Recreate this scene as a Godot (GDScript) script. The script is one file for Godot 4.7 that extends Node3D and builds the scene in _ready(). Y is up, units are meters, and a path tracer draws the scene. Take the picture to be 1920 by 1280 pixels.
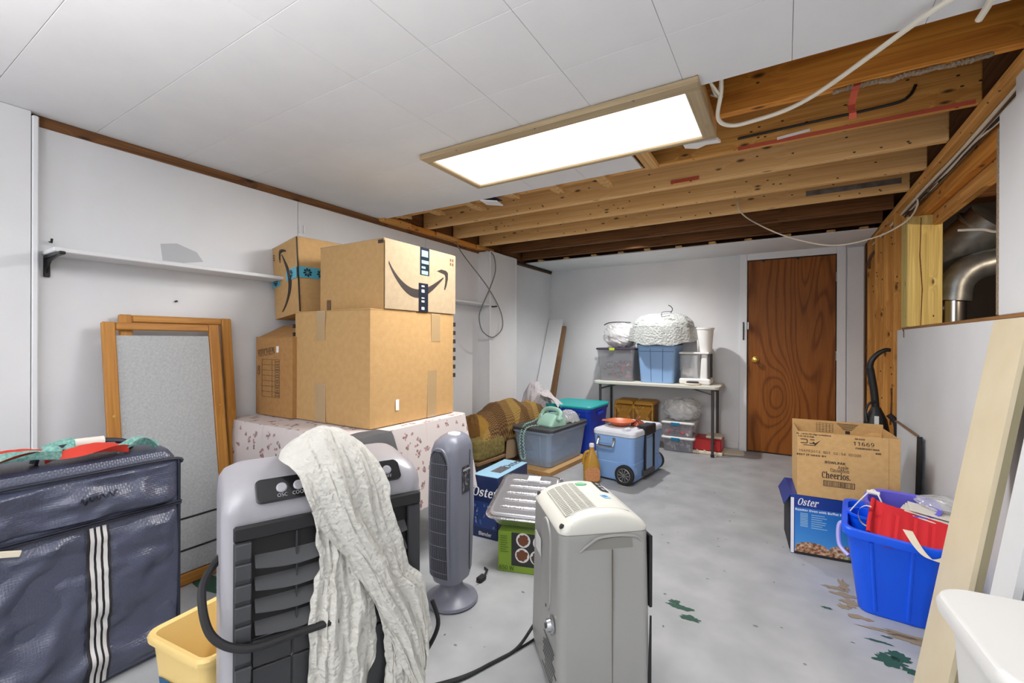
extends Node3D
# A basement storage room. Metres, y up; the room's depth runs along -Z, its joists along X.

func _ready() -> void:
	set_view_and_light()
	make_materials()
	build_floor()
	build_ceiling()
	build_left_wall()
	build_end_wall()
	build_right_wall()
	build_utility_space()
	build_rear()
	build_ceiling_lights()
	build_cables()
	build_table_and_boxes()
	build_left_foreground()
	build_appliances()
	build_middle()
	build_wall_table()
	build_right_side()
	build_small_things()

func set_view_and_light() -> void:
	var cam := Camera3D.new()
	cam.name = "camera"
	cam.fov = 74.87
	cam.near = 0.03
	cam.position = Vector3(0, 1.15, 0)
	cam.basis = Basis(Vector3.UP, deg_to_rad(31.45)) * Basis(Vector3.RIGHT, deg_to_rad(-0.05)) * Basis(Vector3.BACK, deg_to_rad(0.22))
	add_child(cam)
	cam.current = true
	var env := Environment.new()
	env.background_mode = Environment.BG_COLOR
	env.background_color = Color(0.25, 0.26, 0.28)
	env.tonemap_mode = Environment.TONE_MAPPER_LINEAR
	env.tonemap_exposure = EXPOSURE
	env.sdfgi_enabled = true
	env.ssao_enabled = true
	env.ssil_enabled = true
	var we := WorldEnvironment.new()
	we.name = "environment"
	we.environment = env
	add_child(we)

const EXPOSURE := 1.47
const PANEL_ENERGY := 2.35
const UNSEEN_UPLIGHT := 5.2
const UNSEEN_GLOBE := 1.5
const BAY_FILL := 2.0

# ------------------------------------------------------------------ mesh buffer
class MB:
	var v := PackedVector3Array()
	var uv := PackedVector2Array()

	# corners counter-clockwise as seen from outside
	func tri(a: Vector3, b: Vector3, c: Vector3, ua := Vector2.ZERO, ub := Vector2.ZERO, uc := Vector2.ZERO) -> void:
		v.append(a); v.append(b); v.append(c)
		uv.append(ua); uv.append(ub); uv.append(uc)

	func quad(a: Vector3, b: Vector3, c: Vector3, d: Vector3, ua := Vector2(0, 1), ub := Vector2(1, 1), uc := Vector2(1, 0), ud := Vector2(0, 0)) -> void:
		tri(a, b, c, ua, ub, uc)
		tri(a, c, d, ua, uc, ud)

	func join(o: MB, t := Transform3D.IDENTITY) -> MB:
		for p in o.v:
			v.append(t * p)
		uv.append_array(o.uv)
		return self

	func box(c: Vector3, s: Vector3, bev := 0.003, basis := Basis.IDENTITY) -> MB:
		# chamfered box; u runs along the longest side, in metres
		var h := s * 0.5
		var e: float = min(bev, min(h.x, min(h.y, h.z)) * 0.45)
		var long := 0
		if s.y > s.x and s.y >= s.z: long = 1
		elif s.z > s.x and s.z > s.y: long = 2
		var shift := Vector2(fposmod(c.x * 1.7 + c.y * 2.3 + c.z * 0.9, 1.0), fposmod(c.x * 0.7 + c.y * 1.3 + c.z * 2.1, 1.0))
		var put := func(q: Array, n: Vector3) -> void:
			var t := []
			for p: Vector3 in q:
				var w := Vector2.ZERO
				var rest := []
				for ax in 3:
					if ax != long and abs(n[ax]) < 0.9: rest.append(p[ax])
				w.x = p[long] if abs(n[long]) < 0.9 else (rest[1] if rest.size() > 1 else 0.0)
				w.y = rest[0] if rest.size() > 0 else 0.0
				t.append(w + shift)
			var w2 := []
			for p: Vector3 in q:
				w2.append(c + basis * p)
			var nn: Vector3 = (q[1] - q[0]).cross(q[2] - q[0])
			var order := [0, 1, 2, 3] if nn.dot(n) > 0 else [3, 2, 1, 0]
			if q.size() == 3:
				order = [0, 1, 2] if nn.dot(n) > 0 else [2, 1, 0]
				tri(w2[order[0]], w2[order[1]], w2[order[2]], t[order[0]], t[order[1]], t[order[2]])
			else:
				quad(w2[order[0]], w2[order[1]], w2[order[2]], w2[order[3]], t[order[0]], t[order[1]], t[order[2]], t[order[3]])
		for ax in 3:
			var b1 := (ax + 1) % 3
			var b2 := (ax + 2) % 3
			for sg: float in [-1.0, 1.0]:
				var q := []
				for k: Vector2 in [Vector2(-1, -1), Vector2(1, -1), Vector2(1, 1), Vector2(-1, 1)]:
					var p := Vector3.ZERO
					p[ax] = sg * h[ax]; p[b1] = k.x * (h[b1] - e); p[b2] = k.y * (h[b2] - e)
					q.append(p)
				var n := Vector3.ZERO
				n[ax] = sg
				put.call(q, n)
			if e > 0.0:
				for s1: float in [-1.0, 1.0]:
					for s2: float in [-1.0, 1.0]:
						var q := []
						for k: Vector2 in [Vector2(-1, 0), Vector2(1, 0), Vector2(1, 1), Vector2(-1, 1)]:
							var p := Vector3.ZERO
							p[ax] = k.x * (h[ax] - e)
							p[b1] = s1 * (h[b1] - (e if k.y > 0.5 else 0.0))
							p[b2] = s2 * (h[b2] - (0.0 if k.y > 0.5 else e))
							q.append(p)
						var n := Vector3.ZERO
						n[b1] = s1; n[b2] = s2
						put.call(q, n.normalized())
		if e > 0.0:
			for sx: float in [-1.0, 1.0]:
				for sy: float in [-1.0, 1.0]:
					for sz: float in [-1.0, 1.0]:
						put.call([Vector3(sx * h.x, sy * (h.y - e), sz * (h.z - e)), Vector3(sx * (h.x - e), sy * h.y, sz * (h.z - e)), Vector3(sx * (h.x - e), sy * (h.y - e), sz * h.z)], Vector3(sx, sy, sz))
		return self

	func loft(rings: Array, cap0 := true, cap1 := true, turn := false) -> MB:
		var m := MB.new()
		var n: int = rings[0].size()
		var k := rings.size()
		for j in k - 1:
			var r: PackedVector3Array = rings[j]
			var s: PackedVector3Array = rings[j + 1]
			for i in n:
				var i2 := (i + 1) % n
				m.quad(r[i], r[i2], s[i2], s[i], Vector2(float(i) / n, float(j) / (k - 1)), Vector2((i + 1.0) / n, float(j) / (k - 1)), Vector2((i + 1.0) / n, (j + 1.0) / (k - 1)), Vector2(float(i) / n, (j + 1.0) / (k - 1)))
		for e: int in [0, 1]:
			if (e == 0 and not cap0) or (e == 1 and not cap1): continue
			var r: PackedVector3Array = rings[0] if e == 0 else rings[k - 1]
			var c := Vector3.ZERO
			for p in r: c += p
			c /= n
			for i in n:
				var a := r[i]
				var b := r[(i + 1) % n]
				if e == 0: m.tri(c, b, a, Vector2(0.5, 0.5), Vector2(b.x, b.z), Vector2(a.x, a.z))
				else: m.tri(c, a, b, Vector2(0.5, 0.5), Vector2(a.x, a.z), Vector2(b.x, b.z))
		var vol := 0.0
		var mid := Vector3.ZERO
		for p in m.v: mid += p
		mid /= m.v.size()
		for i in range(0, m.v.size(), 3):
			vol += (m.v[i] - mid).dot((m.v[i + 1] - mid).cross(m.v[i + 2] - mid))
		if (vol < 0.0) != turn:
			for i in range(0, m.v.size(), 3):
				var t := m.v[i]; m.v[i] = m.v[i + 1]; m.v[i + 1] = t
				var u := m.uv[i]; m.uv[i] = m.uv[i + 1]; m.uv[i + 1] = u
		return join(m)

	func tube(pts: Array, r: float, sides := 8, r1 := -1.0) -> MB:
		var rings := []
		var nrm := Vector3.ZERO
		for i in pts.size():
			var p: Vector3 = pts[i]
			var d: Vector3 = (pts[min(i + 1, pts.size() - 1)] - pts[max(i - 1, 0)]).normalized()
			if nrm == Vector3.ZERO:
				nrm = d.cross(Vector3.UP if abs(d.y) < 0.9 else Vector3.RIGHT).normalized()
			else:
				nrm = (nrm - d * nrm.dot(d)).normalized()
			var bi := d.cross(nrm)
			var rr := r if r1 < 0.0 else lerpf(r, r1, float(i) / (pts.size() - 1))
			var ring := PackedVector3Array()
			for k in sides:
				var a := TAU * k / sides
				ring.append(p + (nrm * cos(a) + bi * sin(a)) * rr)
			rings.append(ring)
		return loft(rings)

	func lathe(profile: Array, n := 24, c := Vector3.ZERO, basis := Basis.IDENTITY, cap0 := true, cap1 := true) -> MB:
		# profile of Vector2(radius, height), from the bottom outside round to the end
		var rings := []
		for p: Vector2 in profile:
			var ring := PackedVector3Array()
			for i in n:
				var a := TAU * i / n
				ring.append(c + basis * Vector3(cos(a) * p.x, p.y, sin(a) * p.x))
			rings.append(ring)
		return loft(rings, cap0, cap1)

	func sheet(nu: int, nv: int, f: Callable) -> MB:
		for j in nv:
			for i in nu:
				var u0 := float(i) / nu; var u1 := (i + 1.0) / nu
				var v0 := float(j) / nv; var v1 := (j + 1.0) / nv
				quad(f.call(u0, v0), f.call(u1, v0), f.call(u1, v1), f.call(u0, v1), Vector2(u0, v0), Vector2(u1, v0), Vector2(u1, v1), Vector2(u0, v1))
		return self

	func prism(poly: PackedVector2Array, depth: float, t := Transform3D.IDENTITY) -> MB:
		# a flat outline in x, y, thickened along +z
		if Geometry2D.is_polygon_clockwise(poly): poly.reverse()
		var idx := Geometry2D.triangulate_polygon(poly)
		var lo := poly[0]; var hi := poly[0]
		for p in poly:
			lo = lo.min(p); hi = hi.max(p)
		var U := func(p: Vector2) -> Vector2: return Vector2((p.x - lo.x) / (hi.x - lo.x), 1.0 - (p.y - lo.y) / (hi.y - lo.y))
		for i in range(0, idx.size(), 3):
			var a := poly[idx[i]]; var b := poly[idx[i + 1]]; var c := poly[idx[i + 2]]
			if (b - a).cross(c - a) < 0.0:
				var s := b; b = c; c = s
			tri(t * Vector3(a.x, a.y, depth), t * Vector3(b.x, b.y, depth), t * Vector3(c.x, c.y, depth), U.call(a), U.call(b), U.call(c))
			tri(t * Vector3(a.x, a.y, 0), t * Vector3(c.x, c.y, 0), t * Vector3(b.x, b.y, 0), U.call(a), U.call(c), U.call(b))
		for i in poly.size():
			var a := poly[i]; var b := poly[(i + 1) % poly.size()]
			quad(t * Vector3(a.x, a.y, 0), t * Vector3(b.x, b.y, 0), t * Vector3(b.x, b.y, depth), t * Vector3(a.x, a.y, depth))
		return self

	func mesh(crease := 38.0) -> ArrayMesh:
		var nt := v.size() / 3
		var fn := PackedVector3Array(); fn.resize(nt)
		var at := {}
		var keys := []
		for t in nt:
			fn[t] = (v[t * 3 + 1] - v[t * 3]).cross(v[t * 3 + 2] - v[t * 3])
			for k in 3:
				var key := Vector3i((v[t * 3 + k] * 20000.0).round())
				keys.append(key)
				if at.has(key): at[key].append(t)
				else: at[key] = [t]
		var cosl := cos(deg_to_rad(crease))
		var vv := PackedVector3Array(); vv.resize(v.size())
		var nn := PackedVector3Array(); nn.resize(v.size())
		var uu := PackedVector2Array(); uu.resize(v.size())
		var order := [0, 2, 1]
		var un := PackedVector3Array(); un.resize(nt)
		for t in nt: un[t] = fn[t].normalized()
		for t in nt:
			for k in 3:
				var s: int = t * 3 + k
				var n := Vector3.ZERO
				for o: int in at[keys[s]]:
					if un[o].dot(un[t]) > cosl: n += fn[o]
				var d: int = t * 3 + order[k]
				vv[d] = v[s]
				nn[d] = n.normalized() if n.length_squared() > 1e-24 else Vector3.UP
				uu[d] = uv[s]
		var arr := []
		arr.resize(Mesh.ARRAY_MAX)
		arr[Mesh.ARRAY_VERTEX] = vv
		arr[Mesh.ARRAY_NORMAL] = nn
		arr[Mesh.ARRAY_TEX_UV] = uu
		var m := ArrayMesh.new()
		m.add_surface_from_arrays(Mesh.PRIMITIVE_TRIANGLES, arr)
		return m

# ------------------------------------------------------------------ shapes
func bx(c: Vector3, s: Vector3, bev := 0.003, basis := Basis.IDENTITY) -> MB:
	return MB.new().box(c, s, bev, basis)

func span(a: Vector3, b: Vector3, bev := 0.003) -> MB:      # a box from corner to corner
	return MB.new().box((a + b) * 0.5, (b - a).abs(), bev)

func rr(w: float, d: float, r: float, y: float, k := 4, cx := 0.0, cz := 0.0) -> PackedVector3Array:
	var ring := PackedVector3Array()
	r = min(r, min(w, d) * 0.499)
	for q in 4:
		var sx: float = [1.0, -1.0, -1.0, 1.0][q]
		var sz: float = [1.0, 1.0, -1.0, -1.0][q]
		for i in k + 1:
			var a := PI * 0.5 * (q + float(i) / k)
			ring.append(Vector3(cx + sx * (w * 0.5 - r) + cos(a) * r, y, cz + sz * (d * 0.5 - r) + sin(a) * r))
	return ring

func tub(w0: float, d0: float, w1: float, d1: float, h: float, r := 0.03, th := 0.003, lip := 0.012, lip_h := 0.02) -> MB:
	# an open tapered container with a turned-out rim
	return MB.new().loft([
		rr(w0 - 0.01, d0 - 0.01, r, 0), rr(w0, d0, r, 0.006), rr(w1, d1, r, h - lip_h), rr(w1 + lip * 2, d1 + lip * 2, r + lip, h - lip_h),
		rr(w1 + lip * 2, d1 + lip * 2, r + lip, h - 0.003), rr(w1 + lip * 2 - 0.006, d1 + lip * 2 - 0.006, r + lip, h), rr(w1 - th * 2, d1 - th * 2, r, h), rr(w0 - th * 2, d0 - th * 2, r, 0.008)])

func curve(pts: Array, steps := 8) -> Array:                 # a smooth line through points
	var out := []
	for i in pts.size() - 1:
		var p0: Vector3 = pts[max(i - 1, 0)]; var p1: Vector3 = pts[i]; var p2: Vector3 = pts[i + 1]; var p3: Vector3 = pts[min(i + 2, pts.size() - 1)]
		for s in steps:
			out.append(p1.cubic_interpolate(p2, p0, p3, float(s) / steps))
	out.append(pts[-1])
	return out

var fnz := FastNoiseLite.new()
func nz(x: float, y: float, z := 0.0, f := 1.0) -> float:
	return fnz.get_noise_3d(x * f, y * f, z * f)

# ------------------------------------------------------------------ nodes
var taken := {}
func numbered(called: String) -> String:
	if not taken.has(called):
		taken[called] = 0
		return called
	taken[called] += 1
	return "%s_%03d" % [called, taken[called]]

func tag(o: Node3D, label: String, category: String, group := "") -> Node3D:
	o.set_meta("label", label)
	o.set_meta("category", category)
	if group: o.set_meta("group", group)
	return o

func thing(called: String, label: String, category: String, at := Vector3.ZERO, yaw := 0.0, group := "") -> Node3D:
	var o := Node3D.new()
	o.name = numbered(called)
	o.position = at
	o.rotation.y = deg_to_rad(yaw)
	add_child(o, true)
	return tag(o, label, category, group)

func setting(called: String, label: String) -> Node3D:
	var o := Node3D.new()
	o.name = called
	o.set_meta("label", label)
	o.set_meta("kind", "structure")
	add_child(o, true)
	return o

func part(parent: Node3D, called: String, shape: Variant, m: Material, label := "", at := Transform3D.IDENTITY, crease := 38.0) -> MeshInstance3D:
	var o := MeshInstance3D.new()
	o.name = called
	if not parent.has_meta("used"): parent.set_meta("used", {})
	var used: Dictionary = parent.get_meta("used")
	if used.has(called):
		used[called] += 1
		o.name = "%s_%03d" % [called, used[called]]
	else:
		used[called] = 0
	o.mesh = shape.mesh(crease) if shape is MB else shape
	o.material_override = m
	o.transform = at
	if label: o.set_meta("label", label)
	parent.add_child(o, true)
	return o

func solo(called: String, label: String, category: String, shape: Variant, m: Material, at := Vector3.ZERO, yaw := 0.0, group := "") -> MeshInstance3D:
	var o := MeshInstance3D.new()
	o.name = numbered(called)
	o.mesh = shape.mesh() if shape is MB else shape
	o.material_override = m
	o.position = at
	o.rotation.y = deg_to_rad(yaw)
	add_child(o, true)
	tag(o, label, category, group)
	return o

func copy(o: Node3D, label: String, at: Vector3, yaw: float, called: String) -> Node3D:
	var c: Node3D = o.duplicate()
	c.name = numbered(called)
	c.position = at
	c.rotation.y = deg_to_rad(yaw)
	add_child(c, true)
	c.set_meta("label", label)
	return c

func frame(at: Vector3, normal: Vector3, up := Vector3.UP) -> Transform3D:   # x to the right, y up, z out of a face
	var z := normal.normalized()
	var x := up.cross(z).normalized()
	return Transform3D(Basis(x, z.cross(x), z), at)

func dense(ring: PackedVector3Array, cuts := 20) -> PackedVector3Array:
	var out := PackedVector3Array()
	for i in ring.size():
		var a := ring[i]
		var b := ring[(i + 1) % ring.size()]
		var n := cuts if a.distance_to(b) > 0.05 else 1
		for k in n: out.append(a.lerp(b, float(k) / n))
	return out

func along(pts: Array, v: float) -> Vector3:                 # a smooth point a share of the way down a line of points
	var f: float = clampf(v, 0.0, 0.9999) * (pts.size() - 1)
	var i := int(f)
	return (pts[i] as Vector3).cubic_interpolate(pts[i + 1], pts[maxi(i - 1, 0)], pts[mini(i + 2, pts.size() - 1)], f - i)

func drape(left: Array, right: Array, nu: int, nv: int, out: Vector3, pleats: float, amp: float, ph: float, dome: Callable) -> MB:
	# crumpled cloth between two edges
	return MB.new().sheet(nu, nv, func(u: float, v: float) -> Vector3:
		var a := along(left, v)
		var b := along(right, v)
		var p := a.lerp(b, u)
		var len := a.distance_to(b)
		var s := u + 0.14 * nz(u * 1.2 + ph, v * 2.0, 0.0, 1.5)
		var pl: float = amp * (0.6 * sin(s * pleats + ph + v * 3.0) + 0.4 * sin(s * pleats * 2.3 + ph * 2.0 - v * 4.0))
		var ridge: float = 0.006 * (0.5 - absf(nz(u * 3.0 + ph, v * 1.2, 0.0, 2.2)) * 2.4) + 0.0022 * (0.5 - absf(nz(p.x * 1.5, p.y + ph, p.z, 26.0)) * 2.0)
		var wob := Vector3(nz(v * 2.0, ph, u, 3.0), nz(v, ph + 4.0, u, 3.0), 0) * 0.012 * (1.0 if u < 0.02 or u > 0.98 else 0.6)
		return p + wob + out * (pl + ridge) + dome.call(u, v))

func words(parent: Node3D, text: String, height: float, at: Transform3D, m: Material, stretch := 1.0, font := "Droid Sans", bold := false, slant := 0.0, called := "lettering") -> MeshInstance3D:
	var t := TextMesh.new()
	t.text = text
	var f := SystemFont.new()
	f.font_names = PackedStringArray([font])
	f.font_weight = 700 if bold else 400
	t.font = f
	t.font_size = 32
	t.pixel_size = height / 23.0
	t.depth = 0.0008
	t.curve_step = 2.0
	var x := at * Transform3D(Basis(Vector3(stretch, 0, 0), Vector3(slant, 1, 0), Vector3(0, 0, 1)), Vector3(0, 0, 0.0006))
	return part(parent, called, t, m, "", x)

# ------------------------------------------------------------------ materials
var M := {}

func mat(c: Color, rough := 0.6, metal := 0.0) -> StandardMaterial3D:
	var m := StandardMaterial3D.new()
	m.albedo_color = c
	m.roughness = rough
	m.metallic = metal
	m.cull_mode = BaseMaterial3D.CULL_DISABLED
	return m

func rgb(r: int, g: int, b: int) -> Color:
	return Color(r / 255.0, g / 255.0, b / 255.0)

func noise_tex(a: Color, b: Color, freq: float, sd := 1, size := 256, oct := 4, normal := false, bump := 4.0) -> NoiseTexture2D:
	var n := FastNoiseLite.new()
	n.seed = sd
	n.frequency = freq
	n.noise_type = FastNoiseLite.TYPE_SIMPLEX_SMOOTH
	n.fractal_octaves = oct
	var t := NoiseTexture2D.new()
	t.width = size
	t.height = size
	t.seamless = true
	t.noise = n
	if normal:
		t.as_normal_map = true
		t.bump_strength = bump
	else:
		var g := Gradient.new()
		g.set_color(0, a)
		g.set_color(1, b)
		t.color_ramp = g
	return t

func tri_mat(a: Color, b: Color, freq: float, rough: float, scale: float, sd := 1, normal_strength := 0.0, nfreq := 0.1) -> StandardMaterial3D:
	var m := mat(Color.WHITE, rough)
	m.albedo_texture = noise_tex(a, b, freq, sd)
	m.uv1_triplanar = true
	m.uv1_scale = Vector3.ONE * scale
	if normal_strength > 0.0:
		m.normal_enabled = true
		m.normal_scale = normal_strength
		m.normal_texture = noise_tex(a, b, nfreq, sd + 7, 256, 3, true)
	return m

func image_mat(im: Image, rough := 0.5, metal := 0.0) -> StandardMaterial3D:
	var m := mat(Color.WHITE, rough, metal)
	m.albedo_texture = ImageTexture.create_from_image(im)
	return m

func wood_image(light: Color, dark: Color, sd: int, w := 512, h := 256, stretch := 9.0, knots := 5, holes := 0) -> Image:
	# grain runs along x; the picture repeats
	var im := Image.create(w, h, false, Image.FORMAT_RGB8)
	var n := FastNoiseLite.new()
	n.seed = sd
	n.frequency = 0.011
	n.fractal_octaves = 3
	var rng := RandomNumberGenerator.new()
	rng.seed = sd
	var ks := []
	for i in knots: ks.append(Vector3(rng.randf() * w, rng.randf() * h, rng.randf_range(5.0, 9.0)))
	var hs := []
	for i in holes: hs.append(Vector2(rng.randf() * w, rng.randf() * h))
	for y in h:
		for x in w:
			var bend := 0.0
			var dk := 0.0
			for k: Vector3 in ks:
				var d := Vector2((fposmod(x - k.x + w * 0.5, w) - w * 0.5) * 0.55, fposmod(y - k.y + h * 0.5, h) - h * 0.5)
				var q: float = exp(-d.length_squared() / (k.z * k.z * 3.0))
				bend += q * 26.0 * sign(d.y)
				dk = max(dk, clampf(1.35 - d.length() / (k.z * 0.8), 0.0, 1.0))
			var yy := y + bend
			var ed: float = min(x, w - x) / 40.0
			var g := n.get_noise_2d(x / stretch, yy * 2.2)
			if ed < 1.0: g = lerpf(n.get_noise_2d(0.0, yy * 2.2), g, ed)
			var fine := n.get_noise_2d(x / 3.0 + 900.0, yy * 14.0)
			var band := 0.5 + 0.5 * sin((yy * 0.16) + g * 9.0)
			var t: float = clampf(0.5 + g * 0.55 + fine * 0.38 + (band - 0.5) * 0.35, 0.0, 1.0)
			var c := dark.lerp(light, t)
			c = c.lerp(dark.darkened(0.55), dk)
			for p: Vector2 in hs:
				if abs(x - p.x) < 4.0 and Vector2((x - p.x) * 0.8, y - p.y).length() < 2.6: c = c.darkened(0.75)
			im.set_pixel(x, y, c)
	return im

func wood(light: Color, dark: Color, sd: int, rough := 0.7, knots := 5, holes := 0, scale := Vector2(1, 3)) -> StandardMaterial3D:
	var m := image_mat(wood_image(light, dark, sd, 512, 256, 9.0, knots, holes), rough)
	m.uv1_scale = Vector3(scale.x, scale.y, 1)
	return m

func weave_normal(size := 128, cells := 16) -> ImageTexture:
	var im := Image.create(size, size, false, Image.FORMAT_RGB8)
	var c := float(size) / cells
	for y in size:
		for x in size:
			var a := sin(x / c * TAU) * 0.5
			var b := sin(y / c * TAU) * 0.5
			var over := (int(x / c) + int(y / c)) % 2
			var h := a if over == 0 else b
			im.set_pixel(x, y, Color(0.5 + h * 0.5, 0.5 + h * 0.5, 0.5 + h * 0.5))
	im.bump_map_to_normal_map(2.0)
	return ImageTexture.create_from_image(im)

func clear_mat(c: Color, alpha: float, rough := 0.15) -> StandardMaterial3D:
	var m := mat(Color(c.r, c.g, c.b, alpha), rough)
	m.transparency = BaseMaterial3D.TRANSPARENCY_ALPHA
	return m

func floral_image() -> Image:
	var im := Image.create(512, 512, false, Image.FORMAT_RGB8)
	im.fill(rgb(214, 205, 203))
	var rng := RandomNumberGenerator.new()
	rng.seed = 5
	for i in 95:
		var p := Vector2(rng.randf() * 512, rng.randf() * 512)
		var big := rng.randf() < 0.5
		for k in (10 if big else 5):
			var q := p + Vector2.from_angle(rng.randf() * TAU) * rng.randf_range(2, 15 if big else 8)
			var c: Color = [rgb(140, 96, 100), rgb(172, 132, 132), rgb(112, 110, 104), rgb(150, 112, 112), rgb(184, 150, 148)][rng.randi() % 5]
			var r := rng.randf_range(2.0, 5.5)
			for y in range(-6, 7):
				for x in range(-6, 7):
					if Vector2(x, y).length() < r: im.set_pixel(posmod(int(q.x) + x, 512), posmod(int(q.y) + y, 512), c)
	return im

func door_image() -> Image:
	# rotary-cut veneer: tall bent loops about a tongue and an eye
	var w := 384
	var h := 1000
	var im := Image.create(w, h, false, Image.FORMAT_RGB8)
	var n := FastNoiseLite.new()
	n.seed = 12
	n.frequency = 0.004
	n.fractal_octaves = 2
	var f := FastNoiseLite.new()
	f.seed = 4
	f.frequency = 0.05
	for y in h:
		for x in w:
			var u := float(x) / w
			var t := float(y) / h
			var hill := (u * 2.4 - 0.4)
			# a tongue hanging from the top right, an eye low in the middle
			var tongue := exp(-pow((u - 0.67 + 0.12 * t) / 0.13, 2.0)) * (1.35 - t * 1.55)
			var eye := exp(-(pow((u - 0.40) / 0.20, 2.0) + pow((t - 0.72) / 0.15, 2.0))) * 1.25
			var lens := exp(-(pow((u - 0.83 - (t - 0.32) * -0.35) / 0.07, 2.0) + pow((t - 0.33) / 0.17, 2.0))) * 0.7
			var field := hill + tongue * 1.1 - eye * 1.5 + lens + n.get_noise_2d(x * 0.9, y * 0.28) * 0.55
			var s := 0.5 + 0.5 * sin(field * 15.0)
			var line := pow(s, 5.0)
			var pores := f.get_noise_2d(x * 3.2, y * 0.12) * 0.5 + f.get_noise_2d(x * 0.6, y * 0.04) * 0.35
			var c := rgb(152, 92, 38).lerp(rgb(114, 62, 22), clampf(line * 0.75 - pores * 0.8 + 0.15, 0.0, 1.0))
			im.set_pixel(x, y, c)
	return im

func throw_image() -> Image:
	# bands of woven zigzags in brown, gold and black
	var im := Image.create(512, 512, false, Image.FORMAT_RGB8)
	for y in 512:
		for x in 512:
			var band := (x / 64) % 4
			var zig := fposmod(y + absf(fposmod(x, 16.0) - 8.0) * 1.0, 14.0)
			var c := rgb(104, 74, 38)
			if band == 0: c = rgb(172, 142, 76) if zig < 8.0 else rgb(128, 98, 48)
			elif band == 1: c = rgb(56, 40, 26) if zig < 6.0 else rgb(140, 104, 58)
			elif band == 2: c = rgb(120, 86, 42) if zig < 9.0 else rgb(50, 36, 24)
			else: c = rgb(84, 60, 34) if zig < 5.0 else rgb(150, 116, 60)
			im.set_pixel(x, y, c)
	return im

func bin_print(seed_: int, base: Color, spots: Array, n: int) -> Image:   # a jumble of small coloured shapes: printed photographs, toys
	var im := Image.create(256, 128, false, Image.FORMAT_RGB8)
	im.fill(base)
	var rng := RandomNumberGenerator.new()
	rng.seed = seed_
	for i in n:
		var c: Color = spots[rng.randi() % spots.size()]
		var p := Vector2i(rng.randi() % 256, rng.randi() % 128)
		var a := rng.randf_range(4, 16)
		var b := rng.randf_range(3, 10)
		var rot := rng.randf() * TAU
		for y in range(-16, 17):
			for x in range(-16, 17):
				var q := Vector2(x, y).rotated(rot)
				if pow(q.x / a, 2) + pow(q.y / b, 2) < 1.0 and p.x + x >= 0 and p.x + x < 256 and p.y + y >= 0 and p.y + y < 128:
					im.set_pixel(p.x + x, p.y + y, c.lerp(base, rng.randf() * 0.25))
	return im

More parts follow.
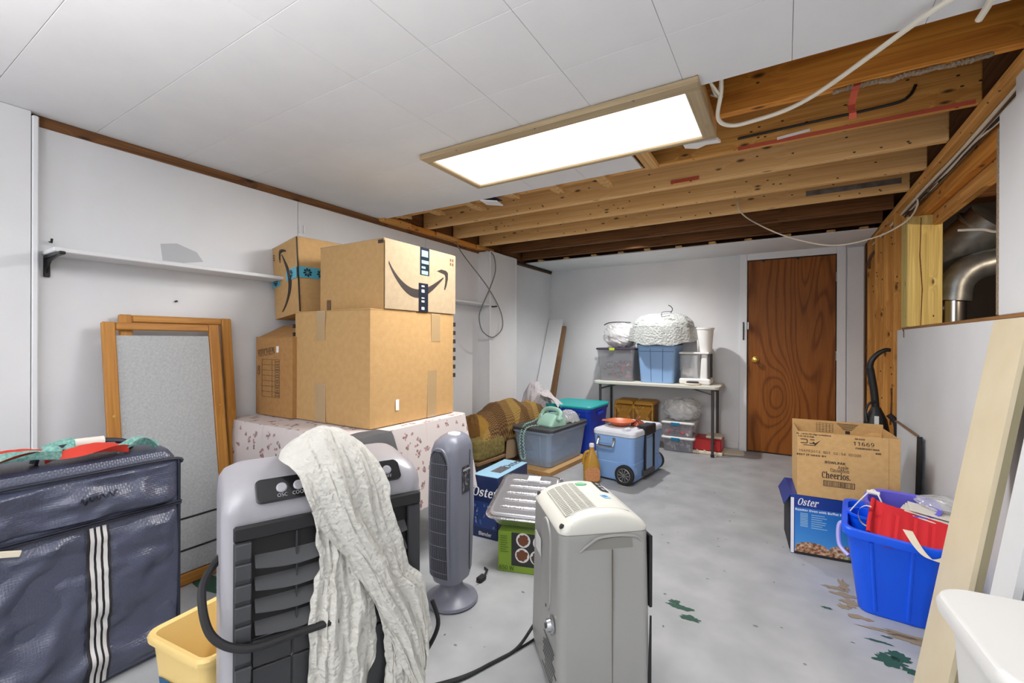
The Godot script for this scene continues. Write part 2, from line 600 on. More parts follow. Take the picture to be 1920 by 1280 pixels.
func make_materials() -> void:
	fnz.seed = 3
	fnz.frequency = 1.0
	fnz.fractal_octaves = 3
	M.wall = tri_mat(rgb(221, 223, 226), rgb(229, 230, 232), 0.012, 0.62, 0.5, 1)
	M.tile = tri_mat(rgb(224, 225, 227), rgb(229, 230, 231), 0.02, 0.75, 0.7, 2)
	M.trim = mat(rgb(230, 232, 235), 0.4)
	M.floor = tri_mat(rgb(154, 157, 160), rgb(182, 184, 186), 0.02, 0.42, 0.6, 3)
	M.floor.uv1_world_triplanar = true
	M.green_paint = mat(rgb(44, 84, 68), 0.6)
	M.rust_stain = mat(rgb(150, 134, 110), 0.8)
	M.grey_chip = mat(rgb(120, 122, 124), 0.8)
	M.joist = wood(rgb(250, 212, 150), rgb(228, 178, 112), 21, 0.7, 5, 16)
	M.joist2 = wood(rgb(248, 208, 144), rgb(222, 172, 106), 22, 0.7, 4, 20)
	M.joist_old = wood(rgb(230, 158, 64), rgb(186, 112, 36), 23, 0.65, 4, 4)
	M.stud = wood(rgb(234, 178, 98), rgb(192, 132, 62), 24, 0.75, 7, 24)
	M.post = wood(rgb(232, 212, 136), rgb(196, 170, 96), 25, 0.75, 2, 2)
	M.furring = wood(rgb(222, 182, 120), rgb(186, 138, 78), 26, 0.75, 2)
	M.subfloor = wood(rgb(150, 104, 62), rgb(104, 68, 40), 27, 0.85, 2)
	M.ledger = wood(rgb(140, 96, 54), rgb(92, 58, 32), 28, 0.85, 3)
	M.plank = wood(rgb(150, 118, 84), rgb(112, 82, 54), 29, 0.8, 2)
	M.frame_wood = wood(rgb(196, 138, 58), rgb(164, 106, 38), 30, 0.5, 0)
	M.light_frame = wood(rgb(184, 164, 130), rgb(160, 138, 104), 31, 0.55, 0)
	M.bamboo = wood(rgb(168, 120, 62), rgb(116, 78, 36), 32, 0.6, 1)
	M.door = image_mat(door_image(), 0.45)
	M.door.metallic_specular = 0.3
	M.brass = mat(rgb(222, 186, 96), 0.22, 1.0)
	M.chrome = mat(rgb(205, 207, 210), 0.22, 1.0)
	M.steel = mat(rgb(150, 152, 154), 0.4, 0.9)
	M.galv = tri_mat(rgb(126, 132, 138), rgb(170, 176, 180), 0.03, 0.38, 2.0, 6)
	M.galv.metallic = 0.75
	M.black = mat(rgb(26, 26, 28), 0.45)
	M.void_black = mat(rgb(12, 12, 13), 0.6)
	M.black_gloss = mat(rgb(24, 24, 27), 0.18)
	M.rubber = mat(rgb(34, 34, 36), 0.7)
	M.white_cable = mat(rgb(226, 220, 204), 0.5)
	M.brown_cable = mat(rgb(96, 70, 52), 0.6)
	M.red_paper = mat(rgb(190, 84, 60), 0.8)
	M.card = tri_mat(rgb(188, 150, 98), rgb(198, 160, 108), 0.03, 0.85, 3.0, 8, 0.15, 0.2)
	M.card_lit = tri_mat(rgb(172, 152, 122), rgb(182, 162, 132), 0.03, 0.85, 3.0, 9, 0.15, 0.2)  # paler card for carton faces turned to the ceiling light
	M.card_dark = tri_mat(rgb(166, 122, 72), rgb(180, 136, 84), 0.03, 0.85, 3.0, 10, 0.15, 0.2)
	M.cheer = tri_mat(rgb(200, 160, 104), rgb(212, 172, 116), 0.03, 0.85, 3.0, 11, 0.12, 0.2)
	M.tape = clear_mat(rgb(214, 186, 142), 0.45, 0.2)
	M.ink = mat(rgb(52, 44, 40), 0.7)
	M.ink_soft = mat(rgb(112, 88, 62), 0.8)
	M.tape_dark = mat(rgb(34, 40, 52), 0.3)
	M.tape_blue = mat(rgb(86, 176, 200), 0.3)
	M.sky_print = mat(rgb(150, 196, 222), 0.4)
	M.white = mat(rgb(232, 232, 230), 0.45)
	M.white_print = mat(rgb(240, 240, 240), 0.5)
	M.cloth_floral = image_mat(floral_image(), 0.9)
	M.cloth_floral.uv1_triplanar = true
	M.cloth_floral.uv1_scale = Vector3.ONE * 1.5
	M.dark_cloth = mat(rgb(86, 86, 88), 0.85)
	M.sheet = tri_mat(rgb(198, 196, 188), rgb(216, 214, 207), 0.03, 0.8, 3.0, 13, 1.0, 0.08)
	M.sheet.backlight_enabled = true
	M.sheet.backlight = Color(0.25, 0.25, 0.24)
	M.suit = mat(rgb(66, 72, 95), 0.36)
	M.suit.normal_enabled = true
	M.suit.normal_texture = weave_normal()
	M.suit.normal_scale = 0.7
	M.suit.uv1_triplanar = true
	M.suit.uv1_scale = Vector3.ONE * 9.0
	M.suit.metallic_specular = 0.8
	M.suit_trim = mat(rgb(36, 40, 54), 0.5)
	M.stripe_white = mat(rgb(206, 204, 204), 0.7)
	M.stripe_black = mat(rgb(46, 44, 46), 0.7)
	M.scarf_red = mat(rgb(206, 60, 44), 0.75)
	M.scarf_teal = tri_mat(rgb(60, 140, 132), rgb(190, 214, 204), 0.05, 0.75, 6.0, 14)
	M.yellow = mat(rgb(236, 206, 134), 0.45)
	M.yellow.subsurf_scatter_enabled = false
	M.blue_tape = mat(rgb(40, 90, 130), 0.7)
	M.silver = mat(rgb(170, 169, 175), 0.34)
	M.silver.metallic = 0.15
	M.charcoal = mat(rgb(52, 53, 56), 0.4)
	M.charcoal2 = mat(rgb(70, 71, 74), 0.42)
	M.fan_grey = mat(rgb(122, 125, 138), 0.36)
	M.fan_dark = mat(rgb(44, 46, 52), 0.5)
	M.dehum = mat(rgb(160, 160, 157), 0.36)
	M.dehum_top = mat(rgb(208, 208, 200), 0.36)
	M.dehum_grille = mat(rgb(112, 104, 88), 0.5)
	M.oster_blue = mat(rgb(28, 58, 138), 0.3)
	M.oster_light = mat(rgb(52, 120, 190), 0.3)
	M.oster_dark = mat(rgb(24, 40, 84), 0.32)
	M.green_box = mat(rgb(138, 172, 52), 0.35)
	M.foil = tri_mat(rgb(200, 201, 203), rgb(226, 227, 229), 0.05, 0.2, 5.0, 15, 0.5, 0.06)
	M.foil.metallic = 0.9
	M.tote_clear = clear_mat(rgb(184, 204, 228), 0.34, 0.2)
	M.tote_grey = clear_mat(rgb(190, 192, 200), 0.24, 0.2)
	M.clear = clear_mat(rgb(226, 230, 234), 0.3, 0.12)
	M.bag_clear = clear_mat(rgb(228, 230, 230), 0.42, 0.14)
	M.bag_clear.normal_enabled = true
	M.bag_clear.normal_texture = noise_tex(Color.BLACK, Color.WHITE, 0.03, 33, 256, 3, true, 6.0)
	M.bag_clear.uv1_triplanar = true
	M.bag_clear.uv1_scale = Vector3.ONE * 3.0
	M.pillow = tri_mat(rgb(214, 214, 214), rgb(226, 226, 226), 0.03, 0.9, 3.0, 16, 0.5, 0.03)
	M.bag_silver = tri_mat(rgb(168, 172, 170), rgb(190, 194, 191), 0.02, 0.24, 3.0, 17, 1.6, 0.04)
	M.lid_black = mat(rgb(62, 64, 66), 0.5)
	M.mint = mat(rgb(166, 210, 192), 0.35)
	M.mint_dark = mat(rgb(120, 160, 148), 0.4)
	M.blue_tote = mat(rgb(22, 66, 196), 0.4)
	M.teal_lid = mat(rgb(34, 172, 172), 0.45)
	M.light_blue = mat(rgb(140, 176, 220), 0.42)
	M.cooler_blue = mat(rgb(136, 176, 230), 0.42)
	M.cooler_lid = mat(rgb(214, 220, 230), 0.42)
	M.orange = mat(rgb(208, 104, 58), 0.4)
	M.copper = mat(rgb(176, 96, 74), 0.35, 0.5)
	M.oil = clear_mat(rgb(196, 148, 40), 0.78, 0.12)
	M.oil_label = tri_mat(rgb(214, 170, 120), rgb(190, 110, 60), 0.03, 0.5, 8.0, 18)
	M.olive = tri_mat(rgb(96, 86, 46), rgb(146, 132, 74), 0.03, 0.95, 3.0, 19, 0.6, 0.08)
	M.throw = image_mat(throw_image(), 0.95)
	M.gold_cloth = image_mat(throw_image(), 0.9)
	M.gold_cloth.albedo_color = rgb(255, 240, 190)
	M.beige = mat(rgb(176, 152, 122), 0.9)
	M.lace = image_mat(floral_image(), 0.9)
	M.lace.uv1_triplanar = true
	M.lace.uv1_scale = Vector3.ONE * 5.0
	M.lace.albedo_color = rgb(244, 250, 255)
	M.wicker = wood(rgb(214, 164, 66), rgb(164, 112, 36), 34, 0.5, 0)
	M.table_top = mat(rgb(208, 206, 196), 0.5)
	M.leg_grey = mat(rgb(84, 82, 82), 0.4, 0.5)
	M.red_plastic = mat(rgb(186, 38, 40), 0.4)
	M.cream_plastic = mat(rgb(226, 218, 196), 0.5)
	M.latch_teal = mat(rgb(24, 120, 160), 0.4)
	M.latch_lime = mat(rgb(190, 206, 50), 0.4)
	M.recycle = mat(rgb(6, 94, 250), 0.4)
	M.lavender = mat(rgb(110, 104, 214), 0.38)
	M.lavender_light = mat(rgb(170, 166, 226), 0.4)
	M.red_cloth = mat(rgb(206, 34, 44), 0.8)
	M.strap = mat(rgb(228, 218, 196), 0.85)
	M.paper = mat(rgb(226, 222, 212), 0.8)
	M.cream_board = tri_mat(rgb(220, 206, 174), rgb(226, 214, 184), 0.02, 0.5, 1.0, 21)
	M.cream_shaded = mat(rgb(168, 158, 128), 0.6)  # cream darkened for the shaded side of the leaning board
	M.lid_white = mat(rgb(226, 226, 224), 0.42)
	M.drywall = tri_mat(rgb(216, 218, 220), rgb(224, 226, 228), 0.01, 0.7, 0.6, 22)
	M.gypsum = tri_mat(rgb(120, 98, 74), rgb(176, 164, 148), 0.06, 0.95, 6.0, 23)
	M.frost = tri_mat(rgb(170, 174, 176), rgb(192, 195, 197), 0.08, 0.5, 3.0, 24, 0.4, 0.2)
	M.skirt_dark = mat(rgb(40, 38, 38), 0.8)
	var diff := mat(rgb(255, 252, 244), 0.5)
	diff.emission_enabled = true
	diff.emission = rgb(255, 252, 244)
	diff.emission_energy_multiplier = 1.6
	M.diffuser = diff

# ------------------------------------------------------------------ the room
func blotch(sd: int, c: Vector3, rx: float, rz: float, rough := 0.35) -> MB:
	var m := MB.new()
	var ring := []
	var n := 40 if rx > 0.012 else 12
	for i in n:
		var a := TAU * i / n
		var k := 1.0 + rough * (1.5 * nz(cos(a) * 1.1, sin(a) * 1.1, sd * 3.7, 1.4) + 0.5 * nz(cos(a) * 4.0, sin(a) * 4.0, sd * 1.3, 1.2))
		ring.append(c + Vector3(cos(a) * rx * k, 0, -sin(a) * rz * k))
	for i in n:
		m.tri(c, ring[i], ring[(i + 1) % n])
	return m

func build_floor() -> void:
	var f := setting("floor", "worn light grey painted concrete floor with chipped green patches")
	part(f, "slab", span(Vector3(-2.9, -0.15, -5.6), Vector3(2.6, 0, 5.4), 0.0), M.floor)
	var y := 0.0012
	# chips through to the older green paint
	var chips := [[-0.38, -2.03, 0.055, 0.018], [-0.33, -1.97, 0.04, 0.02], [-0.41, -2.06, 0.022, 0.014], [0.33, -2.09, 0.05, 0.035], [0.36, -2.13, 0.035, 0.03], [0.38, -2.06, 0.02, 0.016], [0.315, -2.2, 0.045, 0.008], [0.345, -2.25, 0.02, 0.005], [0.16, -2.36, 0.02, 0.008], [-0.52, -1.9, 0.008, 0.012], [-2.40, -1.05, 0.2, 0.05], [-2.3, -1.22, 0.16, 0.04], [-2.45, -0.86, 0.1, 0.03]]
	for i in chips.size():
		var c: Array = chips[i]
		part(f, "paint_chip", blotch(40 + i, Vector3(c[0], y, c[1]), c[2], c[3], 0.42), M.green_paint)
	var rust := [[0.235, -2.52, 0.05, 0.02], [0.2, -2.57, 0.045, 0.015], [0.25, -2.46, 0.03, 0.03], [0.225, -2.41, 0.025, 0.02], [0.24, -2.62, 0.02, 0.05], [0.36, -2.29, 0.09, 0.012], [0.44, -2.27, 0.07, 0.022], [0.27, -2.35, 0.04, 0.014], [0.43, -2.3, 0.1, 0.015], [-0.6, -5.24, 0.06, 0.02]]
	for i in rust.size():
		var c: Array = rust[i]
		part(f, "rust_mark", blotch(70 + i, Vector3(c[0], y + 0.0004, c[1]), c[2], c[3], 0.6), M.rust_stain)
	var rng := RandomNumberGenerator.new()
	rng.seed = 9
	var dots := MB.new()
	for i in 90:
		dots.join(blotch(100 + i, Vector3(rng.randf_range(-1.2, 0.5), y + 0.0002, rng.randf_range(-4.6, -1.3)), rng.randf_range(0.002, 0.009), rng.randf_range(0.002, 0.006), 0.5))
	var sp := part(f, "scuff_speckles", dots, M.grey_chip)
	sp.set_meta("kind", "stuff")

func build_ceiling() -> void:
	var c := setting("ceiling", "partly stripped ceiling of white square tiles below bare timber joists")
	part(c, "subfloor", span(Vector3(-2.9, 2.335, -5.6), Vector3(2.6, 2.44, 5.4), 0.0), M.subfloor)
	# tiles: gaps of 3 mm between them
	var xs := [-2.638, -1.298, -0.966, -0.655, -0.311, 0.017, 0.345, 0.655]
	for i in xs.size() - 1:
		for k in range(-17, 6):
			var z1: float = -0.4 - 0.33 * k
			var z0: float = z1 - 0.33
			if k == 5: z0 = -2.39
			if xs[i] > -0.7 and z1 < -1.4:
				continue
			if xs[i] > -0.7 and z0 < -1.5: z0 = -1.73
			if i == 1 and k == 4: z1 = -1.72
			part(c, "ceiling_tile", span(Vector3(xs[i] + 0.0006, 2.075, z0 + 0.0006), Vector3(xs[i + 1] - 0.0006, 2.088, z1 - 0.0006), 0.001), M.tile)
	# the strip of tile left along the end wall
	part(c, "ceiling_tile", span(Vector3(-2.638, 2.07, -5.3), Vector3(0.64, 2.082, -4.62), 0.002), M.tile, "white strip of ceiling left along the end wall")
	# joists, 16 inches apart
	var k := 0
	for z: float in [-1.655, -2.05, -2.46, -2.85, -3.245, -3.655, -4.09, -4.52, -4.93]:
		var m: Material = M.joist
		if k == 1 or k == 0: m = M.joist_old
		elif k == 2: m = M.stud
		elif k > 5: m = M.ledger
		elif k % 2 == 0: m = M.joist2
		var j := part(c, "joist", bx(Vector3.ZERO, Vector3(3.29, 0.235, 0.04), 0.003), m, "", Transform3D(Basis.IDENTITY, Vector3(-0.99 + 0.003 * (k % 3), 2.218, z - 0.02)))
		j.position.y += 0.0
		k += 1
	# nailing strips, their ends broken off where the tiles came down
	var sh := []
	for s in 3:
		var rng := RandomNumberGenerator.new()
		rng.seed = s + 3
		var l := 0.5 + 0.05 * s
		var poly := PackedVector2Array([Vector2(-0.031, 0), Vector2(0.031, 0), Vector2(0.031, -l + 0.03 * s), Vector2(0.02, -l - 0.035), Vector2(0.004, -l + 0.01), Vector2(-0.012, -l - 0.02 * s), Vector2(-0.031, -l + 0.02)])
		sh.append(MB.new().prism(poly, 0.02, Transform3D(Basis(Vector3.RIGHT, -PI / 2), Vector3.ZERO)).mesh())
	var fx := [-2.46, -2.17, -1.84, -1.5, -1.2, -0.9]
	for i in fx.size():
		part(c, "nailing_strip", sh[i % 3], M.furring, "", Transform3D(Basis(Vector3.UP, 0.0).scaled_local(Vector3(1, 1, -1)), Vector3(fx[i], 2.0785 if i != 7 else 2.08, -1.98)))
	part(c, "nailing_strip", span(Vector3(-0.64, 2.077, -2.44), Vector3(-0.575, 2.099, -1.66), 0.003), M.furring, "nailing strip left bare beside the lamp")
	for x: float in [-2.43, -2.11, -1.78, -1.48, -1.2, -0.9, -0.59, -0.29, 0.015, 0.33, 0.55]:
		part(c, "nailing_strip", span(Vector3(x - 0.03, 2.083, -5.28), Vector3(x + 0.03, 2.099, -4.6 + 0.02 * sin(x * 30.0)), 0.002), M.furring)
	# torn paper and plaster at the edge of the tiles
	part(c, "torn_tile", bx(Vector3(-1.66, 2.066, -2.45), Vector3(0.12, 0.008, 0.11), 0.001, Basis(Vector3.FORWARD, 0.16) * Basis(Vector3.UP, 0.2)), M.white_print, "torn scrap of white tile hanging down")
	part(c, "torn_tile", bx(Vector3(-1.66, 2.082, -2.43), Vector3(0.14, 0.004, 0.09), 0.001, Basis(Vector3.FORWARD, 0.1)), M.oster_dark, "scrap of dark blue paper")
	for i in 4:
		part(c, "paper_facing", bx(Vector3([-1.98, -1.36, -1.05, -0.76][i], 2.094, -2.418), Vector3(0.2, 0.003, 0.06), 0.0, Basis(Vector3.RIGHT, 0.12)), M.bag_silver, "crumpled silver paper facing")
	# red tape and paper left on the joists
	part(c, "red_paper_strip", bx(Vector3(0.22, 2.103, -2.458), Vector3(0.84, 0.016, 0.004), 0.0, Basis(Vector3.BACK, 0.002)), M.red_paper)
	part(c, "red_paper_strip", bx(Vector3(-0.52, 2.128, -2.844), Vector3(0.16, 0.02, 0.004), 0.0), M.red_paper)
	part(c, "white_paper_strip", bx(Vector3(0.03, 2.118, -2.455), Vector3(0.13, 0.012, 0.004), 0.0, Basis(Vector3.BACK, 0.08)), M.white_print)
	part(c, "red_paper_strip", MB.new().sheet(2, 8, func(u: float, v: float) -> Vector3: return Vector3(0.225 + (u - 0.5) * 0.022 + 0.035 * v * v - 0.05 * v, 2.098 - v * 0.13, -2.05 + 0.02 * sin(v * 9.0))), M.red_paper, "torn red strip hanging from a joist")
	var fluff := MB.new()
	for i in 40:
		var t := i / 40.0
		fluff.box(Vector3(0.16 + t * 0.42, 2.092 + nz(t, 1, 2, 9.0) * 0.006, -2.065 + nz(t, 4, 0, 7.0) * 0.008), Vector3(0.02, 0.012 + 0.006 * nz(t, 0, 0, 20.0), 0.012), 0.002, Basis(Vector3.UP, t * 9.0) * Basis(Vector3.RIGHT, t * 5.0))
	var fl := part(c, "fibrous_packing", fluff, M.gypsum)
	fl.set_meta("kind", "stuff")
	part(c, "grey_plaster_smear", bx(Vector3(0.37, 2.165, -3.652), Vector3(0.5, 0.035, 0.004), 0.001), M.galv)

func build_left_wall() -> void:
	var w := setting("wall_left", "white painted panel wall with narrow batten seams")
	part(w, "backing", span(Vector3(-2.86, 0, -5.45), Vector3(-2.655, 2.335, 5.35), 0.0), M.ledger)
	var zs := [5.2, 3.0, 1.9, 0.7, -0.525, -1.706, -2.887, -3.72, -5.3]
	for i in zs.size() - 1:
		var x: float = -2.605 if i < 4 else -2.64
		var top := 2.074 if i < 4 else 2.018 + 0.006 * i
		part(w, "wall_panel", span(Vector3(-2.655, 0.0, zs[i + 1] + 0.0015), Vector3(x, top, zs[i] - 0.0015), 0.002), M.wall)
	part(w, "batten", span(Vector3(-2.64, 0, -0.545), Vector3(-2.6, 2.06, -0.5255), 0.004), M.trim)
	part(w, "top_rail", span(Vector3(-2.655, 2.03, -5.3), Vector3(-2.634, 2.074, -0.54), 0.002), M.ledger, "brown timber rail showing above the panels")
	# rough ledger that carries the joists beyond the tiles
	for i in 5:
		var z := -2.36 - i * 0.3
		part(w, "ledger_board", span(Vector3(-2.64, 2.055 + 0.004 * (i % 3), z - 0.29), Vector3(-2.575 - 0.012 * (i % 2), 2.098, z), 0.006), M.joist_old if i % 2 else M.stud)
	part(w, "dark_strip", span(Vector3(-2.64, 2.045, -5.28), Vector3(-2.615, 2.066, -4.15), 0.003), M.skirt_dark)
	# boxed-in column
	part(w, "column", span(Vector3(-2.645, 0, -4.142), Vector3(-2.49, 2.045, -3.66), 0.003), M.wall, "white boxed-in column standing out from the wall")
	part(w, "corner_bead", span(Vector3(-2.502, 0, -3.664), Vector3(-2.486, 2.04, -3.648), 0.004), M.trim)
	part(w, "corner_bead", span(Vector3(-2.51, 0, -4.165), Vector3(-2.487, 2.04, -4.143), 0.004), M.trim)
	part(w, "corner_bead", span(Vector3(-2.642, 0.0, -5.3), Vector3(-2.628, 1.9, -5.28), 0.003), M.trim)
	part(w, "old_patch", MB.new().prism(PackedVector2Array([Vector2(0, 0.06), Vector2(0.07, 0.075), Vector2(0.16, 0.045), Vector2(0.19, 0.0), Vector2(0.1, -0.02), Vector2(0.01, -0.02)]), 0.001, frame(Vector3(-2.6395, 1.565, -0.975), Vector3.RIGHT)), mat(rgb(188, 190, 193), 0.7), "slightly greyer patch of filler")
	part(w, "hook_screw", MB.new().tube([Vector3(-2.64, 1.345, -1.04), Vector3(-2.625, 1.345, -1.04)], 0.005, 8), M.black)
	part(w, "hook_screw", MB.new().tube([Vector3(-2.64, 1.56, -0.585), Vector3(-2.615, 1.555, -0.585), Vector3(-2.61, 1.57, -0.585)], 0.004, 6), M.black)
	for i in 2:
		part(w, "picture_clip", bx(Vector3(-2.634, 1.86, -1.715 - i * 0.03), Vector3(0.012, 0.05, 0.008), 0.002), M.trim)
	# shelf on black brackets
	var s := thing("wall_shelf", "long narrow white shelf on black brackets along the left wall", "shelf", Vector3(-2.64, 1.5, -2.1))
	part(s, "board", span(Vector3(0.0, 0.0, -1.55), Vector3(0.165, 0.018, 1.54), 0.003), M.wall)
	for z: float in [1.525, -1.585]:
		var b := MB.new()
		b.join(span(Vector3(0.0, -0.014, z - 0.01), Vector3(0.21, -0.001, z + 0.01), 0.003))
		b.join(span(Vector3(0.0, -0.09, z - 0.01), Vector3(0.012, -0.001, z + 0.01), 0.003))
		b.join(MB.new().prism(PackedVector2Array([Vector2(0.01, -0.08), Vector2(0.02, -0.055), Vector2(0.06, -0.028), Vector2(0.17, -0.012), Vector2(0.17, -0.002), Vector2(0.01, -0.002)]), 0.006, Transform3D(Basis.IDENTITY, Vector3(0, 0, z - 0.003))))
		part(s, "bracket", b, M.black)

func build_end_wall() -> void:
	var w := setting("wall_end", "plain white painted end wall behind the folding table")
	var z0 := -5.45
	var z1 := -5.3
	part(w, "panel", span(Vector3(-2.86, 0, z0), Vector3(-1.43, 2.335, z1), 0.0), M.wall)
	part(w, "panel", span(Vector3(-1.43, 0, z0), Vector3(-0.345, 2.335, z1), 0.0), M.wall)
	part(w, "panel", span(Vector3(-0.345, 2.015, z0), Vector3(0.43, 2.335, z1), 0.0), M.wall)
	part(w, "panel", span(Vector3(0.43, 0, z0), Vector3(0.64, 2.335, z1), 0.0), M.wall)
	part(w, "panel", span(Vector3(-0.345, 0, z0 - 0.08), Vector3(0.43, 2.015, z0 + 0.0), 0.0), M.wall)
	part(w, "corner_plank", span(Vector3(0.505, 0, -5.3), Vector3(0.632, 2.055, -5.275), 0.004), M.wall, "white plank beside the door frame")
	var b := setting("baseboard_end", "low white baseboard along the end wall")
	part(b, "board", span(Vector3(-2.48, 0.015, -5.3), Vector3(-0.415, 0.085, -5.287), 0.004), M.trim)
	var d := setting("door_1", "flat brown veneer door with bold swirling grain and a brass knob")
	var slab := part(d, "slab", null_panel(-0.332, 0.42, 0.012, 1.998, -5.305, 0.035), M.door)
	slab.set_meta("label", "brown wood veneer slab")
	part(d, "frame_side", span(Vector3(-0.41, 0, -5.3), Vector3(-0.338, 2.075, -5.278), 0.005), M.trim)
	part(d, "frame_side", span(Vector3(0.426, 0, -5.3), Vector3(0.498, 2.075, -5.278), 0.005), M.trim)
	part(d, "frame_head", span(Vector3(-0.338, 2.004, -5.3), Vector3(0.426, 2.075, -5.278), 0.005), M.trim)
	var kb := part(slab, "knob", MB.new().lathe([Vector2(0.032, 0), Vector2(0.032, 0.006), Vector2(0.014, 0.01), Vector2(0.013, 0.03), Vector2(0.026, 0.042), Vector2(0.029, 0.054), Vector2(0.022, 0.064), Vector2(0.006, 0.067)], 24, Vector3.ZERO, Basis(Vector3.RIGHT, PI / 2)), M.brass)
	kb.position = Vector3(-0.262, 0.965, -5.3)
	for y: float in [1.78, 1.02, 0.24]:
		part(slab, "hinge", MB.new().tube([Vector3(0.424, y - 0.045, -5.298), Vector3(0.424, y + 0.045, -5.298)], 0.007, 8), M.steel)
	var lt := part(d, "latch_strip", span(Vector3(-0.376, 1.17, -5.278), Vector3(-0.364, 1.36, -5.272), 0.001), M.black)
	for i in 8:
		part(lt, "latch_stud", bx(Vector3(-0.37, 1.185 + 0.023 * i, -5.268), Vector3(0.017, 0.009, 0.008), 0.003), M.black)
	part(d, "catch", span(Vector3(-0.336, 1.28, -5.279), Vector3(-0.318, 1.36, -5.262), 0.003), M.steel)
	for x: float in [-0.19, 0.11]:
		part(d, "bumper", bx(Vector3(x, 1.99, -5.298), Vector3(0.022, 0.02, 0.012), 0.004), M.black)

func null_panel(x0: float, x1: float, y0: float, y1: float, zf: float, th: float) -> MB:   # a slab whose front picture fills the face
	var m := MB.new()
	m.box(Vector3((x0 + x1) * 0.5, (y0 + y1) * 0.5, zf - th * 0.5 - 0.001), Vector3(x1 - x0, y1 - y0, th), 0.002)
	m.quad(Vector3(x0 + 0.002, y0 + 0.002, zf), Vector3(x1 - 0.002, y0 + 0.002, zf), Vector3(x1 - 0.002, y1 - 0.002, zf), Vector3(x0 + 0.002, y1 - 0.002, zf))
	return m

func build_right_wall() -> void:
	var w := setting("wall_right", "half stripped partition with bare studs, green timber post and white boards")
	# top plate and header
	part(w, "top_plate", span(Vector3(0.652, 2.058, -5.28), Vector3(0.742, 2.098, -0.6), 0.004), M.stud, "long timber plate under the joist ends")
	part(w, "header", span(Vector3(0.744, 1.955, -5.25), Vector3(0.784, 2.14, -0.6), 0.004), M.joist_old)
	part(w, "header", span(Vector3(0.788, 1.885, -3.86), Vector3(0.828, 2.14, -0.6), 0.004), M.stud)
	part(w, "rim_board", span(Vector3(0.835, 2.1, -5.45), Vector3(0.865, 2.335, 5.3), 0.0), M.ledger)
	part(w, "post", span(Vector3(0.666, 0, -3.92), Vector3(0.834, 1.955, -3.75), 0.004), M.post, "pale green treated post with a long split")
	part(w, "post_split", MB.new().prism(PackedVector2Array([Vector2(0, 0), Vector2(0.004, 0.0), Vector2(0.012, 0.25), Vector2(0.0, 0.47), Vector2(0.005, 0.7), Vector2(0.0, 0.7), Vector2(-0.006, 0.46), Vector2(0.006, 0.25)]), 0.001, Transform3D(Basis.IDENTITY, Vector3(0.73, 1.24, -3.7505))), M.ledger)
	# studs and old boards behind them
	for z: float in [-5.24, -4.84, -4.45, -4.08]:
		part(w, "stud", span(Vector3(0.655, 0, z - 0.04), Vector3(0.75, 2.058, z), 0.004), M.stud)
	for i in 6:
		var y0 := 0.0 + i * 0.345
		part(w, "back_board", span(Vector3(0.755, y0 + 0.004, -5.3), Vector3(0.78, min(y0 + 0.341, 2.058), -3.93), 0.003), M.joist if i % 2 else M.joist2)
	part(w, "nail_strip", MB.new().tube([Vector3(0.66, 0.55, -4.22), Vector3(0.67, 0.85, -4.2)], 0.006, 6), M.ledger)
	part(w, "nail_strip", MB.new().tube([Vector3(0.66, 0.6, -4.12), Vector3(0.655, 0.82, -4.16)], 0.006, 6), M.ledger)
	# lower white board and its sill
	part(w, "lower_board", span(Vector3(0.64, 0, -3.88), Vector3(0.655, 1.232, -0.6), 0.002), M.drywall, "white drywall board below the opening")
	part(w, "lower_backing", span(Vector3(0.84, 0, -5.3), Vector3(0.862, 1.225, -0.6), 0.0), M.ledger)
	part(w, "sill", span(Vector3(0.6405, 1.2325, -3.75), Vector3(0.862, 1.246, -0.6), 0.002), M.bamboo)
	part(w, "torn_edge", MB.new().prism(PackedVector2Array([Vector2(0, 0), Vector2(0.018, 0.0), Vector2(0.03, 0.0), Vector2(0.026, -0.05), Vector2(0.018, -0.048), Vector2(0.016, -0.012), Vector2(0, -0.01)]), 0.0015, frame(Vector3(0.6385, 1.231, -3.70), Vector3.LEFT)), M.ledger)
	# upper white board beyond the opening
	part(w, "upper_board", span(Vector3(0.652, 1.247, -2.27), Vector3(0.668, 1.966, -0.6), 0.003), M.drywall, "white drywall board above the sill")
	part(w, "edge_stud", span(Vector3(0.672, 1.247, -2.37), Vector3(0.71, 1.95, -2.285), 0.008), M.gypsum, "brown crusted stud edge beside the opening")
	# the partition goes on past the camera
	part(w, "near_wall", span(Vector3(0.64, 0, -0.6), Vector3(0.84, 2.335, 5.35), 0.0), M.drywall)
	part(w, "upper_infill", span(Vector3(0.672, 1.247, -2.2), Vector3(0.7, 2.058, -0.6), 0.0), M.drywall)
	part(w, "end_infill", span(Vector3(0.64, 0, -5.45), Vector3(0.87, 2.335, -5.3), 0.0), M.ledger)

